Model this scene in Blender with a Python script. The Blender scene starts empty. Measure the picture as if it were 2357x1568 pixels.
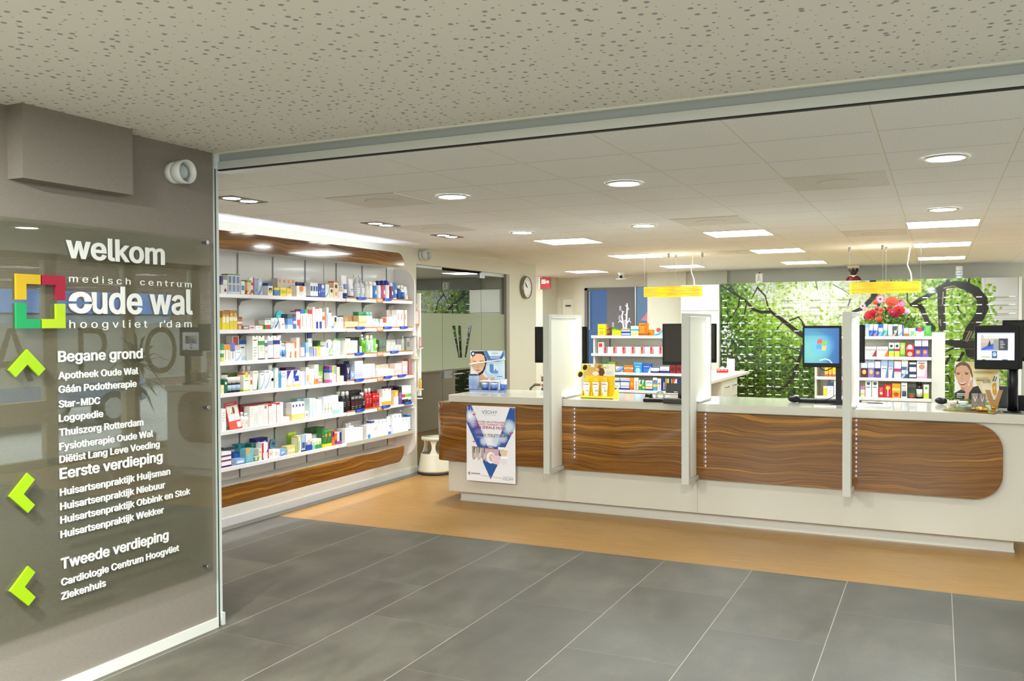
import bpy, math, random
import numpy as np
from mathutils import Vector, Matrix
R = random.Random(7)
SC = bpy.context.scene
COL = SC.collection
# ---------------------------------------------------------------- camera
W, H, F = 2357.0, 1568.0, 2041.39
YAW, PIT, ROL = math.radians(25.686), math.radians(1.0786), math.radians(-0.2202)
EYE = np.array([0, 0, 1.72])
_f = np.array([-math.sin(YAW)*math.cos(PIT), math.cos(YAW)*math.cos(PIT), -math.sin(PIT)])
_r = np.array([math.cos(YAW), math.sin(YAW), 0.0])
_u = np.cross(_r, _f)
_r, _u = _r*math.cos(ROL)+_u*math.sin(ROL), _u*math.cos(ROL)-_r*math.sin(ROL)
cam = bpy.data.cameras.new('camera')
cam.sensor_width = 36; cam.lens = F/W*36; cam.clip_start = .05; cam.clip_end = 200
camo = bpy.data.objects.new('camera', cam); COL.objects.link(camo)
camo.matrix_world = Matrix(((_r[0], _u[0], -_f[0], EYE[0]), (_r[1], _u[1], -_f[1], EYE[1]), (_r[2], _u[2], -_f[2], EYE[2]), (0, 0, 0, 1)))
SC.camera = camo
# ---------------------------------------------------------------- exposure, world
SC.view_settings.view_transform = 'Standard'; SC.view_settings.look = 'None'
SC.view_settings.gamma = 1; SC.view_settings.use_curve_mapping = False
SC.view_settings.exposure = 0.58
SC.cycles.use_denoising = True
SC.cycles.max_bounces = 10; SC.cycles.diffuse_bounces = 8; SC.cycles.glossy_bounces = 4
SC.cycles.transparent_max_bounces = 12; SC.cycles.transmission_bounces = 6
SC.cycles.sample_clamp_indirect = 6; SC.cycles.caustics_reflective = False; SC.cycles.caustics_refractive = False
wd = bpy.data.worlds.new('daylight'); SC.world = wd; wd.use_nodes = True
bg = wd.node_tree.nodes['Background']; bg.inputs[0].default_value = (.80, .90, 1.0, 1); bg.inputs[1].default_value = 6.5
PANEL, DOWN, SPOT, LED, HALL = 20.5, 105.0, 58.0, 11.0, 275.0
def lamp(kind, name, loc, energy, color=(1, 1, 1), target=None, **kw):
    l = bpy.data.lights.new(name, kind); l.energy = energy; l.color = color
    for k, v in kw.items(): setattr(l, k, v)
    o = bpy.data.objects.new(name, l); o.location = loc; COL.objects.link(o)
    if target is not None: o.rotation_euler = (Vector(target)-Vector(loc)).to_track_quat('-Z', 'Y').to_euler()
    return o
# hall ceiling lamps behind the camera
for p in ((-2.8, -1.6), (-.2, -1.6), (-1.4, -.4), (-2.7, .9), (-.2, 1.1)):
    lamp('AREA', 'hall_lamp', (p[0], p[1], 2.66), HALL*.5, (.95, 1., .98), target=(p[0], p[1], 0), shape='DISK', size=.22)
lamp('AREA', 'back_left_fill', (-6.6, 13.9, 2.58), 26, (.95, 1, .93), target=(-6.6, 13.9, 0), shape='SQUARE', size=.55)  # unseen fill lamp added to brighten the back-left room
# ---------------------------------------------------------------- pixel to world on a known plane
def ray(x, y): return _f+_r*(x-W/2)/F-_u*(y-H/2)/F
def onZ(x, y, z): d = ray(x, y); return Vector(EYE+d*(z-EYE[2])/d[2])
def onX(x, y, v): d = ray(x, y); return Vector(EYE+d*(v-EYE[0])/d[0])
def onY(x, y, v): d = ray(x, y); return Vector(EYE+d*(v-EYE[1])/d[1])
# ---------------------------------------------------------------- materials
def lin(h):
    if isinstance(h, (tuple, list)): return tuple(h[:3])
    if len(h) == 3: h = ''.join(c*2 for c in h)
    o = []
    for i in (0, 2, 4):
        c = int(h[i:i+2], 16)/255
        o.append(c/12.92 if c <= .04045 else ((c+.055)/1.055)**2.4)
    return tuple(o)
_M = {}
def mat(h, rough=.5, metal=0., spec=.5, coat=0., emit=0., trans=0.):
    k = (h, rough, metal, spec, coat, emit, trans)
    if k in _M: return _M[k]
    m = bpy.data.materials.new('paint_%s' % (h if isinstance(h, str) else 'x')); m.use_nodes = True
    b = m.node_tree.nodes['Principled BSDF']; c = lin(h)+(1,)
    b.inputs['Base Color'].default_value = c; b.inputs['Roughness'].default_value = rough
    b.inputs['Metallic'].default_value = metal; b.inputs['Specular IOR Level'].default_value = spec
    b.inputs['Coat Weight'].default_value = coat; b.inputs['Coat Roughness'].default_value = .05
    if emit: b.inputs['Emission Color'].default_value = c; b.inputs['Emission Strength'].default_value = emit
    if trans: b.inputs['Transmission Weight'].default_value = trans
    _M[k] = m; return m
class NT:
    def __init__(s, name):
        s.m = bpy.data.materials.new(name); s.m.use_nodes = True; s.t = s.m.node_tree
        s.b = s.t.nodes['Principled BSDF']; s.out = s.t.nodes['Material Output']
    def n(s, typ, ins=None, **kw):
        x = s.t.nodes.new(typ)
        for k, v in kw.items(): setattr(x, k, v)
        for k, v in (ins or {}).items():
            if hasattr(v, 'is_linked') or hasattr(v, 'links'): s.t.links.new(v, x.inputs[k])
            else: x.inputs[k].default_value = v
        return x
    def math(s, op, a, b=0.0, c=0.0):
        return s.n('ShaderNodeMath', {0: a, 1: b, 2: c}, operation=op).outputs[0]
    def mix(s, f, a, b):
        x = s.n('ShaderNodeMix', data_type='RGBA')
        for k, v in ((0, f), (6, a), (7, b)):
            if hasattr(v, 'links'): s.t.links.new(v, x.inputs[k])
            else: x.inputs[k].default_value = v if k == 0 else (tuple(v)+(1,))[:4]
        return x.outputs[2]
    def ramp(s, f, stops):
        x = s.n('ShaderNodeValToRGB', {0: f}); e = x.color_ramp.elements
        while len(e) < len(stops): e.new(.5)
        for i, (p, c) in enumerate(stops): e[i].position = p; e[i].color = lin(c)+(1,)
        return x.outputs[0]
    def pos(s, sc=(1, 1, 1), rot=(0, 0, 0), off=(0, 0, 0)):
        g = s.n('ShaderNodeNewGeometry').outputs['Position']
        return s.n('ShaderNodeMapping', {0: g, 1: off, 2: rot, 3: sc}).outputs[0]
    def xyz(s, v=None):
        if v is None: v = s.n('ShaderNodeNewGeometry').outputs['Position']
        return s.n('ShaderNodeSeparateXYZ', {0: v}).outputs
    def noise(s, v, scale, detail=3, rough=.5, dist=0.):
        return s.n('ShaderNodeTexNoise', {'Vector': v, 'Scale': scale, 'Detail': detail, 'Roughness': rough, 'Distortion': dist}).outputs[0]
    def base(s, c): s.t.links.new(c, s.b.inputs['Base Color']) if hasattr(c, 'links') else setattr(s.b.inputs['Base Color'], 'default_value', lin(c)+(1,))
    def set(s, **kw):
        for k, v in kw.items():
            i = s.b.inputs[k.replace('_', ' ')]
            if hasattr(v, 'links'): s.t.links.new(v, i)
            else: i.default_value = v
        return s
    def bump(s, h, st=.1, d=.01):
        s.t.links.new(s.n('ShaderNodeBump', {'Height': h, 'Strength': st, 'Distance': d}).outputs[0], s.b.inputs['Normal'])
def zebra(name, axis):
    t = NT(name); v = t.pos((1, 1, 1)); k = 0 if axis == 'x' else 1
    w1 = t.noise(t.pos((1.1, 1.1, 2.2)), 1.0, 2); w2 = t.noise(t.pos((5, 5, 9)), 1.0, 2)
    off = t.math('ADD', t.math('MULTIPLY', w1, .20), t.math('MULTIPLY', w2, .022))
    p = t.n('ShaderNodeVectorMath', {0: v, 1: t.n('ShaderNodeCombineXYZ', {2: off}).outputs[0]}, operation='ADD').outputs[0]
    sc = lambda u, z: t.n('ShaderNodeMapping', {0: p, 3: (u, 0, z) if k == 0 else (0, u, z)}).outputs[0]
    a = t.noise(sc(.12, 17), 1.0, 3, .55); b = t.noise(sc(.5, 75), 1.0, 4, .6); c = t.noise(sc(1.5, 260), 1.0, 2, .6)
    f = t.math('ADD', t.math('MULTIPLY', a, .50), t.math('ADD', t.math('MULTIPLY', b, .34), t.math('MULTIPLY', c, .16)))
    t.base(t.ramp(f, [(.34, '33200e'), (.42, '5e3a14'), (.47, '875820'), (.505, '5a3712'), (.55, '8c5d20'), (.61, 'a8742a'), (.70, '6e4718')]))
    return t.set(Roughness=.10, Coat_Weight=.5, Coat_Roughness=.03).m
WOOD = zebra('zebrano_veneer', 'x'); WOODY = zebra('zebrano_veneer_wall', 'y')
def floor_tiles():
    t = NT('grey_stone_tiles'); g = t.xyz()
    u = t.math('DIVIDE', t.math('ADD', g[0], 3.647+.6213*20), .6213); par = t.math('MODULO', t.math('FLOOR', u), 2.)
    v = t.math('ADD', t.math('DIVIDE', t.math('ADD', g[1], -3.73+1.225*8), 1.225), t.math('MULTIPLY', par, .5))
    lx = t.math('LESS_THAN', t.math('FRACT', u), .0062); ly = t.math('LESS_THAN', t.math('FRACT', v), .0022)
    idv = t.n('ShaderNodeCombineXYZ', {0: t.math('FLOOR', u), 1: t.math('FLOOR', v)}).outputs[0]; wn = t.n('ShaderNodeTexWhiteNoise', {'Vector': idv}).outputs[0]
    sh = t.n('ShaderNodeVectorMath', {0: t.n('ShaderNodeNewGeometry').outputs['Position'], 1: t.n('ShaderNodeVectorMath', {0: idv, 1: (3.7, 5.1, 0)}, operation='MULTIPLY').outputs[0]}, operation='ADD').outputs[0]
    st = t.noise(t.n('ShaderNodeMapping', {0: sh, 3: (3.2, 1.1, 1)}).outputs[0], 1.6, 7, .62, .4); cl = t.noise(sh, 2.6, 5, .6); sp = t.noise(t.pos(), 120, 3)
    f = t.math('ADD', t.math('MULTIPLY', st, .48), t.math('ADD', t.math('MULTIPLY', cl, .30), t.math('ADD', t.math('MULTIPLY', sp, .14), t.math('MULTIPLY', wn, .10))))
    c = t.ramp(f, [(.34, '434037'), (.50, '545046'), (.66, '686458')]); c = t.mix(ly, c, lin('7c786c')); c = t.mix(lx, c, lin('a5a092')); t.base(c)
    t.set(Roughness=t.math('MULTIPLY_ADD', st, .25, .34), Specular_IOR_Level=.4); return t.m
def floor_wood():
    t = NT('oak_strip_floor'); p = t.pos((.7, 26, 1))
    a = t.noise(p, 3, 6, .65); b = t.noise(t.pos((2, 90, 1)), 4, 3)
    f = t.math('ADD', t.math('MULTIPLY', a, .6), t.math('MULTIPLY', b, .4))
    t.base(t.ramp(f, [(.28, '7c582a'), (.5, 'a0783f'), (.72, 'b89050')]))
    return t.set(Roughness=.38, Specular_IOR_Level=.35).m
def grid_ceiling():
    t = NT('mineral_ceiling_tiles'); g = t.xyz()
    fx = t.math('FRACT', t.math('DIVIDE', t.math('ADD', g[0], .27+12+.012), .6)); fy = t.math('FRACT', t.math('DIVIDE', t.math('ADD', g[1], -4.42+11.74), .587))
    bx = t.math('LESS_THAN', fx, .04); by = t.math('LESS_THAN', fy, .0085)
    ed = t.math('MULTIPLY', t.math('LESS_THAN', fx, .046), t.math('SUBTRACT', 1., bx))
    sp = t.noise(t.pos(), 140, 2)
    c = t.ramp(sp, [(.35, 'e6e7e8'), (.6, 'f3f4f5')])
    c = t.mix(by, c, lin('9a958a')); c = t.mix(ed, c, lin('c9c6bc')); c = t.mix(bx, c, lin('edeeeb')); t.base(c)
    return t.set(Roughness=.85, Specular_IOR_Level=.2).m
def hole_ceiling():
    t = NT('scatter_perforated_plaster'); v = t.pos((1, 1, 1)); w = t.n('ShaderNodeVectorMath', {0: v, 1: (1, 1, 0)}, operation='MULTIPLY').outputs[0]
    vo = t.n('ShaderNodeTexVoronoi', {'Vector': w, 'Scale': 19., 'Randomness': .95}, voronoi_dimensions='2D')
    col = t.n('ShaderNodeSeparateColor', {0: vo.outputs['Color']}).outputs[0]
    big = t.math('GREATER_THAN', col, .64); mid = t.math('GREATER_THAN', col, .32)
    r = t.math('ADD', .06, t.math('ADD', t.math('MULTIPLY', mid, .045), t.math('MULTIPLY', big, .07)))
    hole = t.math('LESS_THAN', vo.outputs['Distance'], r)
    t.base(t.mix(hole, lin('e6e5df'), lin('9da2a6'))); t.bump(hole, -.4, .004)
    return t.set(Roughness=.9, Specular_IOR_Level=.1).m
def fabric_wall():
    t = NT('ribbed_taupe_wallcover'); g = t.xyz()
    s_ = t.math('SINE', t.math('MULTIPLY', g[2], 900.)); n = t.noise(t.pos((1, 1, 12)), 40, 2)
    t.base(t.ramp(n, [(.3, '7e766c'), (.7, '888076')])); t.bump(s_, .12, .001)
    return t.set(Roughness=.8, Specular_IOR_Level=.2).m
def thin_glass(name, tint, refl, rough=0.0):
    t = NT(name); fr = t.math('MULTIPLY_ADD', t.math('POWER', t.n('ShaderNodeLayerWeight').outputs['Facing'], 5.0), .96, .04)
    tr = t.n('ShaderNodeBsdfTransparent', {0: lin(tint)+(1,)}).outputs[0]; gl = t.n('ShaderNodeBsdfGlossy', {0: (1, 1, 1, 1), 'Roughness': rough}).outputs[0]
    ms = t.n('ShaderNodeMixShader', {0: t.math('MINIMUM', t.math('MULTIPLY_ADD', fr, 1.0, refl), 1.0), 1: tr, 2: gl})
    t.t.links.new(ms.outputs[0], t.out.inputs[0]); return t.m
def frosted(name, h, through=.35, gloss=.08):
    t = NT(name); d = t.n('ShaderNodeBsdfDiffuse', {0: lin(h)+(1,)}).outputs[0]; tl = t.n('ShaderNodeBsdfTranslucent', {0: lin(h)+(1,)}).outputs[0]
    gl = t.n('ShaderNodeBsdfGlossy', {'Roughness': .12}).outputs[0]
    m1 = t.n('ShaderNodeMixShader', {0: through, 1: d, 2: tl}); m2 = t.n('ShaderNodeMixShader', {0: gloss, 1: m1.outputs[0], 2: gl})
    t.t.links.new(m2.outputs[0], t.out.inputs[0]); return t.m
def printed(name, rough=.35, emit=0., coat=0.):
    t = NT(name); c = t.n('ShaderNodeVertexColor', layer_name='Col').outputs[0]; t.base(c); t.set(Roughness=rough, Coat_Weight=coat)
    if emit: t.t.links.new(c, t.b.inputs['Emission Color']); t.b.inputs['Emission Strength'].default_value = emit; t.b.inputs['Base Color'].default_value = (0, 0, 0, 1); [t.t.links.remove(l) for l in list(t.t.links) if l.to_socket == t.b.inputs['Base Color']]
    return t.m
def brickwall():
    t = NT('brown_brick'); g = t.xyz(); v = t.n('ShaderNodeCombineXYZ', {0: g[1], 1: g[2]}).outputs[0]
    b = t.n('ShaderNodeTexBrick', {'Vector': v, 'Color1': lin('7a5a48')+(1,), 'Color2': lin('6a4c3c')+(1,), 'Mortar': lin('8d8378')+(1,), 'Scale': 1., 'Mortar Size': .008, 'Brick Width': .22, 'Row Height': .065})
    t.base(b.outputs[0]); return t.set(Roughness=.9).m
TILE, OAK, GRIDC, HOLEC, FAB = floor_tiles(), floor_wood(), grid_ceiling(), hole_ceiling(), fabric_wall()
WALLW = mat('d3cfbe', .7, spec=.3); WHITE = mat('e6e4df', .25, spec=.5); LAM = mat('c7c2b4', .16, spec=.5, coat=.3); CREAM = mat('d9d5c4', .6)
ALU = mat('b9bdb8', .35, .7); STEEL = mat('a8abae', .3, .9); BLACK = mat('08080a', .38, spec=.22); BLK2 = mat('0c0d10', .32, spec=.25); GUM = mat('060606', .6); GREY = mat('9a9b9b', .5)
CLEAR = thin_glass('clear_acrylic', 'f2f6f2', .0); SIGNGL = thin_glass('sign_acrylic', 'eef0ea', .045); DOORGL = thin_glass('green_door_glass', '6d7c5c', .20)
WINGL = thin_glass('window_glass', 'f4f8f8', .0); PRINT = printed('printed_sheet'); PRINTG = printed('printed_laminate', .22, 0, .2); SCREEN = printed('lit_screen', .3, 1.0)
FILM = frosted('frosted_film', 'aeb59a', .3, .05); FILMW = frosted('window_film', 'e9e9e4', .6, .03); PAGE = mat('f2f1ec', .6)
# ---------------------------------------------------------------- text
_T = {}
try: FONT = bpy.data.fonts.load(bpy.utils.system_resource('DATAFILES')+'/fonts/Inter.woff2')
except Exception: FONT = None
def _loops(s):
    c = bpy.data.curves.new('t', 'FONT'); c.body = s; c.size = 1; c.resolution_u = 3; c.fill_mode = 'NONE'
    if FONT: c.font = FONT
    o = bpy.data.objects.new('t', c); me = bpy.data.meshes.new_from_object(o)
    P = [tuple(v.co[:2]) for v in me.vertices]; nb = {}
    for e in me.edges:
        for a, b in (e.vertices, tuple(e.vertices)[::-1]): nb.setdefault(a, []).append(b)
    bpy.data.objects.remove(o); bpy.data.curves.remove(c); bpy.data.meshes.remove(me)
    seen = set(); L = []
    for st in range(len(P)):
        if st in seen or st not in nb: continue
        lp = [st]; seen.add(st); prev, cur = None, st
        while True:
            nx = [q for q in nb[cur] if q != prev and q not in seen] if cur != st or len(lp) > 1 else [max(nb[cur])if abs(max(nb[cur])-cur) == 1 else min(nb[cur])]
            if not nx: break
            prev, cur = cur, nx[0]; lp.append(cur); seen.add(cur)
        q = []
        for k in lp:
            if not q or abs(P[k][0]-q[-1][0])+abs(P[k][1]-q[-1][1]) > 1e-5: q.append(P[k])
        if len(q) > 2:
            if abs(q[0][0]-q[-1][0])+abs(q[0][1]-q[-1][1]) < 1e-5: q.pop()
            L.append(q)
    return L
def _area(P): return sum(P[i-1][0]*P[i][1]-P[i][0]*P[i-1][1] for i in range(len(P)))/2
def _fill(polys):
    """non-zero filling of overlapping outlines as horizontal trapezoids"""
    S = np.array([(*P[k-1], *P[k]) for P in polys for k in range(len(P))]); S = S[np.abs(S[:, 1]-S[:, 3]) > 1e-7]
    x0, y0, x1, y1 = S.T; dx, dy = x1-x0, y1-y0
    den = dx[:, None]*dy[None]-dy[:, None]*dx[None]
    with np.errstate(all='ignore'):
        ex, ey = x0[None]-x0[:, None], y0[None]-y0[:, None]; t = (ex*dy[None]-ey*dx[None])/den; u = (ex*dy[:, None]-ey*dx[:, None])/den
        ok = (np.abs(den) > 1e-9) & (t > 1e-4) & (t < 1-1e-4) & (u > 1e-4) & (u < 1-1e-4)
    yi = (y0[:, None]+t*dy[:, None])[ok]
    ys = np.unique(np.round(np.concatenate([y0, y1, yi]), 5)); Q = []
    for a, b in zip(ys, ys[1:]):
        if b-a < 2e-5: continue
        m = (a+b)/2; e = np.nonzero((np.minimum(y0, y1) < m) & (np.maximum(y0, y1) > m))[0]
        X = x0[e]+dx[e]*(m-y0[e])/dy[e]; o = e[np.argsort(X)]; w = 0
        for k in range(len(o)):
            if w == 0: l = o[k]
            w += 1 if dy[o[k]] > 0 else -1
            if w == 0: r = o[k]; f = lambda q, y: x0[q]+dx[q]*(y-y0[q])/dy[q]; Q.append(((f(l, a), a), (f(r, a), a), (f(r, b), b), (f(l, b), b)))
    return Q
def text_mesh(s, bold=0., ext=False):
    """letters filled from their outlines; bold pushes the outlines outward, ext adds side walls"""
    k = (s, bold, bool(ext))
    if k in _T: return _T[k]
    V = []; Fc = []; L = _loops(s)
    if not L: _T[k] = (np.zeros((1, 3)), []); return _T[k]
    sg = 1 if _area(max(L, key=lambda q: abs(_area(q)))) > 0 else -1; z = 1. if ext else 0.; OL = []
    for q in L:
        n = len(q); O = []
        for i in range(n):
            p, a, c = q[i], q[i-1], q[(i+1) % n]; e1 = Vector((p[0]-a[0], p[1]-a[1])).normalized(); e2 = Vector((c[0]-p[0], c[1]-p[1])).normalized()
            m_ = Vector((e1.y+e2.y, -e1.x-e2.x))*sg; l2 = m_.length
            m_ = m_/l2 if l2 > .1 else Vector((e1.y, -e1.x))*sg; cs = max(.6, m_.dot(Vector((e1.y, -e1.x))*sg)); O.append((p[0]+m_.x*bold/cs, p[1]+m_.y*bold/cs))
        OL.append(O)
        if ext:
            b = len(V); V += [(*p, 1.) for p in O]+[(*p, 0.) for p in O]
            for i in range(n): j = (i+1) % n; f = (b+i, b+n+i, b+n+j, b+j); Fc.append(f if sg > 0 else f[::-1])
    G = []   # outlines that overlap sideways belong to one letter
    for O in sorted(OL, key=lambda O: min(p[0] for p in O)):
        a, b = min(p[0] for p in O), max(p[0] for p in O)
        if G and a < G[-1][1]-.004: G[-1][0].append(O); G[-1][1] = max(G[-1][1], b)
        else: G.append([[O], b])
    for g, _ in G:
        for q in _fill(g): b = len(V); V += [(*p, z) for p in q]; Fc.append((b, b+1, b+2, b+3))
    _T[k] = (np.array(V), Fc); return _T[k]
CAP = float(text_mesh('H')[0][:, 1].max())
# ---------------------------------------------------------------- mesh builder
class MB:
    def __init__(s): s.v = []; s.f = []; s.m = []; s.sm = []; s.mats = []
    def mi(s, m):
        if m not in s.mats: s.mats.append(m)
        return s.mats.index(m)
    def add(s, V, Fc, m, smooth=False):
        k = len(s.v); i = s.mi(m); s.v += [tuple(p) for p in V]
        for f in Fc: s.f.append(tuple(a+k for a in f)); s.m.append(i); s.sm.append(smooth)
        return s
    def box(s, x0, y0, z0, x1, y1, z1, m, ch=0.):
        if x0 > x1: x0, x1 = x1, x0
        if y0 > y1: y0, y1 = y1, y0
        if z0 > z1: z0, z1 = z1, z0
        if ch: return s.cbox(x0, y0, z0, x1, y1, z1, m, ch)
        V = [(x, y, z) for z in (z0, z1) for y in (y0, y1) for x in (x0, x1)]
        return s.add(V, [(0, 2, 3, 1), (4, 5, 7, 6), (0, 1, 5, 4), (2, 6, 7, 3), (0, 4, 6, 2), (1, 3, 7, 5)], m)
    def cbox(s, x0, y0, z0, x1, y1, z1, m, c):
        c = min(c, (x1-x0)*.45, (y1-y0)*.45, (z1-z0)*.45)
        P = [(x0+c, y0), (x1-c, y0), (x1, y0+c), (x1, y1-c), (x1-c, y1), (x0+c, y1), (x0, y1-c), (x0, y0+c)]
        Q = [(x0+c, y0+c), (x1-c, y0+c), (x1-c, y0+c), (x1-c, y1-c), (x1-c, y1-c), (x0+c, y1-c), (x0+c, y1-c), (x0+c, y0+c)]
        V = [(*q, z0) for q in Q]+[(*p, z0+c) for p in P]+[(*p, z1-c) for p in P]+[(*q, z1) for q in Q]
        Fc = [(i+8*k, (i+1) % 8+8*k, (i+1) % 8+8*k+8, i+8*k+8) for k in range(3) for i in range(8)]
        return s.add(V, Fc+[(7, 5, 3, 1), (24, 26, 28, 30)], m)
    def quad(s, P, m): return s.add(P, [tuple(range(len(P)))], m)
    def prism(s, P, ax, a, b, m, smooth=False):
        """P: outline in the two other axes (x,y | x,z | y,z order), extruded from a to b along ax"""
        mk = {'x': lambda p, t: (t, p[0], p[1]), 'y': lambda p, t: (p[0], t, p[1]), 'z': lambda p, t: (p[0], p[1], t)}[ax]
        n = len(P); ar = sum(P[i][0]*P[(i+1) % n][1]-P[(i+1) % n][0]*P[i][1] for i in range(n))
        if (ar < 0) != (ax == 'y'): P = P[::-1]
        if a > b: a, b = b, a
        V = [mk(p, a) for p in P]+[mk(p, b) for p in P]
        s.add(V, [tuple(range(n))[::-1], tuple(range(n, 2*n))], m)
        k = len(s.v)-2*n; i = s.mi(m)
        for j in range(n): s.f.append((k+j, k+(j+1) % n, k+n+(j+1) % n, k+n+j)); s.m.append(i); s.sm.append(smooth)
        return s
    def lathe(s, prof, m, c=(0, 0, 0), seg=16, sx=1., sy=1., ax='z', cap=True):
        V = []; Fc = []
        for r, z in prof:
            for i in range(seg):
                a = 2*math.pi*i/seg; p = (r*math.cos(a)*sx, r*math.sin(a)*sy, z)
                if ax == 'y': p = (p[0], z, -p[1]) if False else (p[0], p[2], -p[1])
                if ax == 'x': p = (p[2], p[0], p[1])
                V.append((p[0]+c[0], p[1]+c[1], p[2]+c[2]))
        for k in range(len(prof)-1):
            for i in range(seg): Fc.append((k*seg+i, k*seg+(i+1) % seg, (k+1)*seg+(i+1) % seg, (k+1)*seg+i))
        s.add(V, Fc, m, True)
        if not cap: return s
        k = len(s.v)-len(V); i = s.mi(m)
        if prof[0][0] > 1e-4: s.f.append(tuple(k+j for j in range(seg))[::-1]); s.m.append(i); s.sm.append(False)
        if prof[-1][0] > 1e-4: s.f.append(tuple(k+(len(prof)-1)*seg+j for j in range(seg))); s.m.append(i); s.sm.append(False)
        return s
    def tube(s, P, r, m, seg=7):
        P = [Vector(p) for p in P]; V = []; Fc = []; n = len(P); up = Vector((.13, .31, .94))
        for k in range(n):
            t = (P[min(k+1, n-1)]-P[max(k-1, 0)]).normalized(); a = t.cross(up)
            if a.length < 1e-3: a = t.cross(Vector((1, 0, 0)))
            a.normalize(); b = t.cross(a); rr = r[k] if isinstance(r, (list, tuple)) else r
            for i in range(seg): w = 2*math.pi*i/seg; V.append(P[k]+a*rr*math.cos(w)+b*rr*math.sin(w))
        for k in range(n-1):
            for i in range(seg): Fc.append((k*seg+i, (k+1)*seg+i, (k+1)*seg+(i+1) % seg, k*seg+(i+1) % seg))
        s.add(V, Fc, m, True); s.add([V[i] for i in range(seg)], [tuple(range(seg))], m); s.add([V[-seg+i] for i in range(seg)], [tuple(range(seg))[::-1]], m)
        return s
    def ball(s, c, r, m, seg=12, rings=8):
        rx, ry, rz = r if isinstance(r, (tuple, list)) else (r, r, r)
        prof = [(max(1e-5, math.sin(math.pi*k/rings)), -math.cos(math.pi*k/rings)) for k in range(rings+1)]
        V = []; Fc = []
        for q, z in prof:
            for i in range(seg): a = 2*math.pi*i/seg; V.append((c[0]+q*math.cos(a)*rx, c[1]+q*math.sin(a)*ry, c[2]+z*rz))
        for k in range(rings):
            for i in range(seg): Fc.append((k*seg+i, k*seg+(i+1) % seg, (k+1)*seg+(i+1) % seg, (k+1)*seg+i))
        return s.add(V, Fc, m, True)
    def text(s, t, o, ux, uy, h, m, w=None, bold=0., ext=0., al='l', sq=1.):
        """flat or raised lettering: o = left end of the baseline, ux/uy unit vectors, h = cap height, w = total width"""
        V, Fc = text_mesh(t, bold, ext); o, ux, uy = Vector(o), Vector(ux), Vector(uy); nz = ux.cross(uy)
        k = h/CAP; x0, x1 = V[:, 0].min(), V[:, 0].max(); kx = k*sq if w is None else w/max(x1-x0, 1e-6)
        sh = {'l': x0, 'c': (x0+x1)/2, 'r': x1}[al]
        return s.add([o+ux*(kx*(p[0]-sh))+uy*(k*p[1])+nz*(p[2]*ext) for p in V], Fc, m)
    def obj(s, name, parent=None, loc=None, rot=0., bevel=0., **props):
        me = bpy.data.meshes.new(name); me.from_pydata(s.v, [], s.f)
        for m in s.mats: me.materials.append(m)
        me.polygons.foreach_set('material_index', s.m); me.polygons.foreach_set('use_smooth', s.sm); me.update()
        o = bpy.data.objects.new(name, me); COL.objects.link(o)
        if loc is not None: o.location = loc
        o.rotation_euler[2] = rot
        if parent: o.parent = parent
        if bevel:
            b = o.modifiers.new('edge', 'BEVEL'); b.width = bevel; b.segments = 2; b.limit_method = 'ANGLE'
        for k, v in props.items(): o[k] = v
        return o
def tag(o, label, cat, group=None, kind=None):
    o['label'] = label; o['category'] = cat
    if group: o['group'] = group
    if kind: o['kind'] = kind
    return o
def thing(name, label, cat, loc=(0, 0, 0), rot=0., group=None):
    o = bpy.data.objects.new(name, None); COL.objects.link(o); o.location = loc; o.rotation_euler[2] = rot; o.empty_display_size = .05
    return tag(o, label, cat, group)
def struct(name, mb, **k): o = mb.obj(name, **k); o['kind'] = 'structure'; return o
def dup(root, loc, label, rot=None, group=None):
    r = root.copy(); COL.objects.link(r); r.location = loc; r['label'] = label
    if rot is not None: r.rotation_euler[2] = rot
    if group: r['group'] = group
    for ch in list(root.children):
        c = ch.copy(); COL.objects.link(c); c.parent = r
        for g in ch.children: d = g.copy(); COL.objects.link(d); d.parent = c
    return r
def rrect(x0, y0, x1, y1, r, corners='1111', n=6):
    """rounded rectangle outline; corners: bl br tr tl"""
    P = []
    for (cx, cy, a0, on) in ((x0+r, y0+r, 180, corners[0]), (x1-r, y0+r, 270, corners[1]), (x1-r, y1-r, 0, corners[2]), (x0+r, y1-r, 90, corners[3])):
        if on == '1': P += [(cx+r*math.cos(math.radians(a0+90*i/n)), cy+r*math.sin(math.radians(a0+90*i/n))) for i in range(n+1)]
        else: P.append((cx+(r if a0 in (270, 0) else -r), cy+(r if a0 in (0, 90) else -r)))
    return P
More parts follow.
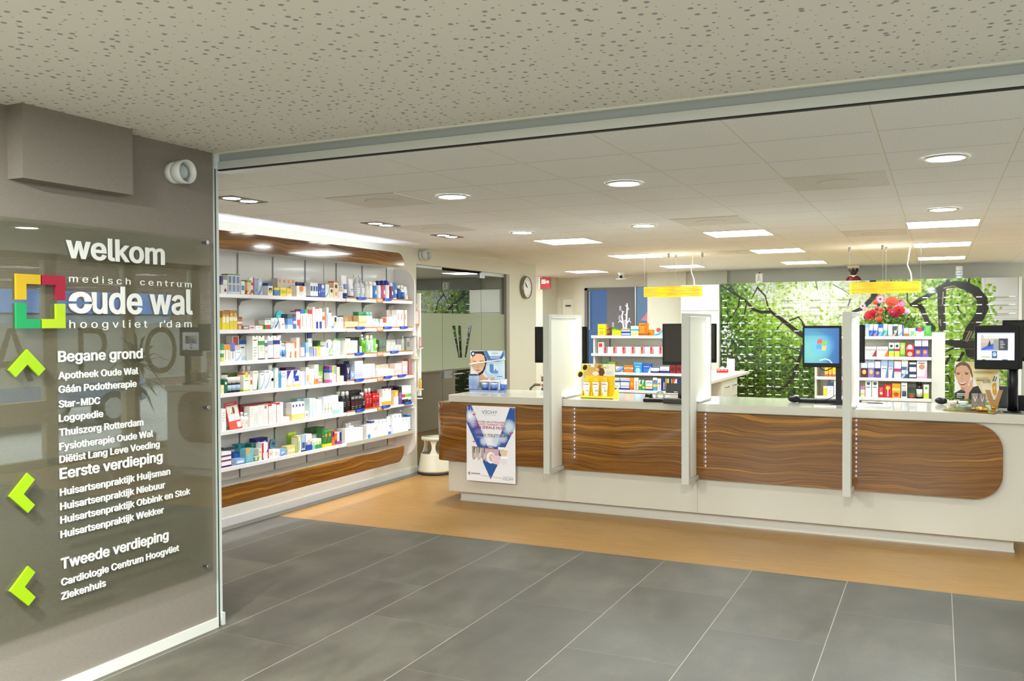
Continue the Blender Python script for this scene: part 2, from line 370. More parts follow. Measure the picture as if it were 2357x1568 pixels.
# ---------------------------------------------------------------- painter for printed sheets: colours go into a vertex colour layer
class Paint:
    def __init__(s, nx, ny, bg='fff', k=1):
        nx, ny = int(nx*k), int(ny*k); s.k = k; s.nx, s.ny = nx, ny; s.a = np.empty((ny, nx, 3)); s.a[:] = lin(bg)
        s.X, s.Y = np.meshgrid((np.arange(nx))/(nx-1), (np.arange(ny))/(ny-1))
    def _win(s, u0, v0, u1, v1):
        i0 = max(0, int(u0*(s.nx-1))-1); i1 = min(s.nx, int(u1*(s.nx-1))+3); j0 = max(0, int(v0*(s.ny-1))-1); j1 = min(s.ny, int(v1*(s.ny-1))+3)
        return slice(j0, j1), slice(i0, i1)
    def _put(s, w, msk, c, al):
        k = (msk*al)[..., None]; s.a[w] = s.a[w]*(1-k)+np.array(lin(c))*k
    def poly(s, P, c, al=1.):
        P = np.array(P, float); w = s._win(P[:, 0].min(), P[:, 1].min(), P[:, 0].max(), P[:, 1].max()); X, Y = s.X[w], s.Y[w]
        ins = np.zeros(X.shape, bool); n = len(P)
        for i in range(n):
            (x0, y0), (x1, y1) = P[i], P[(i+1) % n]
            if y0 == y1: continue
            ins ^= ((y0 > Y) != (y1 > Y)) & (X < (x1-x0)*(Y-y0)/(y1-y0)+x0)
        s._put(w, ins.astype(float), c, al); return s
    def ell(s, cx, cy, rx, ry, c, al=1., rot=0., soft=0.):
        m = max(rx*s.nx, ry*s.ny); w = s._win(cx-m/s.nx, cy-m/s.ny, cx+m/s.nx, cy+m/s.ny); X, Y = (s.X[w]-cx)*s.nx, (s.Y[w]-cy)*s.ny
        cr, sr = math.cos(rot), math.sin(rot); p = (X*cr+Y*sr)/(rx*s.nx); q = (-X*sr+Y*cr)/(ry*s.ny); d = p*p+q*q
        s._put(w, np.clip((1-d)/soft, 0, 1) if soft else (d < 1).astype(float), c, al); return s
    def rect(s, u0, v0, u1, v1, c, al=1.): return s.poly([(u0, v0), (u1, v0), (u1, v1), (u0, v1)], c, al)
    def line(s, P, r, c, al=1.):
        """r in pixels, may vary along P"""
        for k in range(len(P)-1):
            (x0, y0), (x1, y1) = P[k], P[k+1]; r0, r1 = (r[k]*s.k, r[k+1]*s.k) if isinstance(r, (list, tuple)) else (r*s.k, r*s.k); m = max(r0, r1)
            w = s._win(min(x0, x1)-m/s.nx, min(y0, y1)-m/s.ny, max(x0, x1)+m/s.nx, max(y0, y1)+m/s.ny)
            X, Y = (s.X[w]-x0)*s.nx, (s.Y[w]-y0)*s.ny; dx, dy = (x1-x0)*s.nx, (y1-y0)*s.ny; t = np.clip((X*dx+Y*dy)/max(dx*dx+dy*dy, 1e-9), 0, 1)
            s._put(w, np.clip(r0+(r1-r0)*t-np.hypot(X-t*dx, Y-t*dy)+.5, 0, 1), c, al)
        return s
    def grad(s, c0, c1, vert=True, u0=0, v0=0, u1=1, v1=1, al=1.):
        w = s._win(u0, v0, u1, v1); t = (s.Y[w]-v0)/(v1-v0) if vert else (s.X[w]-u0)/(u1-u0); t = np.clip(t, 0, 1)[..., None]
        s.a[w] = s.a[w]*(1-al)+al*(np.array(lin(c0))*(1-t)+np.array(lin(c1))*t); return s
    def blob(s, cx, cy, rx, ry, c, al=1.): return s.ell(cx, cy, rx, ry, c, al, 0, .9)
    def mesh(s, name, o, ux, uy, w, h, m, thick=.003, parent=None, side=None, sub=None, loc=None, rot=0.):
        """grid sheet spanned by unit vectors ux, uy from the lower left corner o, with a solid back"""
        a = s.a if sub is None else s.a[sub[1], sub[0]]; ny, nx = a.shape[:2]; o, ux, uy = (np.array(q, float) for q in (o, ux, uy)); n = np.cross(ux, uy)
        g = np.arange(nx)/(nx-1)*w; k = np.arange(ny)/(ny-1)*h; V = (o+g[None, :, None]*ux+k[:, None, None]*uy).reshape(-1, 3)
        i = (np.arange(ny-1)[:, None]*nx+np.arange(nx-1)[None, :]).ravel(); Fq = np.stack([i, i+1, i+1+nx, i+nx], 1)
        nv = len(V); cs = np.array([o, o+ux*w, o+ux*w+uy*h, o+uy*h]); B = np.concatenate([cs, cs-n*thick])
        V = np.concatenate([V, B]); Fb = np.array([(7, 6, 5, 4), (0, 4, 5, 1), (1, 5, 6, 2), (2, 6, 7, 3), (3, 7, 4, 0)])+nv
        me = bpy.data.meshes.new(name); A = np.concatenate([Fq, Fb]); me.from_pydata(V.tolist(), [], A.tolist())
        me.materials.append(m); me.materials.append(side or PAGE); mi = np.zeros(len(A), np.int32); mi[len(Fq):] = 1; me.polygons.foreach_set('material_index', mi)
        ca = me.color_attributes.new('Col', 'FLOAT_COLOR', 'POINT'); C = np.ones((len(V), 4)); C[:nv, :3] = a.reshape(-1, 3); ca.data.foreach_set('color', C.ravel()); me.update()
        ob = bpy.data.objects.new(name, me); COL.objects.link(ob)
        if parent: ob.parent = parent
        if loc is not None: ob.location = loc
        ob.rotation_euler[2] = rot
        return ob
ORD = ['first', 'second', 'third', 'fourth', 'fifth', 'sixth', 'seventh', 'eighth', 'ninth', 'tenth', 'eleventh', 'twelfth']
NUM = {2: 'two', 3: 'three', 4: 'four', 5: 'five', 6: 'six', 7: 'seven', 8: 'eight', 9: 'nine', 10: 'ten', 11: 'eleven', 12: 'twelve'}
# ================================================================ the setting
XW, XS, YB, ZC, ZH, FX, YE = -5.4656, -3.697, 3.84, 2.60, 2.69, 2.5, 15.15
struct('floor', MB().box(-9, -4, -.1, FX+.3, 6.25, 0, TILE))
struct('floor_2', MB().box(-9, 6.25, -.1, FX+.3, 17, 0, OAK))
struct('trim_1', MB().box(XW, 4.0, 0, -5.345, 8.78, .004, mat('5d564b', .2)))
struct('ceiling', MB().box(-3.95, -4, ZH, FX+.1, 3.862, ZH+.1, HOLEC))
struct('ceiling_2', MB().box(-9, 3.862, ZC, FX+.1, 17, ZC+.1, GRIDC))
struct('wall_left', MB().box(-3.95, -4, 0, XS, 3.795, ZH, FAB))
struct('wall_behind', MB().box(-3.95, -4.1, 0, FX+.1, -4, ZH, mat('b5a893', .7)))
struct('baseboard_left', MB().box(XS, -4, 0, XS+.014, 3.795, .055, mat('d8d8cf', .4)))
struct('wall_front', MB().box(-5.6, 3.88, 0, -3.86, 3.98, ZC, WALLW))
struct('wall_shop_left', MB().box(XW-.12, 3.98, 0, XW, 8.807, ZC, WALLW).box(XW-.12, 8.807, 2.417, XW, 11.28, ZC, WALLW).box(XW-.12, 11.28, 0, XW, 12.2, ZC, WALLW).box(-8, 12.08, 0, XW-.12, 12.2, ZC, WALLW))
struct('wall_corridor', MB().box(-8.1, 8.2, 0, -8, 12.08, ZC, mat('343d2c', .8)).box(-8, 8.1, 0, XW-.12, 8.2, ZC, mat('343d2c', .8)))
struct('floor_3', MB().box(-8, 8.2, 0, XW-.13, 12.08, .006, mat('2c3424', .7)))
struct('baseboard_shop', MB().box(XW, 4.0, 0, XW+.015, 8.8, .075, mat('d9d8d0', .4)))
struct('wall_back_left', MB().box(-9, 15.2, 0, -6.672, 15.9, ZC, WALLW).box(-9, 15.9, 0, -6.6, 16.0, ZC, WALLW).box(-6.6, 15.9, 2.2, -6.34, 16, ZC, WALLW).box(-6.34, 15.9, 0, -6.09, 16, ZC, WALLW).box(-6.09, 15.9, 2.395, -4.37, 16, ZC, WALLW).box(-9.1, 12.2, 0, -9, 16, ZC, WALLW))
struct('wall_back', MB().box(-3.205, YE, 0, FX+.1, YE+.1, ZC, mat('dcdacb', .7)))
struct('pillar_1', MB().box(onY(1490, 622, 14.95).x, 14.95, 0, onY(1579, 622, 14.95).x, 15.9, ZC, WALLW))
struct('pillar_2', MB().box(onY(1579, 622, 14.95).x+.001, 15.0, 0, -3.205, 15.3, ZC, WALLW))
m = MB(); fb = mat('b6a98c', .6)
for k in range(-9, 8):
    y = 7.37+1.18*k; m.box(FX, y-.08, 0, FX+.1, y+.08, ZC, fb)
    if k < 0: m.box(FX, y+.08, .54, FX+.1, y+1.1, .80, fb)
m.box(FX, -4, 2.52, FX+.1, 16, ZH, fb).box(FX, -4, 0, FX+.1, 16, .09, fb)
struct('wall_right', m)
for k in range(-9, 7):
    y = 7.37+1.18*k; q = MB().box(FX+.045, y+.08, .09, FX+.055, y+1.1, 2.52, WINGL)
    w = struct('window_%d' % (k+10), q)
    f = MB().box(FX+.040, y+.08, .98, FX+.043, y+1.1, 1.745, FILMW).obj('frosted_film', w)
    t = {-1: 'A', 0: 'P', 1: 'O', 2: 'T'}.get(k)
    if t: MB().text(t, (FX+.036, y+(.40 if t != 'O' else .27), 1.05), (0, 1, 0), (0, 0, 1), .64, mat('8a7a58', .6), bold=.0).obj('window_letter', w)
# sliding-door head rail and jamb
struct('trim_2', MB().box(-3.70, 3.795, ZH-.008, FX, 3.815, ZH+.0, mat('dcdccf', .4)).box(-3.70, 3.850, 2.648, FX, 3.862, ZH, mat('a6aeb0', .4)).box(-3.70, 3.84, 2.604, FX, 3.862, 2.648, mat('c6c9c4', .4)))
struct('trim_3', MB().box(-3.70, 3.839, 2.597, FX, 3.862, 2.604, GUM))
struct('trim_4', MB().box(XS-.012, 3.795, .012, XS+.004, 3.806, ZH, mat('b9c4b8', .3)).box(XS-.04, 3.812, .0, XS-.006, 3.824, 2.606, GUM).box(XS-.05, 3.828, .0, XS-.008, 3.848, 2.606, mat('d3d8d4', .35)).box(XS-.008, 3.828, .0, XS+.010, 3.85, .07, mat('c5c8c2', .4)))
# ---- the glazed office entrance in the left wall
d = struct('door_1', MB().box(XW-.05, 8.807, 2.385, XW-.03, 9.45, 2.417, ALU).box(XW-.05, 10.49, 2.37, XW-.03, 11.18, 2.417, ALU).box(XW-.10, 11.185, 0, XW+.004, 11.28, 2.417, mat('9c988c', .4, .3)))
for a, b in ((8.807, 9.452), (9.458, 10.487), (10.493, 11.185)): MB().box(XW-.045, a, .01, XW-.035, b, 2.385, DOORGL).obj('glass_pane', d)
def vband(y0, y1, cut=None):
    q = MB(); x = XW-.031
    if not cut: q.quad([(x, y0, 1.156), (x, y1, 1.156), (x, y1, 1.852), (x, y0, 1.852)], FILM); return q
    # clear slanting strokes of the logo are left open in the film
    cols = [y0]+[c for s in cut for c in s]+[y1]; lo, hi, zb, zt = 1.156, 1.852, 1.29, 1.70
    q.quad([(x, y0, lo), (x, y1, lo), (x, y1, zb), (x, y0, zb)], FILM).quad([(x, y0, zt), (x, y1, zt), (x, y1, hi), (x, y0, hi)], FILM)
    P = [(y0, y0)]+cut+[(y1, y1)]
    L = [((y0, y0),)]
    edges = [(y0, y0)]+[e for s in cut for e in s]+[(y1, y1)]
    for i in range(0, len(edges)-1, 2): q.quad([(x, edges[i][0], zb), (x, edges[i+1][0], zb), (x, edges[i+1][1], zt), (x, edges[i][1], zt)], FILM)
    return q
vband(8.807, 9.452).obj('frosted_band', d)
vband(9.458, 10.487, [((9.86, 9.695), (9.885, 9.775)), ((9.895, 9.845), (9.95, 9.92)), ((10.02, 10.13), (10.06, 10.215))]).obj('frosted_band', d)
vband(10.493, 11.185).obj('frosted_band', d)
MB().box(XW-.06, 10.42, 2.33, XW-.015, 10.56, 2.40, STEEL).obj('door_clamp', d)
MB().box(XW-.06, 9.46, 1.05, XW-.01, 9.66, 1.14, STEEL).tube([(XW+.03, 9.62, 1.095), (XW+.03, 9.86, 1.095)], .009, STEEL).tube([(XW-.02, 9.62, 1.095), (XW+.03, 9.62, 1.095)], .009, STEEL).obj('door_handle', d)
# ---- grey street door and window at the back
gd = mat('6a6768', .5); d = struct('door_2', MB().box(-6.09, 15.86, 0, -6.03, 15.92, 2.395, gd).box(-6.09, 15.86, 2.35, -5.64, 15.92, 2.395, gd).box(-5.64, 15.86, 0, -5.10, 15.92, 2.395, gd))
MB().box(-6.03, 15.885, .05, -5.64, 15.895, 2.35, thin_glass('street_glass', '56677a', .03)).obj('glass_pane', d); MB().tube([(-5.98, 15.84, 1.6), (-5.98, 15.84, 2.33)], .02, mat('8b9296', .4)).obj('door_closer', d)
w = struct('window_20', MB().box(-5.10, 15.87, 0, -5.07, 15.92, 2.395, ALU).box(-4.40, 15.87, 0, -4.37, 15.92, 2.395, ALU).box(-5.07, 15.87, 1.62, -4.40, 15.92, 1.67, mat('d8dce0', .5)).box(-5.07, 15.87, 0, -4.40, 15.92, .06, ALU))
MB().box(-5.07, 15.89, .06, -4.40, 15.9, 2.395, thin_glass('dim_glass', '68747f', .03)).obj('glass_pane', w)
MB().prism([(-4.98, 1.78), (-4.62, 1.72), (-4.42, 1.72), (-4.42, 2.15), (-4.62, 2.17), (-4.8, 2.0)], 'y', 15.883, 15.886, mat('f08f98', .6)).obj('window_poster', w, label='pink poster stuck on the pane')
struct('door_3', MB().box(-6.6, 15.93, 0, -6.34, 15.96, 2.2, mat('e0decf', .5)).box(-6.6, 15.90, 0, -6.57, 15.96, 2.2, mat('c9c6b4', .5)).box(-6.5, 15.90, 2.05, -6.40, 15.93, 2.08, mat('4a4a48', .5)))
# ---- the street outside the facade, seen mirrored in the directory sign
struct('ground', MB().box(FX+.1, -12, -.16, 40, 30, -.1, mat('a9a49a', .9)).box(-12, 16.1, -.16, FX+.1, 30, -.1, mat('a9a49a', .9)))
b = thing('brick_building', 'brown brick building with white balcony rails across the street', 'building', (14, 8, -.1))
MB().box(0, -16, 0, 4, 16, 9, brickwall()).obj('wall', b)
q = MB()
for z in (3.9, 4.15, 4.4, 4.65): q.box(-.9, -12, z, -.86, 14, z+.05, mat('e4e6ea', .5))
for k in range(27): q.box(-.9, -12+k, 3.7, -.86, -11.96+k, 4.7, mat('e4e6ea', .5))
q.obj('balcony_railing', b); MB().box(-.95, -12, 3.55, 0, 14, 3.7, mat('c9c6c0', .7)).obj('balcony_slab', b)
MB().box(-.12, -10, 2.15, 0, 12, 2.75, mat('5b86c8', .5)).obj('shop_sign', b, label='blue shop sign board')
MB().box(-.05, -10, .3, 0, 12, 2.1, mat('6d7880', .2)).obj('shop_window', b)
c = thing('car', 'silver blue car parked on the street, mirrored in the sign', 'car', (6.3, 10.2, -.1))
cp = mat('7d8cab', .3, .3, coat=.6); side = [(-2.0, .35), (-2.05, .7), (-1.75, .85), (-1.0, .95), (-.45, 1.42), (.95, 1.45), (1.6, 1.0), (2.0, .9), (2.05, .4)]
MB().prism(side, 'x', 0, 1.7, cp).obj('body', c, bevel=.05); MB().prism([(-.8, .98), (-.38, 1.36), (.85, 1.38), (1.3, 1.0)], 'x', -.01, 1.71, mat('20262c', .1)).obj('side_window', c)
for y in (-1.25, 1.25):
    for x in (0, 1.52): k = MB().lathe([(.31, -.02), (.31, .2)], mat('151515', .7), (x, y, .31), 20, ax='x').obj('wheel', c); MB().lathe([(.2, -.03), (.2, .21)], mat('b5b8bc', .3, .8), (x, y, .31), 10, ax='x').obj('hubcap', k)
# potted yucca inside the facade
p = thing('potted_palm', 'tall spiky palm in a round pot by the facade windows', 'plant', (1.75, 8.0, 0))
MB().lathe([(.16, 0), (.20, .05), (.22, .36), (.20, .36)], mat('c9c2b4', .5), seg=20).obj('pot', p); q = MB(); q.tube([(0, 0, .34), (.03, .02, .8), (0, 0, 1.25)], .03, mat('6b543a', .8)).tube([(.05, .03, .34), (.12, .1, .7), (.13, .12, .95)], .025, mat('6b543a', .8)); q.obj('trunk', p)
q = MB(); lf = mat('4c5a35', .6)
for cx, cy, cz, n in ((0, 0, 1.25, 46), (.13, .12, .95, 34)):
    for i in range(n):
        a, e, L = R.uniform(0, 6.28), R.uniform(-.5, 1.3), R.uniform(.35, .6); dx, dy, dz = math.cos(a)*math.cos(e), math.sin(a)*math.cos(e), math.sin(e); t = (-math.sin(a)*.018, math.cos(a)*.018)
        A = Vector((cx, cy, cz)); M_ = A+Vector((dx, dy, dz))*L*.6; E_ = A+Vector((dx, dy, dz-.25))*L
        q.add([A+Vector((*t, 0)), A-Vector((*t, 0)), M_-Vector((*t, 0)), M_+Vector((*t, 0)), E_], [(0, 1, 2, 3), (3, 2, 4)], lf)
q.obj('leaves', p)
# ================================================================ ceiling fittings of the shop
EMP, EMD, EML = mat((.88, .99, 1.), emit=PANEL), mat((.91, 1., .98), emit=DOWN), mat((.84, .91, 1.), emit=LED)
pn = None; rows = {8.82: 'front', 11.168: 'middle', 13.516: 'back'}
for y in rows:
    for i, x in enumerate((-3.57, -1.77, .03)):
        if pn is None:
            pn = thing('ceiling_light_panel', '', 'ceiling light', (x, y, ZC), group='square ceiling light panels')
            MB().box(-.288, -.282, -.004, .288, .282, .001, EMP).obj('diffuser', pn)
            q = MB(); a, c = .296, .29
            for s in (-1, 1): q.box(s*a, -c, -.006, s*.286, c, .001, mat('d9d8cc', .4)).box(-a, s*c, -.006, a, s*.28, .001, mat('d9d8cc', .4))
            q.obj('frame', pn); o = pn
        else: o = dup(pn, (x, y, ZC), '')
        o['label'] = 'lit square ceiling panel, %s in the %s row over the counter' % (('left one', 'middle one', 'right one')[i], rows[y])
dup(pn, (-5.37, 14.1, ZC), 'lit square ceiling panel furthest left, in front of the cream back wall')
# unseen rows of the same panels to the right of the frame
rd = None
for x, y, l in ((-3.02, 5.34, 'round ceiling downlight nearest the wall shelving, closest to the entrance'), (-1.78, 5.33, 'round ceiling downlight in the middle of the entrance row'), (.03, 5.29, 'largest round ceiling downlight, nearest the right edge by the entrance'), (-3.61, 7.74, 'small round ceiling downlight furthest left, above the counter end'), (-2.39, 7.71, 'small round ceiling downlight over the middle counter divider'), (.03, 7.68, 'small round ceiling downlight over the right end of the counter')):
    if rd is None:
        rd = o = thing('recessed_downlight', l, 'ceiling light', (x, y, ZC), group='round ceiling downlights')
        MB().lathe([(.092, -.003), (.092, .002)], EMD, seg=28).obj('lamp_glass', rd)
        MB().lathe([(.092, -.004), (.094, -.009), (.112, -.008), (.118, -.001)], mat('cfd3cd', .25, .5), seg=28, cap=False).obj('trim_ring', rd)
    else: dup(rd, (x, y, ZC), l)
sq = None
for x, y, l in ((-4.42, 4.80, 'recessed twin spotlight beside the door jamb, nearest the entrance'), (-4.42, 6.54, 'recessed twin spotlight in the middle of the wall shelving aisle'), (-4.42, 7.71, 'recessed twin spotlight furthest along the wall shelving aisle')):
    if sq is None:
        sq = thing('recessed_twin_spotlight', l, 'ceiling light', (x, y, ZC), group='twin spotlights over the shelving')
        q = MB(); fr = mat('8b8683', .3, .6)
        for s in (-1, 1): q.box(s*.09, -.18, -.006, s*.078, .18, .001, fr).box(-.09, s*.18, -.006, .09, s*.168, .001, fr)
        q.obj('frame', sq); MB().box(-.078, -.168, .0, .078, .168, .0005, mat('3b3836', .5)).obj('housing', sq)
        for s in (-1, 1): k = MB().lathe([(.058, -.004), (.058, -.001)], mat('fff6f0', emit=22.0), (0, s*.085, 0), 20).obj('spot_lamp', sq); MB().lathe([(.058, -.003), (.066, -.006), (.072, -.001)], mat('dcdcda', .2, .7), (0, s*.085, 0), 20, cap=False).obj('reflector', k)
    else: dup(sq, (x, y, ZC), l)
    for s in (-1, 1): lamp('SPOT', 'shelf_spot', (x, y+s*.085, ZC-.012), SPOT, (1, .965, .90), target=(-5.15, y+s*.3, .75), spot_size=1.35, spot_blend=.8, shadow_soft_size=.05)
gt = None
for x, y, l in ((-3.57, 5.30, 'perforated ceiling air grille left of the entrance row of downlights'), (-.57, 5.89, 'perforated ceiling air grille nearest the right, below the large downlight'), (-1.77, 7.65, 'perforated ceiling air grille beside the small middle downlight'), (-4.17, 7.07, 'perforated ceiling air grille over the far end of the wall shelving'), (-.57, 9.41, 'perforated ceiling air grille left of the right front light panel'), (-2.37, 11.17, 'perforated ceiling air grille between the left and middle panel of the middle row')):
    if gt is None:
        gt = thing('ceiling_air_grille', l, 'air vent', (x, y, ZC), group='perforated ceiling air grilles')
        t = NT('perforated_steel'); v = t.n('ShaderNodeTexVoronoi', {'Vector': t.pos(), 'Scale': 80., 'Randomness': 0.}, voronoi_dimensions='2D'); t.base(t.mix(t.math('LESS_THAN', v.outputs['Distance'], .27), lin('e3e1da'), lin('b6b3a8'))); t.set(Roughness=.6)
        MB().box(-.286, -.288, -.004, .286, .288, .001, t.m).obj('perforated_plate', gt); MB().lathe([(.10, -.005), (.112, -.007), (.124, -.005)], mat('dad8d0', .6), seg=28).obj('round_neck', gt)
    else: dup(gt, (x, y, ZC), l)
s = thing('dome_camera', 'small white security camera under the ceiling by the pillar', 'camera', (-4.55, 13.4, ZC)); s.location = onZ(1431, 626, ZC)
MB().lathe([(.07, 0), (.07, -.03), (.05, -.05)], WHITE).obj('mount', s); MB().ball((0, 0, -.08), .05, WHITE).obj('housing', s); MB().lathe([(.028, -.055), (.03, -.04)], BLACK, (0, 0, -.085), ax='y').obj('lens', s); MB().box(-.09, -.03, -.125, .09, .05, -.118, WHITE).obj('plate', s)
# sounders
def sounder(loc, l):
    s = thing('alarm_sounder', l, 'alarm', loc, group='white round alarm sounders'); w = mat('d5d7d2', .35)
    MB().lathe([(.05, 0), (.052, .03), (.045, .034)], w, seg=24, ax='x').obj('base', s); MB().lathe([(.04, .033), (.04, .045)], mat('6d6f6e', .5), seg=24, ax='x').obj('gap_ring', s)
    MB().lathe([(.048, .042), (.054, .05), (.056, .10), (.051, .10), (.048, .06)], w, seg=24, ax='x', cap=False).obj('horn', s); MB().ball((.066, 0, 0), (.02, .032, .032), mat('b4babb', .3)).obj('diaphragm', s)
    s.scale = (1.15, 1.12, 1.12); return s
sounder((XS, 3.50, 2.532), 'white round alarm sounder on the taupe wall above the directory sign'); sounder((XW, 8.905, 2.525), 'white round alarm sounder above the glass office door')
tag(MB().box(XS, 2.57, 2.365, XS+.10, 3.157, ZH, FAB).obj('wall_casing'), 'taupe boxed-in casing high on the wall above the directory sign', 'casing')
# wall clock
c = thing('wall_clock', 'round white wall clock with a steel rim beside the glass door', 'clock', (XW, 11.79, 2.25))
MB().lathe([(.165, 0), (.168, .03), (.16, .055), (.148, .058), (.148, .045)], mat('8d8674', .3, .8), seg=36, ax='x', cap=False).obj('rim', c); MB().lathe([(.15, .02), (.15, .044)], mat('eef0ec', .4), seg=36, ax='x').obj('face', c)
q = MB()
for i in range(12):
    a = math.pi*i/6; y, z = math.sin(a)*.118, math.cos(a)*.118
    q.text(str(i or 12), (.0445, y, z-.014), (0, 1, 0), (0, 0, 1), .028, mat('1c1c1c'), al='c', bold=.01)
q.obj('numerals', c)
for a, L, w in ((-1.0, .07, .007), (-.75, .105, .005)): dy, dz = math.sin(a), math.cos(a); MB().tube([(.049, 0, 0), (.049, dy*L, dz*L)], w*.7, mat('15181c')).obj('hand', c)
# fire point sign
s = thing('fire_sign', 'red fire hose sign with a white pictogram near the back corner', 'sign'); a = onY(1246, 640, 15.15); b_ = onY(1269, 664, 15.15)
q = MB().box(a.x, 15.10, b_.z, b_.x, 15.13, a.z, mat('c3121d', .4)).box(a.x-.03, 15.09, b_.z-.01, a.x, 15.19, a.z+.01, mat('e6e6e2', .4)); q.obj('plate', s)
w, h = b_.x-a.x, a.z-b_.z; MB().box(a.x+w*.12, 15.095, b_.z+h*.42, a.x+w*.55, 15.1, b_.z+h*.85, mat('f4e4e2')).lathe([(.03, -.003), (.03, .0)], mat('f4e4e2'), (a.x+w*.75, 15.098, b_.z+h*.6), 14, ax='y').box(a.x+w*.55, 15.096, b_.z+h*.56, a.x+w*.7, 15.1, b_.z+h*.64, mat('f4e4e2')).obj('pictogram', s)
# ================================================================ directory sign on the taupe wall
sg = thing('directory_sign', 'large clear acrylic welcome sign with white raised letters on the taupe wall', 'sign', (0, 0, 0))
MB().box(-3.668, 1.2, .338, -3.660, 3.735, 2.197, SIGNGL).obj('acrylic_panel', sg)
TX = -3.6595; YU, ZU = (0, 1, 0), (0, 0, 1); LET = mat('d8d8d2', .4); ex = .006
def line(t, y0, y1, z, h, bold=.013, name='text_line', e=.004): return MB().text(t, (TX, y0, z), YU, ZU, h, LET, w=y1-y0, bold=bold, ext=e).obj(name, sg)
line('welkom', 2.826, 3.406, 2.038, .103, .016, 'heading_text', ex); line('m e d i s c h   c e n t r u m', 2.84, 3.593, 1.924, .032, 0, 'heading_text', .002)
line('ude wal', 2.962, 3.595, 1.780, .128, .016, 'heading_text', ex); line("h o o g v l i e t    r'd a m", 2.838, 3.590, 1.708, .037, 0, 'heading_text', .002)
q = MB()
for s in (1, -1):
    P = [(2.895+.059*math.cos(a*math.pi/10), 1.8275+s*(.006+.046*math.sin(a*math.pi/10))) for a in range(11)]; P += [(2.895+.027*math.cos(a*math.pi/10), 1.8275+s*(.006+.023*math.sin(a*math.pi/10))) for a in range(10, -1, -1)]
    q.prism(P, 'x', TX, TX+.012, LET)
q.obj('heading_text', sg)
for t, y1, z in (('Begane grond', 3.257, 1.553), ('Eerste verdieping', 3.378, 1.010), ('Tweede verdieping', 3.412, .591)): line(t, 2.777, y1, z, .048, .015, 'heading_text')
for t, y1, z in (('Apotheek Oude Wal', 3.228, 1.473), ('Gáán Podotherapie', 3.217, 1.409), ('Star-MDC', 2.999, 1.341), ('Logopedie', 3.016, 1.2755), ('Thuiszorg Rotterdam', 3.257, 1.21), ('Fysiotherapie Oude Wal', 3.318, 1.1445), ('Diëtist Lang Leve Voeding', 3.36, 1.0845), ('Huisartsenpraktijk Huijsman', 3.428, .932), ('Huisartsenpraktijk Niebuur', 3.393, .866), ('Huisartsenpraktijk Obbink en Stok', 3.566, .803), ('Huisartsenpraktijk Wekker', 3.383, .736), ('Cardiologie Centrum Hoogvliet', 3.483, .513), ('Ziekenhuis', 3.019, .448)): line(t, 2.777, y1, z, .032)
for P, h in (([(2.568, 1.949), (2.686, 1.949), (2.686, 1.906), (2.616, 1.906), (2.616, 1.835), (2.568, 1.835)], 'b8980e'), ([(2.693, 1.949), (2.811, 1.949), (2.811, 1.837), (2.765, 1.837), (2.765, 1.906), (2.693, 1.906)], '920829'), ([(2.567, 1.82), (2.615, 1.82), (2.615, 1.75), (2.684, 1.75), (2.684, 1.708), (2.567, 1.708)], '138c4e'), ([(2.762, 1.82), (2.81, 1.82), (2.81, 1.708), (2.691, 1.708), (2.691, 1.75), (2.762, 1.75)], '9fba10')): MB().prism(P, 'x', TX, TX+.012, mat(h, .35)).obj('logo_corner', sg)
for P in ([(2.617, 1.615), (2.704, 1.524), (2.671, 1.494), (2.617, 1.548), (2.56, 1.494), (2.528, 1.527)], [(2.61, 1.064), (2.644, 1.03), (2.589, .974), (2.643, .916), (2.609, .886), (2.522, .975)], [(2.608, .648), (2.64, .613), (2.588, .561), (2.64, .501), (2.605, .471), (2.519, .56)]): MB().prism(P, 'x', TX, TX+.012, mat('8db00c', .35)).obj('arrow', sg, label='lime green chevron arrow')
for y, z in ((3.707, 2.178), (3.703, 1.262), (3.689, .377), (1.3, 2.16), (1.3, .38)): MB().lathe([(.008, -.03), (.008, .004), (.011, .004), (.011, .009)], STEEL, (TX, y, z), 12, ax='x').obj('standoff_screw', sg)
# ================================================================ wall shelving unit
XF = -5.211; Y0, Y1 = 4.90, 8.32
wu = thing('wall_shelf_unit', 'long white wall shelving unit with walnut fascias, full of pharmacy products', 'shelving unit', (0, 0, 0))
PANELW = mat('dad6d0', .3, coat=.2)
q = MB(); seams = [4.98, 5.43, 5.88, 6.329, 6.785, 7.07, 7.269, 7.714, 8.168]; e = [Y0]+seams+[Y1]
for a, b in zip(e, e[1:]): q.box(XW, a+.0035, .25, XW+.012, b-.0035, 2.36, PANELW)
q.box(XW, Y0, .25, XW+.006, Y1, 2.36, mat('4b4a49', .6)); q.obj('back_panel', wu)
for y in seams:
    if y != 7.07: MB().box(XW+.006, y-.0065, .3, XW+.018, y+.0065, 2.34, mat('7d7e80', .4, .4)).obj('slotted_upright', wu)
P = [(XW, .262), (-5.32, .262)]+[(-5.36+.17*math.cos(math.radians(a)), .43+.17*math.sin(math.radians(a))) for a in range(-76, 1, 15)]
P += [(-5.36+.17*math.cos(math.radians(a)), 2.16+.17*math.sin(math.radians(a))) for a in range(0, 91, 15)]+[(XW, 2.33)]
MB().prism(P, 'y', Y1, Y1+.022, mat('dcd8d4', .3)).obj('end_panel', wu, bevel=.003)
MB().prism([(Y0, 2.333), (8.148, 2.333), (8.148, 2.40)]+[(8.03+.118*math.cos(math.radians(a)), 2.367+.118*math.sin(math.radians(a))) for a in range(20, 91, 10)]+[(Y0, 2.485)], 'x', XF-.022, XF, WOODY).obj('upper_fascia', wu, bevel=.002, label='walnut upper fascia')
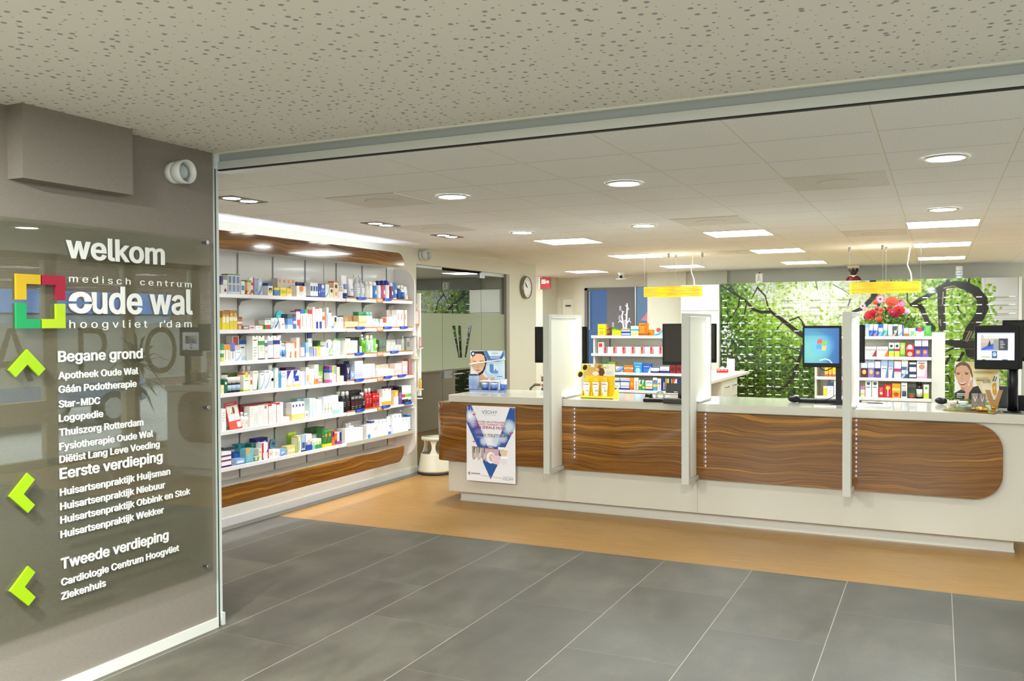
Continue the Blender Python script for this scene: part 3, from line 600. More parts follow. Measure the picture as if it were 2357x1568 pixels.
MB().prism([(Y0, .405), (8.13, .405), (8.13, .37)]+[(8.0+.13*math.cos(math.radians(a)), .37+.13*math.sin(math.radians(a))) for a in range(-10, -91, -10)]+[(Y0, .24)], 'x', XF-.022, XF, WOODY).obj('lower_fascia', wu, bevel=.002, label='walnut lower fascia')
MB().box(XW+.012, Y0, 2.336, XF-.022, 8.14, 2.354, PANELW).obj('top_board', wu); MB().box(XW+.012, Y0, .385, XF-.022, 8.13, .40, PANELW).obj('bottom_board', wu)
MB().box(-5.40, Y0, 2.356, -5.36, 8.05, 2.370, mat((.74, .84, 1.), emit=9.0)).obj('led_strip', wu, label='cool white light strip above the fascia'); MB().box(-5.34, Y0, .365, -5.32, 8.0, .385, mat((.78, .86, 1.), emit=14.0)).obj('led_strip', wu, label='cool white light strip behind the lower fascia')
SZ = [1.972, 1.678, 1.419, 1.160, .855, .556]; VI = mat('b0713a', .4)
for i, z in enumerate(SZ):
    s = MB().box(XW+.018, Y0, z-.022, XF-.012, 7.10, z, WHITE).obj('shelf', wu)
    MB().prism([(XF-.012, z+.004), (XF-.002, z), (XF-.002, z-.028), (XF-.014, z-.032)], 'y', Y0, 7.10, mat('e9e6ea', .2, coat=.4)).obj('price_rail', s)
    s2 = MB().box(XW+.018, 7.105, z-.022, XF, Y1, z, WHITE).obj('shelf', wu)
    if i < 5 and True:
        yr = Y1-.02 if i < 4 else 7.85
        MB().box(XF, 7.105, z-.03, XF+.004, yr, z+.003, mat('efece4', .4)).obj('shelf_edge', s2); MB().box(XF-.001, 7.105, z+.003, XF+.005, yr, z+.017, VI).box(XF+.004, 7.615, z-.03, XF+.006, 7.735, z+.003, VI).text('VICHY', (XF+.0068, 7.628, z-.017), YU, ZU, .024, mat('f6efe6'), w=.094, bold=.01).obj('brand_strip', s2, label='copper coloured strip with white lettering')
    else: MB().box(XF, 7.105, z-.036, XF+.004, Y1-.01, z+.004, mat('b5b2a2', .4)).obj('shelf_edge', s2)
    for y in seams:
        if y == 7.07: continue
        MB().prism([(XW+.018, z-.022), (XF-.06, z-.022), (XF-.07, z-.03), (XW+.05, z-.05), (XW+.018, z-.10)], 'y', y-.003, y+.003, mat('8e8f91', .4)).obj('bracket', s2 if y > 7.1 else s)
ZN = {'a': (500, 500, 6.029), 'b': (720, 560, 7.468), 'c': (500, 740, 7.842), 'd': (720, 740, 7.84), 'e': (500, 900, 7.842), 'f': (720, 880, 7.84), 'g': (1220, 620, 4.611), 'h': (1940, 600, 4.127), 'k': (1640, 740, 6.533)}
def zp(z, x, y): o = ZN[z]; return o[0]+x/o[2], o[1]+y/o[2]
k = 0
for i, (zn, xs) in enumerate((('b', ((765, 908, 930), (1220, 1348, 945))), ('d', ((778, 930, 115), (1280, 1418, 110), (1580, 1705, 105))), ('d', ((765, 915, 575), (1405, 1540, 540))), ('d', ((760, 915, 1040), (1290, 1425, 985), (1540, 1670, 955))), ('f', ((775, 925, 485), (1250, 1390, 417), (1660, 1780, 345))))):
    for x0, x1, y in xs:
        a = onX(*zp(zn, x0, y), XF+.012); b = onX(*zp(zn, x1, y), XF+.012); zz = SZ[i]
        MB().box(XF+.006, a.y, zz-.004, XF+.02, b.y, zz+.02, mat('0f3fc0', .3)).box(XF+.02, a.y+.008, zz+.006, XF+.0208, a.y+.06, zz+.011, mat('6f9cf5', .3)).obj('shelf_marker', wu, label='blue shelf marker')
# ================================================================ service counter
ct = thing('service_counter', 'long white service counter with walnut front panel', 'counter', (0, 0, 0)); CX1 = .66
MB().box(-4.27, 7.45, .105, CX1, 8.15, .972, LAM).obj('body', ct, bevel=.003)
MB().box(-4.19, 7.551, .018, .512, 8.05, .105, mat('cfcdc4', .35)).obj('plinth', ct); MB().box(-4.195, 7.546, 0, .517, 8.05, .018, mat('d9d7cd', .25, .2)).obj('plinth_strip', ct)
MB().box(-4.25, 7.42, .972, CX1, 8.25, 1.04, LAM, .003).obj('countertop', ct)
arc = [(-4.386+.10+.10*math.cos(math.radians(a)), 7.39+.10+.10*math.sin(math.radians(a))) for a in range(180, 271, 10)]
q = MB().prism([(-3.0, 7.39)]+arc[::-1]+[(-4.386, 8.0), (-4.275, 8.0), (-4.275, 7.449), (-3.0, 7.449)], 'z', .408, .966, WOOD)
q.prism([(-3.0, .408), (.24, .408)]+[(.24+.19*math.cos(math.radians(a)), .598+.19*math.sin(math.radians(a))) for a in range(-80, 1, 10)]+[(.24+.19*math.cos(math.radians(a)), .776+.19*math.sin(math.radians(a))) for a in range(0, 91, 10)]+[(-3.0, .966)], 'y', 7.39, 7.449, WOOD)
q.obj('wood_panel', ct, label='glossy walnut veneer front panel with rounded ends')
MB().box(-1.8415, 7.4485, .107, -1.840, 7.4505, .406, mat('8f8b80', .5)).obj('panel_joint', ct)
INF = frosted('lit_infill', 'f3f2ea', .45, .04)
for i, (x0, x1) in enumerate(((-3.097, -3.039), (-1.875, -1.814), (-.647, -.588))):
    dv = thing('counter_divider', 'white framed privacy divider with lit infill, %s of three along the counter' % ('leftmost', 'middle one', 'rightmost')[i], 'divider', ((x0+x1)/2, 7.06, .41), 0, 'counter privacy dividers')
    h = (x1-x0)/2; fm = mat('c0bfb6', .3)
    MB().box(-h, 0, 0, h, .052, 1.39, fm, .002).obj('front_post', dv)
    MB().box(-h, .052, 1.362, h, .79, 1.39, fm, .002).obj('top_rail', dv); MB().box(-h, .752, .632, h, .79, 1.362, fm, .002).obj('back_post', dv)
    MB().box(-h, .052, 0, h, .328, .03, fm, .002).obj('foot_rail', dv); MB().box(-h, .362, .632, h, .752, .65, mat('a9a9a3', .4), .002).obj('counter_rail', dv)
    MB().prism([(.054, .034), (.326, .034), (.326, .64), (.36, .653), (.75, .653), (.75, 1.36), (.054, 1.36)], 'x', -.012, .012, INF).obj('infill_panel', dv, label='frosted white infill panel')
    for s in (-1, 1):
        MB().box(s*.02, .738, .66, s*.026, .751, 1.355, EML).obj('led_strip', dv); k = MB()
        for n in range(34): k.box(s*.018, .0525, .06+n*.0375, s*.026, .0545, .075+n*.0375, EML)
        k.box(s*.02, .36, .653, s*.026, .74, .66, EML); k.obj('led_strip', dv)
    lamp('AREA', 'divider_light', ((x0+x1)/2+h*.6, 7.06+.72, .41+1.0), 1.3, (1, .99, .96), target=((x0+x1)/2+h*.4, 7.2, 1.2), shape='RECTANGLE', size=.012, size_y=.65)
# ================================================================ shelving behind the counter
OZ = [1.577, 1.37, 1.155, .955, .73]
def otc(name, label, xa, xb, rpanel):
    u = thing(name, label, 'shelving unit', (0, 0, 0)); wp = mat('dcdad2', .4)
    MB().box(xa+.02, 9.97, .1, xb-.02, 9.985, 1.56, wp).obj('back_panel', u); MB().box(xa, 9.72, 0, xa+.02, 10.0, 1.555, wp).obj('side_panel', u)
    MB().box(xb-.02, 9.74, 0, xb+(.10 if rpanel else 0), 10.0, 1.615 if rpanel else 1.555, wp).obj('side_panel', u); MB().box(xa+.02, 9.74, 0, xb-.02, 9.98, .1, wp).obj('plinth', u)
    for x in (xa+.12, xb-.16): MB().box(x-.006, 9.962, .1, x+.006, 9.97, 1.55, mat('6f7072', .4)).obj('slotted_upright', u)
    for z in OZ:
        s = MB().box(xa+.021, 9.71, z-.02, xb-.021, 9.962, z, WHITE).obj('shelf', u)
        MB().prism([(9.71, z+.004), (9.70, z), (9.70, z-.026), (9.712, z-.03)], 'x', xa+.021-(.04 if not rpanel else 0), xb-.021, mat('e2e2e4', .2, coat=.3)).obj('price_rail', s)
    return u
otc('medicine_shelf_unit', 'white medicine shelving behind the counter, between left and middle dividers', -3.625, -2.45, False)
otc('medicine_shelf_unit', 'white medicine shelving behind the counter, right of the rightmost divider', -1.165, -.04, True)
# ================================================================ wall of printed medicine drawers
GY = 14.5; GX0, GX1, GZ0, GZ1 = -3.20, 1.022, .3805, 2.3625; NC, NR = 10, 13
pt = Paint(701, 330, '6f9c22')
def gp(x, y): p = onY(x, y, GY); return (p.x-GX0)/(GX1-GX0), (p.z-GZ0)/(GZ1-GZ0)
def gh(x, y): return gp(1940+x/4.127, 600+y/4.127)
rg = np.random.RandomState(3)
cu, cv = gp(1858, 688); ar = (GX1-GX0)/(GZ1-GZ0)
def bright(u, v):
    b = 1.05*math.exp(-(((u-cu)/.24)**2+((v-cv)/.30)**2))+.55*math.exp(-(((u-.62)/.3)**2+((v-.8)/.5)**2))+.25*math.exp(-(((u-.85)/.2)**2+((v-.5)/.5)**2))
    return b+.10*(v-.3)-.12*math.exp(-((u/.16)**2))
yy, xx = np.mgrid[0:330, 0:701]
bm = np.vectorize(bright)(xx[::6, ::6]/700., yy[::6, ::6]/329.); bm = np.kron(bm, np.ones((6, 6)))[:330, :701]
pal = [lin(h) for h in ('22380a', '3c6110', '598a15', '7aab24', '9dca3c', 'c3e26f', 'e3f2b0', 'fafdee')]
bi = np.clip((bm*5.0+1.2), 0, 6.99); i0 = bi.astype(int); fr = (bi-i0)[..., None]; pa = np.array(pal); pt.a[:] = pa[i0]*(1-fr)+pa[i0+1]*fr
for _ in range(15000):
    u, v = rg.rand(), rg.rand(); b = bright(u, v)*5.0+1.4+rg.randn()*1.25; k = int(np.clip(b, 0, 7)); s = rg.uniform(.45, .95)*(1.2 if v > .55 else 1)
    c = pal[k]; c = tuple(np.array(c)*rg.uniform(.85, 1.1)); pt.ell(u, v, .0068*s, .0052*s*ar*.75, c, 1, rg.uniform(0, 3.14))
for _ in range(420):   # sky glimpsed between the leaves
    t = rg.rand()
    if t < .35: u, v = rg.normal(.155, .03), rg.normal(.93, .05)
    elif t < .55: u, v = rg.normal(.03, .02), rg.normal(.55, .09)
    else: u, v = rg.rand(), rg.uniform(.1, 1)
    pt.ell(u, v, rg.uniform(.001, .005), rg.uniform(.003, .012), 'f3f6fa', 1, rg.uniform(0, 3))
# white drawers on the far right with a few leaf sprigs
uW = (.602-GX0)/(GX1-GX0)
pt.poly([(uW-.012, 1), (1, 1), (1, .36), (.97, .42), (.94, .36), (uW-.005, .52), (uW, .7)], 'f1f2ee')
for _ in range(150):
    u = uW+abs(rg.normal(0, .018)); v = rg.uniform(.3, .95); pt.ell(u, v, .006, .008, pal[rg.randint(3, 6)], 1, rg.uniform(0, 3))
for _ in range(260): u = rg.uniform(uW, 1); pt.ell(u, .34+.10*rg.rand()*(.4+(u-uW)*9), .006, .008, pal[rg.randint(1, 5)], 1, rg.uniform(0, 3))
pt.rect(uW, 0, 1, .3, pal[3])
for _ in range(700): pt.ell(rg.uniform(uW, 1), rg.uniform(0, .33), .006, .010, pal[rg.randint(2, 7)], 1, rg.uniform(0, 3))
BR = '17140d'
for P, r in (([(1660, 657), (1703, 684), (1716, 692), (1735, 713), (1753, 719), (1775, 718), (1800, 736), (1830, 760), (1848, 772)], [2, 3, 3.5, 4, 4, 4, 5, 6, 7]), ([(1681, 655), (1690, 672), (1703, 684)], [2, 2, 3]), ([(1744, 662), (1730, 688)], [2.2, 1]), ([(1744, 662), (1762, 682), (1768, 705), (1777, 720)], [2.5, 2, 2, 3]), ([(1818, 738), (1838, 730), (1845, 738), (1852, 752)], [2, 2, 2, 3]), ([(1703, 688), (1700, 705), (1690, 722), (1672, 745)], [2, 2, 1.5, 1]), ([(1720, 695), (1712, 730), (1690, 755)], [2, 1.5, 1]), ([(1806, 738), (1790, 755), (1784, 772)], [1.5, 1, 1]), ([(1848, 800), (1838, 835), (1825, 868), (1808, 890), (1792, 898), (1775, 894), (1752, 884)], [4, 4, 3.5, 3, 2.5, 2, 1]), ([(1840, 833), (1815, 862)], [2, 1.2]), ([(1848, 865), (1860, 885), (1875, 905)], [2, 1.5, 1]), ([(1830, 894), (1829, 912)], [2, 2]), ([(1700, 900), (1730, 892), (1752, 884)], [1, 1.5, 1]), ([(1835, 832), (1815, 818), (1790, 816)], [2, 1.2, .8]), ([(1855, 815), (1790, 790), (1740, 806)], [1.6, 1, .7]), ([(1878, 648), (1882, 668)], [1.2, .8]), ([(1918, 655), (1945, 670), (1955, 678)], [1, 1, .7]), ([(1957, 690), (1952, 705)], [1.5, 1])): pt.line([gp(*p) for p in P], r, BR)
for P, r in (([(280, 170), (300, 260), (300, 345)], [7, 8, 8]), ([(300, 340), (245, 395), (180, 455), (90, 490)], [6, 6, 5, 3]), ([(300, 360), (340, 420)], [5, 4]), ([(675, 405), (780, 350), (880, 285), (960, 245), (1060, 225), (1170, 240), (1260, 290), (1325, 370), (1330, 450), (1300, 530), (1250, 600), (1205, 660), (1180, 720), (1170, 790)], [4, 5.5, 6, 7, 8, 10, 11, 11, 12, 11, 11, 10, 9, 9]), ([(940, 290), (935, 450), (945, 640)], [10, 8, 8]), ([(655, 420), (740, 435), (775, 510), (800, 575), (850, 645)], [5, 6, 6, 6, 8]), ([(940, 760), (1050, 785), (1170, 790), (1300, 800)], [6, 8, 12, 13]), ([(1190, 790), (1240, 870)], [11, 17]), ([(980, 230), (1012, 165)], [5, 4]), ([(1190, 230), (1202, 170)], [4, 2]), ([(1140, 880), (1105, 945), (1085, 960)], [4, 3, 2]), ([(960, 875), (1040, 835), (1110, 815)], [1.5, 2.5, 3]), ([(1020, 900), (975, 980), (960, 1040)], [3, 3, 1.5]), ([(975, 1060), (1015, 1120), (1020, 1180)], [2, 2, 1]), ([(1085, 405), (1100, 470), (1130, 500)], [2, 2, 1]), ([(600, 170), (612, 260), (612, 380), (640, 420)], [1, 1.6, 1.6, 1])): pt.line([gh(*p) for p in P], r, BR)
for P in ([(960, 262), (1050, 240), (1110, 268)], [(985, 285), (1060, 270)], [(955, 300), (945, 420)], [(1205, 670), (1160, 765)], [(1222, 680), (1180, 770)], [(925, 560), (930, 620)]): pt.line([gh(*p) for p in P], [1.2, .8, .6][:len(P)], 'b9a779')
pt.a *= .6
mw, mr, mt = (GX1-GX0)/NC, (2.025-GZ0)/NR, GZ1-2.025
HND, LBL, DK = mat('6d6255', .35, .5), mat('f1f2f0', .35), mat('27301a', .6); hnd = lbl = None
for c in range(NC):
    x0 = GX0+c*mw; cb = thing('drawer_cabinet', 'tall cabinet of tree printed medicine drawers, %s column from the left' % ORD[c], 'cabinet', (x0, GY, 0), 0, 'tree printed drawer cabinets')
    MB().box(.001, .006, 0, mw-.001, .55, GZ1-.001, DK).box(.001, .004, GZ1-.006, mw-.001, .55, GZ1, WHITE).box(.002, 0, .05, mw-.002, .006, GZ0-.003, mat('dfe0d8')).obj('carcass', cb)
    for r_ in range(NR+1):
        zb = GZ0+r_*mr; hh = mr if r_ < NR else mt; j0 = r_*21; j1 = j0+21 if r_ < NR else 329
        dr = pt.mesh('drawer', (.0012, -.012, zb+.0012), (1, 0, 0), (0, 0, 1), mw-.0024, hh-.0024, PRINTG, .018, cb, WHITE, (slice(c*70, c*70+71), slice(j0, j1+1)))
        hz = zb+mr*.5 if r_ < NR else zb+.05
        if hnd is None:
            hnd = MB().box(-.085, -.026, -.003, .085, -.020, .003, HND).box(-.085, -.022, -.003, -.079, 0, .003, HND).box(.079, -.022, -.003, .085, 0, .003, HND).obj('handle', dr); lbl = MB().box(-.038, -.006, -.0065, .038, 0, .0065, LBL).obj('label_holder', dr); h_, l1 = hnd, lbl
        else: h_ = hnd.copy(); COL.objects.link(h_); h_.parent = dr; l1 = None
        h_.location = (mw*.485, -.0122, hz)
        if (c < 3 and r_ <= NR) or c >= 6 or r_ < NR-3:
            for fx in (.155, .825):
                l_ = l1 or lbl.copy()
                if l1 is None: COL.objects.link(l_); l_.parent = dr
                l1 = None; l_.location = (mw*fx, -.0122, hz+.008)
        if r_ == NR and not (c < 3 or c >= 6): pass
MB2 = MB().box(GX1+.001, GY-.012, 0, GX1+.042, GY+.55, GZ1, mat('e2e3e0', .35)); tag(MB2.obj('cabinet_end_panel'), 'white end panel closing the printed drawer wall on the right', 'panel')
# things standing on the drawer wall
def onTop(px, y=GY+.1): return onY(px, 640, y).x
j = thing('apothecary_jar', 'square white apothecary jar with black ornament on the drawer wall, left', 'jar', (onTop(1748), GY+.1, GZ1))
q = MB().box(-.052, -.05, 0, .052, .05, .135, mat('eeece4', .3), .008); q.obj('body', j); k = MB()
for a in range(5): w_ = .034-.006*a; k.tube([(-w_, -.0505, .03+.02*a), (0, -.0505, .045+.02*a), (w_, -.0505, .03+.02*a)], .003, BLACK, 5)
k.obj('ornament', j); MB().box(-.054, -.052, .135, .054, .052, .15, mat('eeece4', .3), .004).ball((0, 0, .162), .012, mat('2a2a2a', .4)).obj('lid', j)
j = thing('apothecary_jar', 'round white apothecary jar with blue ornament on the drawer wall, right', 'jar', (onTop(2208), GY+.1, GZ1))
MB().lathe([(.045, 0), (.05, .01), (.05, .14), (.044, .15)], mat('eef0f2', .25), seg=20).obj('body', j); MB().lathe([(.048, .15), (.05, .155), (.05, .172), (.04, .178), (0, .18)], mat('f4f4f4', .25), seg=20).obj('lid', j)
k = MB().lathe([(.0505, .03), (.0505, .045)], mat('a9b6d4', .4), seg=20).box(-.03, -.052, .06, .03, -.046, .085, mat('9fb0d8', .4)).lathe([(.0505, .105), (.0505, .115)], mat('a9b6d4', .4), seg=20); k.obj('ornament', j)
g = thing('bust_figurine', 'painted bust figurine with white turban and red coat on the drawer wall', 'figurine', (onTop(1965), GY+.08, GZ1))
SK = mat('2b1a14', .35); q = MB().ball((0, 0, .165), (.062, .07, .085), SK, 16, 12); q.ball((0, -.068, .155), (.012, .02, .022), SK).lathe([(.035, .06), (.033, .11)], SK, seg=14).ball((-.062, 0, .16), (.01, .016, .022), SK).ball((.062, 0, .16), (.01, .016, .022), SK).ball((0, -.05, .105), (.03, .025, .02), SK); q.obj('head', g)
MB().ball((-.025, -.064, .178), (.013, .008, .006), mat('ece6d0')).ball((.025, -.064, .178), (.013, .008, .006), mat('ece6d0')).obj('eyes', g); MB().ball((0, -.069, .122), (.018, .012, .008), mat('a01c20')).obj('mouth', g)
k = MB().lathe([(.064, .19), (.078, .20), (.08, .225), (.07, .24)], mat('e6dcc0', .5), seg=20)
for i in range(20): a = i*math.pi/10; k.ball((.077*math.cos(a), .077*math.sin(a), .214), (.011, .011, .022), mat('efe7d0', .5), 8, 6)
k.obj('turban_band', g); MB().ball((0, 0, .236), (.066, .066, .03), mat('5a1318', .4)).obj('turban_cap', g)
MB().lathe([(.105, 0), (.11, .02), (.095, .05), (.055, .075), (.036, .08)], mat('7e1119', .4), seg=20, sy=.65).obj('coat', g); MB().lathe([(.05, .07), (.052, .078), (.036, .088)], mat('e8e2d2', .4), seg=18).prism([(-.04, .075), (.0, .05), (.04, .075)], 'y', -.062, -.045, mat('e8e2d2', .4)).obj('collar', g)
# tall white cupboard left of the drawers
TCX = onY(1567, 655, 14.4).x; TCW = -3.206-TCX; TCH = onY(1600, 656, 14.4).z; TCM = onY(1610, 716, 14.4).z
t_ = thing('tall_cupboard', 'tall plain white cupboard left of the tree printed drawers', 'cabinet', (TCX, 14.4, 0))
MB().box(0, .02, 0, TCW, .5, TCH, mat('dedbd0', .3)).obj('carcass', t_); MB().box(.003, 0, TCM+.01, TCW-.003, .02, TCH-.003, mat('dedbd0', .3)).obj('upper_door', t_); MB().box(.003, 0, .05, TCW-.003, .02, TCM-.01, mat('dedbd0', .3)).box(.04, -.004, .08, TCW-.04, .0, TCM-.045, mat('e1ded4', .3)).obj('lower_door', t_)
a = onY(1645, 733, 14.39); b_ = onY(1655, 760, 14.39); MB().box(a.x-TCX, -.006, b_.z, b_.x-TCX, -.004, a.z, mat('b9cdea', .5)).obj('notice', t_, label='pale blue notice sheet')
# white drawer island
yi0, yi1, xi = 11.3, 14.0, -2.67
il = thing('drawer_island', 'white work island with drawers behind the middle divider', 'cabinet', (0, 0, 0)); IW = mat('e4e1d3', .35)
ym, ye = onX(1663, 885, xi).y, onX(1697, 880, xi).y; yi1 = ye
MB().box(-3.6, yi0, .93, xi+.03, 14.0, .97, IW, .003).obj('worktop', il)
MB().box(-3.57, yi0+.02, 0, xi-.34, yi1, .93, IW).box(xi-.34, ym-.012, 0, xi-.02, yi1, .93, IW).box(xi-.34, yi0+.02, 0, xi-.005, ym-.012, .55, IW).box(xi-.34, yi0+.02, .55, xi-.005, yi0+.04, .93, IW).obj('body', il)
for cc in range(2):
    for zz in range(3):
        y0 = ym+cc*(yi1-ym)/2; w_ = (yi1-ym)/2; d_ = MB().box(xi-.02, y0+.004, (.665-zz*.27)+.004, xi, y0+w_-.004, .93-zz*.27-.004, IW).obj('drawer', il)
        MB().tube([(xi, y0+w_*.3, .825-zz*.27), (xi+.03, y0+w_*.3, .825-zz*.27), (xi+.03, y0+w_*.7, .825-zz*.27), (xi, y0+w_*.7, .825-zz*.27)], .005, mat('6d6a60', .3, .7)).obj('handle', d_)
q = MB(); q.ball((0, 0, .03), (.14, .16, .045), mat('3f6cb0', .7)).ball((.03, .15, .025), (.10, .12, .03), mat('3a64a6', .7)); tag(q.obj('folded_cloth', loc=(xi-.18, (yi0+ym)/2+.15, .55)), 'blue cloth folded in the open niche of the island', 'cloth')
for i in range(3):
    p = onZ(1655+i*8, 858, .9705); tag(MB().box(-.03, -.03, 0, .03, .03, .05, mat('d1181c', .4)).box(-.02, -.031, .03, .02, -.03, .042, mat('f4d8d4')).obj('small_box', loc=p), 'small red box on the island worktop, %s of three in a row' % ('left', 'middle', 'right')[i], 'box', 'red boxes on the island')
p = onZ(1682, 854, .9705); h_ = thing('leaflet_stand', 'white leaflet standing on the island worktop before the drawers', 'leaflet', p); MB().box(-.06, 0, 0, .06, .01, .19, mat('f1f1ee')).obj('sheet', h_); k = MB()
for i in range(6): k.box(-.045, -.001, .04+i*.02, .03, 0, .044+i*.02, mat('b9b9c4'))
k.obj('text_lines', h_)
for i, px in enumerate((1662, 1676)): p = onZ(px, 856, .9705); tag(MB().prism([(-.05, 0), (.05, 0), (.05, .05), (0, .085), (-.05, .05)], 'y', -.01, .01, mat('f4f2ee')).obj('folded_card', loc=p+Vector((0, .03, 0))), 'white folded card behind the red boxes, %s one' % ('left', 'right')[i], 'card')
# ================================================================ pendant lamps
t = NT('yellow_wood_veneer'); a_ = t.noise(t.pos((2, 2, 30)), 2.2, 4); t.base(t.ramp(a_, [(.35, 'c98f06'), (.55, 'e2b012'), (.7, 'edc634')])); t.set(Roughness=.4, Emission_Color=(.78, .60, .03, 1), Emission_Strength=.35); VEN = t.m
for i, (xa, xb, l) in enumerate(((-3.44, -2.68, 'yellow wood veneer pendant lamp over the left medicine shelving'), (-.945, -.18, 'yellow wood veneer pendant lamp above the flower bouquet, right'))):
    L = thing('pendant_lamp', l, 'pendant lamp', ((xa+xb)/2, 11.1, 2.06), 0, 'yellow veneer pendant lamps'); w_ = (xb-xa)/2; q = MB()
    for s in (-1, 1):   # two wavy veneer walls joined into a cloud-like ring
        P = []
        for k in range(41): u = -1+k/20; y = s*(.115+.05*math.cos(u*math.pi*1.5+.6*s))*max(0, 1-abs(u)**7)**.5; P.append((u*w_, y))
        for z0, z1 in ((0, .125),):
            for A, B_ in zip(P, P[1:]): q.quad([(A[0], A[1], z0), (B_[0], B_[1], z0), (B_[0], B_[1], z1), (A[0], A[1], z1)], VEN)
    q.obj('veneer_shade', L)
    MB().box(-w_*.8, -.05, .05, w_*.8, .05, .07, mat('fff6dc', emit=3.0)).obj('light_tube', L)
    k = MB()
    for dx, dy in ((-w_, 0), (-w_*.05, -.12), (w_*.02, .12), (w_, 0)): k.tube([(dx*.97, dy, .06), (dx, dy, ZC-2.06)], .0016, mat('9a9c9c', .3, .8), 5)
    k.obj('suspension_wire', L); k = MB()
    for dx, dy in ((-w_, 0), (-w_*.05, -.12), (w_*.02, .12), (w_, 0)): k.lathe([(.012, -.05), (.015, -.03), (.015, 0)], STEEL, (dx, dy, ZC-2.06), 10)
    k.obj('ceiling_cap', L); MB().tube([(w_*.75, 0, .1), (w_*.72, .0, .22), (w_*.62, .01, .32), (w_*.66, .01, .42), (w_*.7, 0, ZC-2.06)], .006, mat('eeeee8', .4), 6).obj('power_cable', L)
    lamp('AREA', 'pendant_glow', ((xa+xb)/2, 11.1, 2.2), 1.0, (1, .93, .8), target=((xa+xb)/2, 11.1, 4), shape='RECTANGLE', size=.6, size_y=.1)
# ================================================================ products
NOUN = {'ca': ('carton', 'box'), 'bo': ('bottle', 'bottle'), 'sp': ('spray can', 'can'), 'tu': ('tube', 'tube'), 'pu': ('pump bottle', 'bottle'), 'ja': ('jar', 'jar'), 'cp': ('card pack', 'box')}
NAME = {'ca': 'carton', 'bo': 'bottle', 'sp': 'spray_can', 'tu': 'tube', 'pu': 'pump_bottle', 'ja': 'jar', 'cp': 'card_pack'}
def pm(h): return mat(h, .38)
LEGIBLE = ('Strepsils', 'Advil', 'ASPRO', 'DARO', 'VICHY')
def decal(q, w, h, d, spec):
    """printing on a carton front: bands, stripes, panels, ovals, swooshes, words"""
    y = -d/2; z = .0004
    def rc(u0, v0, u1, v1, c, wrap=False):
        nonlocal y; y -= .00035; q.quad([((u0-.5)*w, y, v0*h), ((u1-.5)*w, y, v0*h), ((u1-.5)*w, y, v1*h), ((u0-.5)*w, y, v1*h)], pm(c))
        if wrap:
            for s in (-1, 1): x = s*(w/2+.0004); q.quad([(x, -d/2, v0*h), (x, d/2, v0*h), (x, d/2, v1*h), (x, -d/2, v1*h)], pm(c))
    def pl(P, c):
        nonlocal y; y -= .00035; q.quad([((u-.5)*w, y, v*h) for u, v in P], pm(c))
    for it in [s for s in spec.split(' ') if s]:
        p = it.split(':'); k, a = p[0][0], p[0][1:]; c = p[1] if len(p) > 1 else '888'
        f = float(a) if a else None
        if k == 'T': rc(0, 1-(f or .18), 1, 1, c, True)
        elif k == 'B': rc(0, 0, 1, f or .18, c, True)
        elif k == 'M': rc(0, (f or .45)-.09, 1, (f or .45)+.09, c, True)
        elif k == 'L': rc(0, 0, f or .25, 1, c)
        elif k == 'R': rc(1-(f or .25), 0, 1, 1, c)
        elif k == 'P': rc(.14, (f or .5)-.17, .86, (f or .5)+.17, c)
        elif k == 'Q': rc(.40, .82, .58, .94, c)
        elif k == 'O': n = 14; r = min(w, h)*.3; pl([(.5+r/w*math.cos(6.283*i/n), (f or .5)+r/h*math.sin(6.283*i/n)) for i in range(n)], c)
        elif k == 'S': pl([(0, .15), (.35, .25), (.75, .5), (1, .85), (1, .6), (.7, .25), (.4, .08), (0, 0)], c)
        elif k == 'D': pl([(.35, 1), (.65, 1), (.5, 1-.12*w/h*2)], c)
        elif k == 'Y': pl([(.2, .8), (.36, .8), (.5, .55), (.64, .8), (.8, .8), (.56, .42), (.44, .42)], c)
        elif k == 'K': pl([(.62, 0), (1, 0), (1, .75)], c)
        elif k == 'J': pl([(0, 1), (0, .45), (.7, 1)], c)
        elif k == 'X':
            for i in range(4): v = (f or .62)-.11*i; rc(.2, v, .2+(.6, .45, .55, .35)[i], v+.022, c)
        elif k == 'W':
            v = f or .6
            if p[2] not in LEGIBLE: rc(.14, v, .8, v+.045, c); continue
            y -= .0004; t = p[2]; q.text(t, (-.42*w, y, v*h), (1, 0, 0), (0, 0, 1), min(h*.16, .022), pm(c), w=.84*w, bold=.012)
        elif k == 'V':
            if p[2] not in LEGIBLE: rc(.42, .12, .56, .7, c); continue
            y -= .0004; t = p[2]; q.text(t, (.11*w+w*.1, y, h*.1), (0, 0, 1), (-1, 0, 0), w*.4, pm(c), w=.62*h, bold=.012)
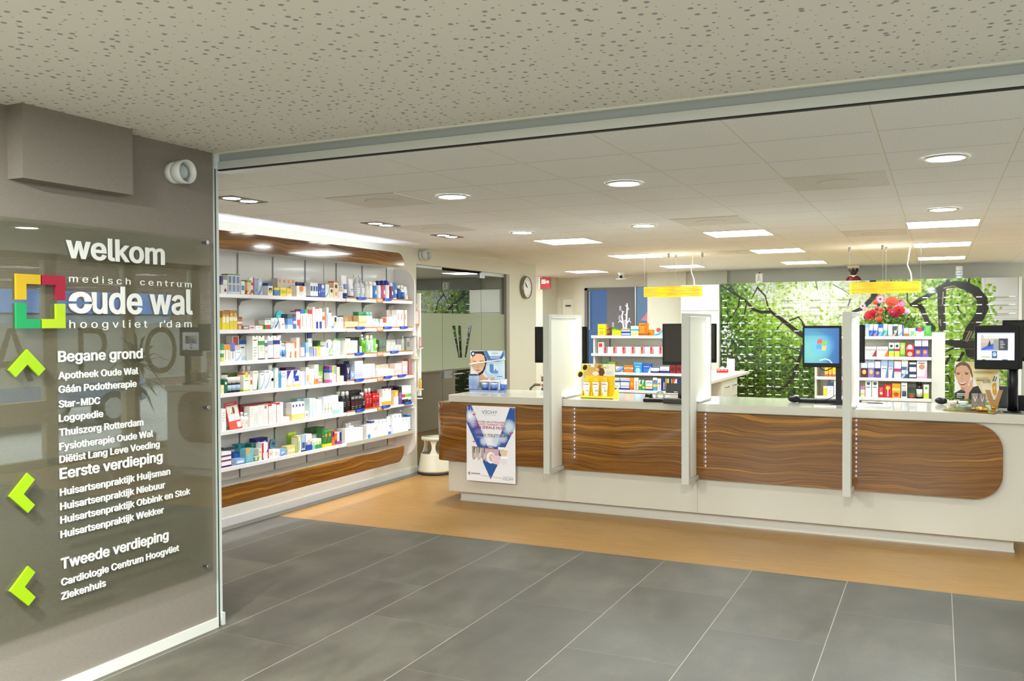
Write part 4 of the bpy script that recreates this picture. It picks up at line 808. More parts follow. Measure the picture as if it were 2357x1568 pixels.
def product(kind, w, h, d, base, spec, name, loc, rot, tilt=0.):
    q = MB(); m = pm(base); o = None
    words = [s for s in spec.split(' ') if s]; cap = 'f2f2ee'; col = None
    for s in list(words):
        if s[0] == 'c' and ':' in s and s[1] == ':': cap = s[2:]; words.remove(s)
        if s[0] == 'l' and s[1] == ':': col = s[2:]; words.remove(s)
    sp = ' '.join(words)
    if kind == 'ca':
        q.box(-w/2, -d/2, 0, w/2, d/2, h, m); decal(q, w, h, d, sp); o = q.obj(name, loc=loc, rot=rot)
    elif kind == 'cp':
        P = rrect(-w/2, 0, w/2, h, w*.42, '0011', 5); q.prism(P, 'y', -.006, .012, m); decal(q, w, h, .013, sp); o = q.obj(name, loc=loc, rot=rot)
    else:
        r = w/2
        if kind == 'ja':
            q.lathe([(r*.8, 0), (r, h*.08), (r, h*.6), (r*.96, h*.62)], m, seg=18)
            if col: q.lathe([(r*1.006, h*.15), (r*1.006, h*.5)], pm(col), seg=18)
            o = q.obj(name, loc=loc, rot=rot); MB().lathe([(r*1.02, h*.62), (r*1.02, h*.96), (r*.95, h)], pm(cap), seg=18).obj('lid', o)
        elif kind == 'sp':
            q.lathe([(r*.94, 0), (r, h*.02), (r, h*.74), (r*.82, h*.78)], m, seg=16)
            if col: q.lathe([(r*1.008, h*.06), (r*1.008, h*.66)], pm(col), seg=16)
            q.box(-r*.3, -r*1.03, h*.3, r*.3, -r*.9, h*.5, pm('e9ebee')); o = q.obj(name, loc=loc, rot=rot); MB().lathe([(r*.9, h*.765), (r*.9, h*.9), (r*.7, h*.97), (r*.3, h)], pm(cap), seg=16).obj('cap', o)
        elif kind == 'tu':
            n = 16; V = []; Fc = []
            for k in range(7):
                t = k/6; rx = r*(.86+.14*t); ry = max(.0015, min(r, d*.5)*.86*(1-t**1.7)); z = h*(.15+.85*t)
                for i in range(n): a = 6.2832*i/n; V.append((rx*math.cos(a), ry*math.sin(a), z))
            for k in range(6):
                for i in range(n): Fc.append((k*n+i, k*n+(i+1) % n, (k+1)*n+(i+1) % n, (k+1)*n+i))
            q.add(V, Fc, m, True); q.box(-r, -.0015, h*.96, r, .0015, h, m)
            y = -min(r, d*.5)*.86
            for s in sp.split():
                c = s.split(':')[1]
                if s[0] == 'B': q.lathe([(r*.88, h*.15), (r*.9, h*.24)], pm(c), seg=16, sy=min(1, d/w))
                if s[0] == 'X': q.box(-r*.4, y*1.02, h*.45, r*.4, y*.6, h*.5, pm(c)); q.box(-r*.4, y*1.02, h*.36, r*.2, y*.6, h*.38, pm(c))
                if s[0] == 'P': q.box(-r*.5, y*1.01, h*.4, r*.5, y*.3, h*.62, pm(c))
            o = q.obj(name, loc=loc, rot=rot); MB().lathe([(r*.84, 0), (r*.86, h*.15)], pm(cap), seg=16, sy=min(1, d/w)).obj('cap', o)
        else:
            ht = h*(.80 if kind == 'bo' else .72); sy = min(1., d/w)
            q.lathe([(r*.92, 0), (r, h*.03), (r, ht*.82), (r*.9, ht*.9), (r*.45, ht*.97), (r*.42, ht)], m, seg=16, sy=sy)
            if col: q.lathe([(r*1.008, h*.12), (r*1.008, ht*.7)], pm(col), seg=16, sy=sy)
            for s in sp.split():
                c = s.split(':')[1]
                if s[0] == 'P': q.box(-r*.6, -r*sy*1.01, h*.25, r*.6, -r*sy*.6, h*.5, pm(c))
                if s[0] == 'X':
                    for i in range(3): q.box(-r*.5, -r*sy*1.015, h*(.48-.09*i), r*(.5-.15*i), -r*sy*.7, h*(.50-.09*i), pm(c))
                if s[0] == 'O': q.lathe([(r*.5, -.002), (r*.42, -.002)], pm(c), (0, -r*sy*.99, h*.4), 16, ax='y')
            o = q.obj(name, loc=loc, rot=rot)
            if kind == 'bo': MB().lathe([(r*.62, ht*.98), (r*.64, h*.985), (r*.58, h)], pm(cap), seg=14, sy=1).obj('cap', o)
            else: MB().lathe([(r*.4, ht*.98), (r*.42, ht+.018), (r*.12, ht+.02), (r*.12, h*.93)], pm(cap), seg=12).box(-r*.8, -.005, h*.92, r*.25, .005, h, pm(cap)).obj('pump', o)
    if tilt: o.rotation_euler[1] = 0; o.rotation_euler.rotate_axis('Y', tilt)
    return o
SEEN = {}
def shelf_row(axis, front, z, zname, rows, where, dd=.07, maxback=.235, lim=None):
    occ = []
    for row in rows:
        zn, x0, x1, yt, n, kind, base, spec, desc = row[:9]; opt = row[9] if len(row) > 9 else {}
        depth = opt.get('d', dd); off = opt.get('o', 0.); zb = z+opt.get('up', 0.)
        fr = opt.get('fr', 0.)
        for tries in range(8):
            fp = front-fr if axis == 'X' else front+fr
            (a0, b0), (a1, b1) = zp(zn, x0, yt), zp(zn, x1, yt)
            A, B_ = (onX(a0, b0, fp), onX(a1, b1, fp)) if axis == 'X' else (onY(a0, b0, fp), onY(a1, b1, fp))
            h0, h1 = (A.y, B_.y) if axis == 'X' else (A.x, B_.x)
            e = min(.012, (h1-h0)*.2); dep = min(depth, (h1-h0)/n*.98) if kind in ('bo', 'sp', 'ja', 'pu') else depth
            hit = [q for q in occ if q[0] < h1-e and q[1] > h0+e and q[2] < fr+dep and q[3] > fr and abs(q[4]-zb) < .02]
            if not hit: break
            fr = max(q[3] for q in hit)+.004
        if fr+dep > maxback: dep = max(.02, maxback-fr)
        h0c, h1c = h0, h1
        for q in occ:   # trim slight overlaps with neighbours in the same layer
            if q[2] < fr+dep and q[3] > fr and abs(q[4]-zb) < .02:
                if q[0] < h0c < q[1]: h0c = q[1]+.0005
                if q[0] < h1c < q[1]: h1c = q[0]-.0005
        h0, h1 = h0c, h1c; occ.append((h0, h1, fr, fr+dep, zb))
        w = (h1-h0)/n; ht = (A.z+B_.z)/2-zb
        if lim: ht = min(ht, lim)
        if ht < .012: ht = .03
        noun, cat = NOUN[kind]
        dsc = desc.split('|'); nm = dsc[0]; tail = (' '+dsc[1]) if len(dsc) > 1 else ''
        for i in range(n):
            ww = w*(.97 if kind in ('ca', 'cp') else .96)
            hc = h0+w*(i+.5); hh = ht*(1 if 'j' not in opt else R.uniform(1-opt['j'], 1))
            c = fp-dep/2 if axis == 'X' else fp+dep/2
            loc = (c, hc, zb) if axis == 'X' else (hc, c, zb)
            sp = spec.split('/')[i % len(spec.split('/'))]; bs = base.split('/')[i % len(base.split('/'))]
            nmx = NAME[kind] if kind != 'ca' else ('medicine_box' if axis == 'Y' else ('flat_box' if ww > hh*1.05 else 'carton'))
            o = product(kind, ww, hh, dep*.98, bs, sp, nmx, loc, math.pi/2 if axis == 'X' else 0, 0)
            lab = ('%s %s%s on the %s' % (nm, noun, tail, where)) if n == 1 else ('%s from left of %s %s %s%s on the %s' % (ORD[i], NUM[n], nm, noun+'s', tail, where))
            if lab in SEEN: print('DUP LABEL', lab)
            SEEN[lab] = 1
            tag(o, lab, 'medicine box' if nmx == 'medicine_box' else cat, 'products on the %s' % where)
            if opt.get('lean'): o.rotation_euler.rotate_axis('Y', opt['lean'])
WH = 'f0efea'  # cartons called shaded have the shade mixed into their base colour
S1 = [
('a', 82, 140, 870, 1, 'ca', WH, 'O.25:7a1f4a X:999', 'white cherry printed'), ('a', 48, 82, 815, 1, 'ca', '1c2f78', 'B.5:eeeef2 O.6:d84a8a', 'navy topped white'),
('a', 148, 315, 790, 3, 'ca', 'dfe2e8', 'T.06:5f8f3a P.72:6f7fa8 P.3:8b98ba X:777', 'tall green edged'), ('a', 330, 383, 890, 1, 'ca', WH, 'P.5:1d5fae O:3b86cf', 'white|with blue swirl'),
('a', 415, 472, 875, 1, 'ca', 'f1d2a6', 'T.15:7f9f4a B.3:d9822f S:f5efe6', 'orange faded'), ('a', 478, 545, 830, 1, 'cp', 'eeebe4', 'M.62:b23a2c R.2:cf2a25 O.2:2e6b34', 'white and red rounded'),
('a', 550, 596, 850, 1, 'cp', '9fb2d6', 'X:5a74b0 O.3:6b84bd', 'light blue rounded'), ('a', 600, 665, 850, 1, 'cp', 'c5d0e4', 'O.7:eef S:6c83b5', 'pale rounded'), ('a', 628, 690, 985, 1, 'ja', 'e7e8ea', 'l:3b4b7a', 'low white dark banded'),
('a', 705, 770, 915, 1, 'ca', WH, 'T.22:2a5aa8 P.45:1a1a1c O.3:f1c11a', 'white and yellow blue topped'), ('a', 792, 870, 978, 1, 'ca', '4d88b0', 'T.3:f0d028 S:2f6aa0', 'low blue|with yellow top'), ('a', 875, 960, 978, 1, 'ca', 'e6d21e', 'T.2:f2e04a P:c2b414', 'low yellow'), ('a', 965, 1035, 992, 1, 'ca', 'f0c81e', 'B.35:e8e0c0 X:a9801a', 'lowest yellow'),
('a', 838, 1083, 855, 4, 'ca', 'cfcac2', 'O.85:e0813a X:999', 'tall grey orange circled'), ('a', 1100, 1233, 955, 1, 'ca', WH, 'O.75:e58a4a X.5:999', 'wide white orange swirled'), ('a', 1105, 1285, 905, 3, 'ca', 'eceae6', 'T.3:1f2c5c P:5c6b99', 'navy topped rear'),  # tall grey cartons: base greyed to imitate their shaded sides
('a', 1292, 1398, 912, 3, 'ca', 'eef0f2', 'P.6:2b4f9e B.1:23407f', 'white blue striped'), ('b', 98, 133, 700, 1, 'ca', '2a4f9c', 'O.4:9fb6e6', 'narrow mid blue'), ('b', 136, 212, 698, 1, 'ca', '3655b4', 'O.8:e8ecf8 M.5:5f82d4 B.1:1d3684', 'deep blue emblem'), ('b', 216, 283, 710, 1, 'ca', 'eef1f0', 'S:7fb6c4 X.8:aaa', 'white teal waved'),
('b', 290, 356, 740, 1, 'ca', 'efe0c0', 'T.12:b5562a O.6:2b2a1c X.3:a88', 'cream black leafed'), ('b', 362, 438, 655, 1, 'ca', 'f0dfc0', 'T.08:c06a3a O.7:2a2a20 O.25:e8a040', 'tall cream orange swirled'), ('b', 443, 515, 735, 1, 'ca', 'e9e4ee', 'P.75:5b2d8c O.75:f0c850', 'white purple panelled'),
('b', 525, 628, 550, 1, 'tu', 'f0f0f2', 'c:24408e B:24408e P:6d86c8', 'big white upright'), ('b', 652, 736, 615, 1, 'tu', 'eeeef0', 'c:24408e X:7a8cc4', 'smaller white upright'), ('b', 745, 905, 555, 2, 'pu', 'c9ced2', 'c:d4d6d8 X:7d8bb0 P:dfe3ea', 'clear grey'), ('b', 918, 980, 652, 1, 'sp', 'd8d6d2', 'c:dcdad6', 'plain grey'), ('b', 987, 1048, 652, 1, 'sp', 'f2f1ee', 'X:99a', 'plain white'), ('b', 1054, 1118, 660, 1, 'sp', '2f7cc8', '', 'blue white capped'), ('b', 1127, 1193, 645, 1, 'sp', 'f3f2ee', 'c:1b2a78', 'white navy capped'), ('b', 1200, 1264, 640, 1, 'sp', 'c9587f', 'c:1b2a78', 'pink navy capped'), ('b', 1270, 1336, 640, 1, 'sp', 'eef0f4', 'c:1b2f9a', 'tallest white navy capped'), ('b', 1342, 1400, 670, 1, 'sp', '7c2c58', 'c:e8dde2', 'maroon'), ('b', 1404, 1473, 680, 1, 'tu', '2a6fc0', 'c:f0f0f0 P:bcd4f0', 'blue'), ('b', 1478, 1530, 725, 1, 'bo', '1c4a94', 'c:f3f3f1', 'navy white capped'), ('b', 1534, 1597, 725, 1, 'bo', 'e6eaf0', 'l:2a66ae c:f3f3f1', 'white blue banded'), ('b', 1605, 1665, 745, 1, 'tu', 'eceef0', 'X:8aa', 'small white')]
S2 = [
('a', 70, 168, 1300, 2, 'ca', 'e3d31a', 'T.35:a8741c P.55:f2efe2 O.75:d8b040', 'yellow green brown topped'), ('a', 172, 278, 1292, 2, 'ca', 'e6d01c', 'T.3:b77a1e M.55:f4f1e6 O.78:e0c060', 'gold white banded'), ('a', 282, 345, 1385, 1, 'ca', 'b5763a', 'M.55:f1ebdf O.2:e3c49c T.15:8a5224', 'brown'), ('a', 360, 440, 1505, 1, 'ca', '8f7fb4', 'P:f0dc3a', 'flat purple and yellow'), ('a', 447, 520, 1505, 1, 'ca', 'eadbe2', 'P:c96a86', 'flat pale pink'), ('a', 530, 642, 1505, 1, 'ca', 'f0ece6', 'R.15:e0a23a X.7:b88', 'flat white orange ended'),
('a', 605, 660, 1430, 1, 'ca', 'c8c4b4', 'B.45:3b6a2e', 'half hidden green based'), ('a', 660, 745, 1430, 1, 'ca', WH, 'B.5:3a8a34 P.3:c4262c W.8:444:Calen', 'white and green red patched'), ('a', 748, 798, 1400, 1, 'ca', 'd8dce6', 'X:5a6290 S:aab', 'pale lettered'), ('a', 800, 885, 1395, 1, 'cp', 'c6d8e6', 'S:3a4a5c X:88a', 'pale blue bird printed'), ('a', 890, 975, 1400, 1, 'tu', 'eef0f0', 'X:e0862f', 'leaning white'), ('a', 820, 940, 1300, 1, 'cp', '3fb0b4', 'B.3:9a5ab0 P.6:7fd0d0', 'teal and violet rounded', {'d': .02}), ('a', 978, 1050, 1345, 2, 'ca', '5d8fc4', 'T.3:4b5660 B.3:b8d2ea', 'grey topped blue'), ('a', 1056, 1094, 1345, 1, 'ca', '3d62a8', 'T.2:5c3040 M:e0e4f0', 'dark blue striped'),
('a', 1097, 1152, 1300, 1, 'ca', 'f2efea', 'K:d8442c P.35:e05038 T.06:c33', 'white and red'), ('a', 1158, 1210, 1280, 1, 'ca', 'f1f1ef', 'T.22:2a5fb4 V:8a2a3a:Zenesin', 'white blue topped lettered'), ('a', 1214, 1262, 1280, 1, 'ca', 'f1f1ef', 'T.2:3a9a48 V:777:Dentamed', 'white green topped lettered'), ('a', 1267, 1314, 1285, 1, 'ca', 'f2f1ef', 'T.22:b8222c V:555:Parodontax', 'white red topped lettered'), ('a', 1318, 1357, 1250, 1, 'ca', 'f3efec', 'L.3:e89a7a V:8aa8d0:Sensit', 'tall white pink striped'),
('b', 45, 100, 1110, 1, 'ca', 'f2f1f0', 'T.05:c2185b P.18:23358c', 'white crimson topped'), ('b', 104, 162, 1110, 1, 'ca', 'f2f1f0', 'T.06:a8d02a P.18:23358c', 'white lime topped'), ('b', 170, 225, 1105, 1, 'ca', 'efece8', 'T.22:7c8aa0 M.5:ef6a2c R.4:f0703a', 'grey topped orange panelled'), ('b', 229, 272, 1105, 1, 'ca', 'd4e0f0', 'L.3:86b2e0 V:445:Xylitol', 'light blue lettered'), ('b', 275, 318, 1175, 1, 'ca', 'f0f1f4', 'T.06:3a5ab0 B.2:c8d4ee X:aaa', 'white blue footed'), ('b', 322, 362, 1265, 1, 'ca', 'e8ecf2', 'K:2d6ac8 B.25:6d94d8', 'short white and blue'), ('b', 366, 414, 1250, 1, 'ca', WH, 'P.5:f0c21e P.72:1c1c1c', 'white black and yellow'), ('b', 418, 523, 1258, 2, 'ca', 'f2f2f0', 'T.06:2a2a30 P.7:a8bad8 X.4:aaa', 'white blue boxed'),
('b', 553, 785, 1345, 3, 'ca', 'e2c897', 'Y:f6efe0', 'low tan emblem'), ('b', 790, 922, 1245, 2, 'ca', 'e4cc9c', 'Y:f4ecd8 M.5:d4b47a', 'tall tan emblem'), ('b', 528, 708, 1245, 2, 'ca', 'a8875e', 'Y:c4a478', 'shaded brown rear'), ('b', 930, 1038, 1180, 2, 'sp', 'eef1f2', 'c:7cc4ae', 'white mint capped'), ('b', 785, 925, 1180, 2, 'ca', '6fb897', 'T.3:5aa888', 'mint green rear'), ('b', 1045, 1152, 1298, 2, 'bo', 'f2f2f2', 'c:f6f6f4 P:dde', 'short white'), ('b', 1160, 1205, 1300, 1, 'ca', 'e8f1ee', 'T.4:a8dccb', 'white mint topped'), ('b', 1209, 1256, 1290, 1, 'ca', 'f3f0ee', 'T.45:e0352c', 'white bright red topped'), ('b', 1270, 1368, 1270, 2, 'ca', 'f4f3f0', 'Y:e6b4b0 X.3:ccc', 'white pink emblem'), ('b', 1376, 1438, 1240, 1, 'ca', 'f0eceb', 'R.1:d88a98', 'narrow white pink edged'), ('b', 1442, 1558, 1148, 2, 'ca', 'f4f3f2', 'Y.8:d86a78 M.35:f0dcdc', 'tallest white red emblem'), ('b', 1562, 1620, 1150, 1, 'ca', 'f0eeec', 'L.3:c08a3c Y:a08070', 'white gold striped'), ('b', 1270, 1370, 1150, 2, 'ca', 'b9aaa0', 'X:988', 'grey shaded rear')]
S3 = [
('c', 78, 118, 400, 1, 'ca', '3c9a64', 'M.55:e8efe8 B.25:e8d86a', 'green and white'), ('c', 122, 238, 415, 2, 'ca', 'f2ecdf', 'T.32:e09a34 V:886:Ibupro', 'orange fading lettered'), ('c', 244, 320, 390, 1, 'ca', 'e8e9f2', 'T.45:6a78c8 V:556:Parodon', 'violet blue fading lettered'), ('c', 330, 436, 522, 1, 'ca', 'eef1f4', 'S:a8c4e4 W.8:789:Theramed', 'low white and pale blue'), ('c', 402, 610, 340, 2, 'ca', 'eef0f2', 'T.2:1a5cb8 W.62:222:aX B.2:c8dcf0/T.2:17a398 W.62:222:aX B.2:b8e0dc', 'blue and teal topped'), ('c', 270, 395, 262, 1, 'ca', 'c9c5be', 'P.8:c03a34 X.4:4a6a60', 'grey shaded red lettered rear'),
('c', 635, 735, 262, 1, 'ca', 'f1f0ec', 'D:2e9a58 W.8:d02c28:fixi X.5:3a9a78', 'tall white red lettered'), ('c', 745, 853, 262, 1, 'ca', 'f1f0ec', 'D:222 M.7:3f9a4a O.45:cfe0cc B.06:222', 'tall white green banded'), ('c', 912, 1010, 260, 1, 'ca', 'f1f0ee', 'D:222 M.7:8a9ab4 O.45:dde4ee B.06:222', 'tall white grey blue banded'), ('c', 858, 908, 330, 1, 'ca', 'e0dedb', 'M.75:5a7088 O.4:a8b4c4', 'narrow grey banded'), ('c', 1022, 1130, 258, 1, 'ca', 'f2f1f0', 'D:c2185b M.72:20307c B.05:c2185b X.5:bbb', 'tall white navy labelled'), ('c', 1136, 1172, 250, 1, 'bo', 'cddbe8', 'c:e4eaf0 l:b4cce4', 'clear blue tall'), ('c', 1176, 1240, 390, 1, 'bo', 'e8f0f6', 'l:3f8ad0 c:dfe8f0', 'white blue labelled'),
('c', 1245, 1338, 370, 1, 'ca', 'f2efea', 'K:f07a2c M.5:f4ece0 T.08:e06a3a', 'white orange cornered'), ('c', 1343, 1428, 372, 1, 'ca', 'f2efea', 'R.4:f0742a M.52:f4ece0 T.08:e06a3a', 'white orange sided'), ('c', 1432, 1500, 296, 1, 'ca', 'f3efe9', 'R.25:ee7a34 X.8:ccc', 'tall white orange edged'), ('c', 1505, 1575, 470, 1, 'ca', 'f4f3f1', 'B.12:5058a8 X:ccc', 'small white purple footed'), ('c', 1515, 1595, 385, 2, 'ca', '3a68ac', 'X:7a9ad4', 'mid blue paired'), ('c', 1600, 1658, 380, 1, 'ca', '8fb6e2', 'X:5a86c4 B.3:cfe0f4', 'light blue small'), ('c', 1640, 1715, 195, 1, 'cp', 'eef1f4', 'T.25:1e3f7a B.3:7a88c4 S:c4d0e4', 'tall navy topped', {'d': .02}), ('c', 1735, 1810, 458, 2, 'ca', 'ebe6ee', 'L.5:5a5aa8 T.06:e8c83a', 'white purple sided'), ('d', 92, 134, 455, 1, 'ca', 'f0cc1c', 'O:fff3c0 X.3:c98', 'yellow'), ('d', 138, 184, 472, 1, 'ca', 'f2ebe8', 'X:d8a8a8', 'pinkish white'), ('d', 188, 234, 432, 1, 'ca', 'eeeeec', 'X:9aa T.1:7a8', 'grey lettered white'), ('d', 238, 284, 345, 1, 'ca', 'f1f2ee', 'T.08:8abf6a P.7:7a6aa8 B.25:d4e8d0', 'white leaf footed'), ('d', 288, 378, 330, 1, 'cp', 'e9f0e6', 'S:6ab46a X:9cb B.1:4a9a5a', 'leaning white and green', {'lean': .12}), ('d', 402, 530, 315, 1, 'cp', 'eaf0ea', 'T.1:5aa04a S:b4d4c4 X:8ab', 'larger leaning white', {'lean': .12}), ('d', 100, 232, 345, 2, 'ca', '4f7a46', 'T.3:3f6a38 X:8fb080', 'dark green rear'),
('d', 585, 740, 345, 2, 'ca', 'f1f0e9', 'Y:c8c06a X.3:ccc', 'white olive emblem'), ('d', 742, 808, 345, 1, 'ca', 'f2f1ea', 'X:bbb', 'plain white narrow'), ('d', 812, 842, 345, 1, 'ca', '1f2a26', 'X:7a8a80', 'dark green black narrow'), ('d', 585, 680, 308, 1, 'ca', 'edebe4', 'Y:c4bc6a', 'taller white rear'), ('d', 690, 842, 285, 2, 'ca', '20302a', 'T.06:101818', 'dark topped rear'), ('d', 848, 884, 450, 1, 'ca', 'eeece4', 'K:dcd8cc', 'small white folded'), ('d', 902, 975, 238, 1, 'pu', '5aa81c', 'X:1d3a10', 'bright green'), ('d', 985, 1050, 255, 1, 'bo', '9cd0a0', 'c:f2f2ee P:bfe0c0', 'pale green'), ('d', 1056, 1112, 255, 1, 'bo', 'bfc8c4', 'c:f2f2ee X:99a', 'clear grey capped'), ('d', 1115, 1195, 310, 1, 'tu', '5cb81e', 'c:eef0ea P:d4eec0', 'bright green upright'), ('d', 1200, 1318, 335, 2, 'ca', '5f6c5e', 'M:4c584c', 'smoky green'), ('d', 1325, 1600, 425, 4, 'ca', 'b7bbb2', 'Y:eef0ea M.1:a4a89e', 'low silver emblem'), ('d', 1330, 1500, 330, 2, 'ca', 'b0b4aa', 'Y:e8ebe4', 'tall silver emblem rear'), ('d', 1505, 1592, 345, 1, 'ca', 'd8dbd6', 'P:10182c T.08:1a2234', 'silver black panelled', {'o': 1}), ('d', 1605, 1650, 320, 1, 'ca', 'a9a8a4', 'D:222 X:666', 'narrow grey'), ('d', 1655, 1688, 265, 1, 'tu', '8a9a74', 'c:4a5a3a', 'slim olive'), ('d', 1692, 1750, 280, 1, 'ca', '9a9c94', 'P:6a6c60 T.06:333', 'tall dark silver')]
S4 = [
('c', 80, 122, 1150, 1, 'ca', 'efe9b8', 'X:aa6', 'small pale yellow'), ('c', 126, 188, 1045, 1, 'ca', '1f5a40', 'O.72:dfe8df X:5a8a70', 'dark green leaf emblem'), ('c', 78, 190, 970, 1, 'ca', 'eef0ee', 'T.1:f4f4f2 X:8a9', 'white rear'), ('c', 192, 440, 1005, 3, 'ja', '1a1a1e', 'l:a9c4dc c:f2f2ee', 'black white lidded'), ('c', 195, 420, 925, 2, 'ca', 'd9dacf', 'T.35:6f7f3a', 'olive topped rear'), ('c', 472, 590, 920, 1, 'ca', 'f1f0e4', 'T.12:d0702c B.1:b4c838 W.55:7a6:Prrikweg O.85:cbd84a', 'white lime edged'), ('c', 592, 640, 1010, 1, 'ca', 'eeeae2', 'P.65:dd5a34 X.3:baa', 'white orange patched'), ('c', 648, 740, 895, 1, 'ca', 'eff0ec', 'K:2e6a48 W.88:7a8:Bional B.06:5a8a5a', 'white green leafed'), ('c', 702, 754, 1072, 1, 'tu', 'efefec', 'c:e4e4e0 X:a66', 'little white'), ('c', 475, 545, 800, 1, 'bo', 'e7e7e0', 'c:f1f1ec', 'first white rear'), ('c', 560, 645, 800, 1, 'bo', 'eae9e2', 'c:f1f1ec', 'second white rear'), ('c', 776, 853, 932, 1, 'ca', 'eff1f3', 'S:a8c4dc W.88:88a:Regen', 'white blue curved'), ('c', 858, 950, 882, 1, 'ca', 'eff1f3', 'S:a8c0e0 W.88:88a:Regen', 'taller white blue curved'), ('c', 955, 1036, 790, 1, 'bo', 'f1f1ef', 'c:e6e6df O:2a4a9c', 'large white blue ringed'), ('c', 1045, 1103, 840, 1, 'ca', 'dcebed', 'T.08:b4d4d8 X:9bb', 'pale teal'), ('c', 1106, 1150, 910, 1, 'ca', '4a90b8', 'T.1:8ab', 'mid teal blue'), ('c', 1156, 1256, 895, 1, 'ca', 'f0f2f4', 'M.68:a8d4e4 W.85:88a:Actifed', 'white sky banded'), ('c', 1262, 1372, 890, 1, 'ca', 'eeeaf2', 'J:4a2a8c B.12:f0c81c K:e8c8d8', 'purple and white yellow footed'), ('c', 1378, 1490, 882, 1, 'ca', 'eeeff4', 'J:1a30a8 P.5:2038b0 B.12:f0d01c', 'royal blue and white yellow footed'), ('c', 1235, 1410, 830, 2, 'ca', '2a2470', 'T.3:4a2a6a X:8a8ac0', 'navy purple rear'), ('c', 1495, 1592, 905, 1, 'ca', 'f3ece4', 'X:d8a890 R.2:a8c0e4', 'white peach lettered'), ('c', 1602, 1666, 832, 1, 'ca', 'f3efe9', 'P.4:eab070 X.8:caa', 'white peach flowered'), ('c', 1672, 1748, 862, 1, 'ca', 'f3f0ec', 'B.2:ecc4a4 X:caa', 'white pale footed'), ('c', 1755, 1830, 782, 1, 'ca', 'f3f2ef', 'B.3:e89a5a O.18:d8702c', 'tall white orange flowered'),
('d', 108, 180, 992, 1, 'ja', 'eee2ea', 'l:d88ac0 c:f0eeee', 'white and pink'), ('d', 105, 180, 800, 2, 'ca', '7ab83c', 'M:8cc850 X:def', 'apple green narrow'), ('d', 186, 300, 800, 3, 'ca', 'f0ecf0', 'L.3:8a2a6a B.25:c8288c', 'white magenta footed narrow'), ('d', 304, 344, 805, 1, 'ca', 'eadcea', 'M.7:2a68c0 T.2:8a3a9a B.2:d06ab0', 'blue and magenta narrow'), ('d', 348, 385, 802, 1, 'ca', 'f0e6d8', 'T.4:f0b82c X.4:c66', 'yellow topped narrow'), ('d', 389, 430, 795, 1, 'ca', 'eee4de', 'T.5:7ab4ac R.3:c44', 'teal topped narrow'), ('d', 436, 490, 825, 1, 'ca', 'f0f2e6', 'R.3:b8d868 X:ccc', 'white lime edged narrow'), ('d', 492, 560, 982, 1, 'ca', 'f0eeea', 'X:ccc', 'low white'), 
('d', 605, 675, 772, 1, 'ca', '1e1e44', 'Y:e8e8f0 M.35:2c2c5c X.3:aac', 'navy white lettered'), ('d', 500, 600, 770, 1, 'ca', '232544', 'X.3:445', 'navy shaded'), ('d', 682, 754, 895, 1, 'ca', '86a0c8', 'Y:dfe8f4 B.15:6a88b8', 'small steel blue'), ('d', 756, 906, 712, 2, 'ca', 'c6cde0', 'M.6:d4dcea M.25:b4bed4 X:99b', 'tall lilac'), ('d', 656, 752, 716, 1, 'ca', '4f556e', 'X:667', 'slate rear'), ('d', 912, 1048, 770, 2, 'ca', 'f4f4f4', 'Y:e4e4ea X.4:ddd', 'bright white'), ('d', 1055, 1120, 765, 1, 'ca', 'e2e6f4', 'L.4:bcc4e4 X:aab', 'lilac white'), ('d', 1125, 1150, 940, 1, 'tu', 'eceef4', 'c:23308c', 'tiny white'), ('d', 1160, 1472, 868, 4, 'ca', 'f4f3f0', 'X:dcd8d4', 'low white'.replace('low', 'squat')), ('d', 1130, 1395, 775, 3, 'ca', 'eceae2', 'T.3:d8ccb4 X:bba', 'cream topped rear'), ('d', 1480, 1608, 757, 2, 'ca', 'e6c8c2', 'Y:f4e4e0 M.4:dcb8b2', 'dusty pink emblem'), ('d', 1614, 1712, 720, 1, 'ca', 'dcbcb8', 'K:c8a8d4 P:ecdcd8', 'pink violet cornered'), ('d', 1730, 1775, 672, 1, 'ca', 'a06a68', 'X:c89', 'narrow brownish pink')]
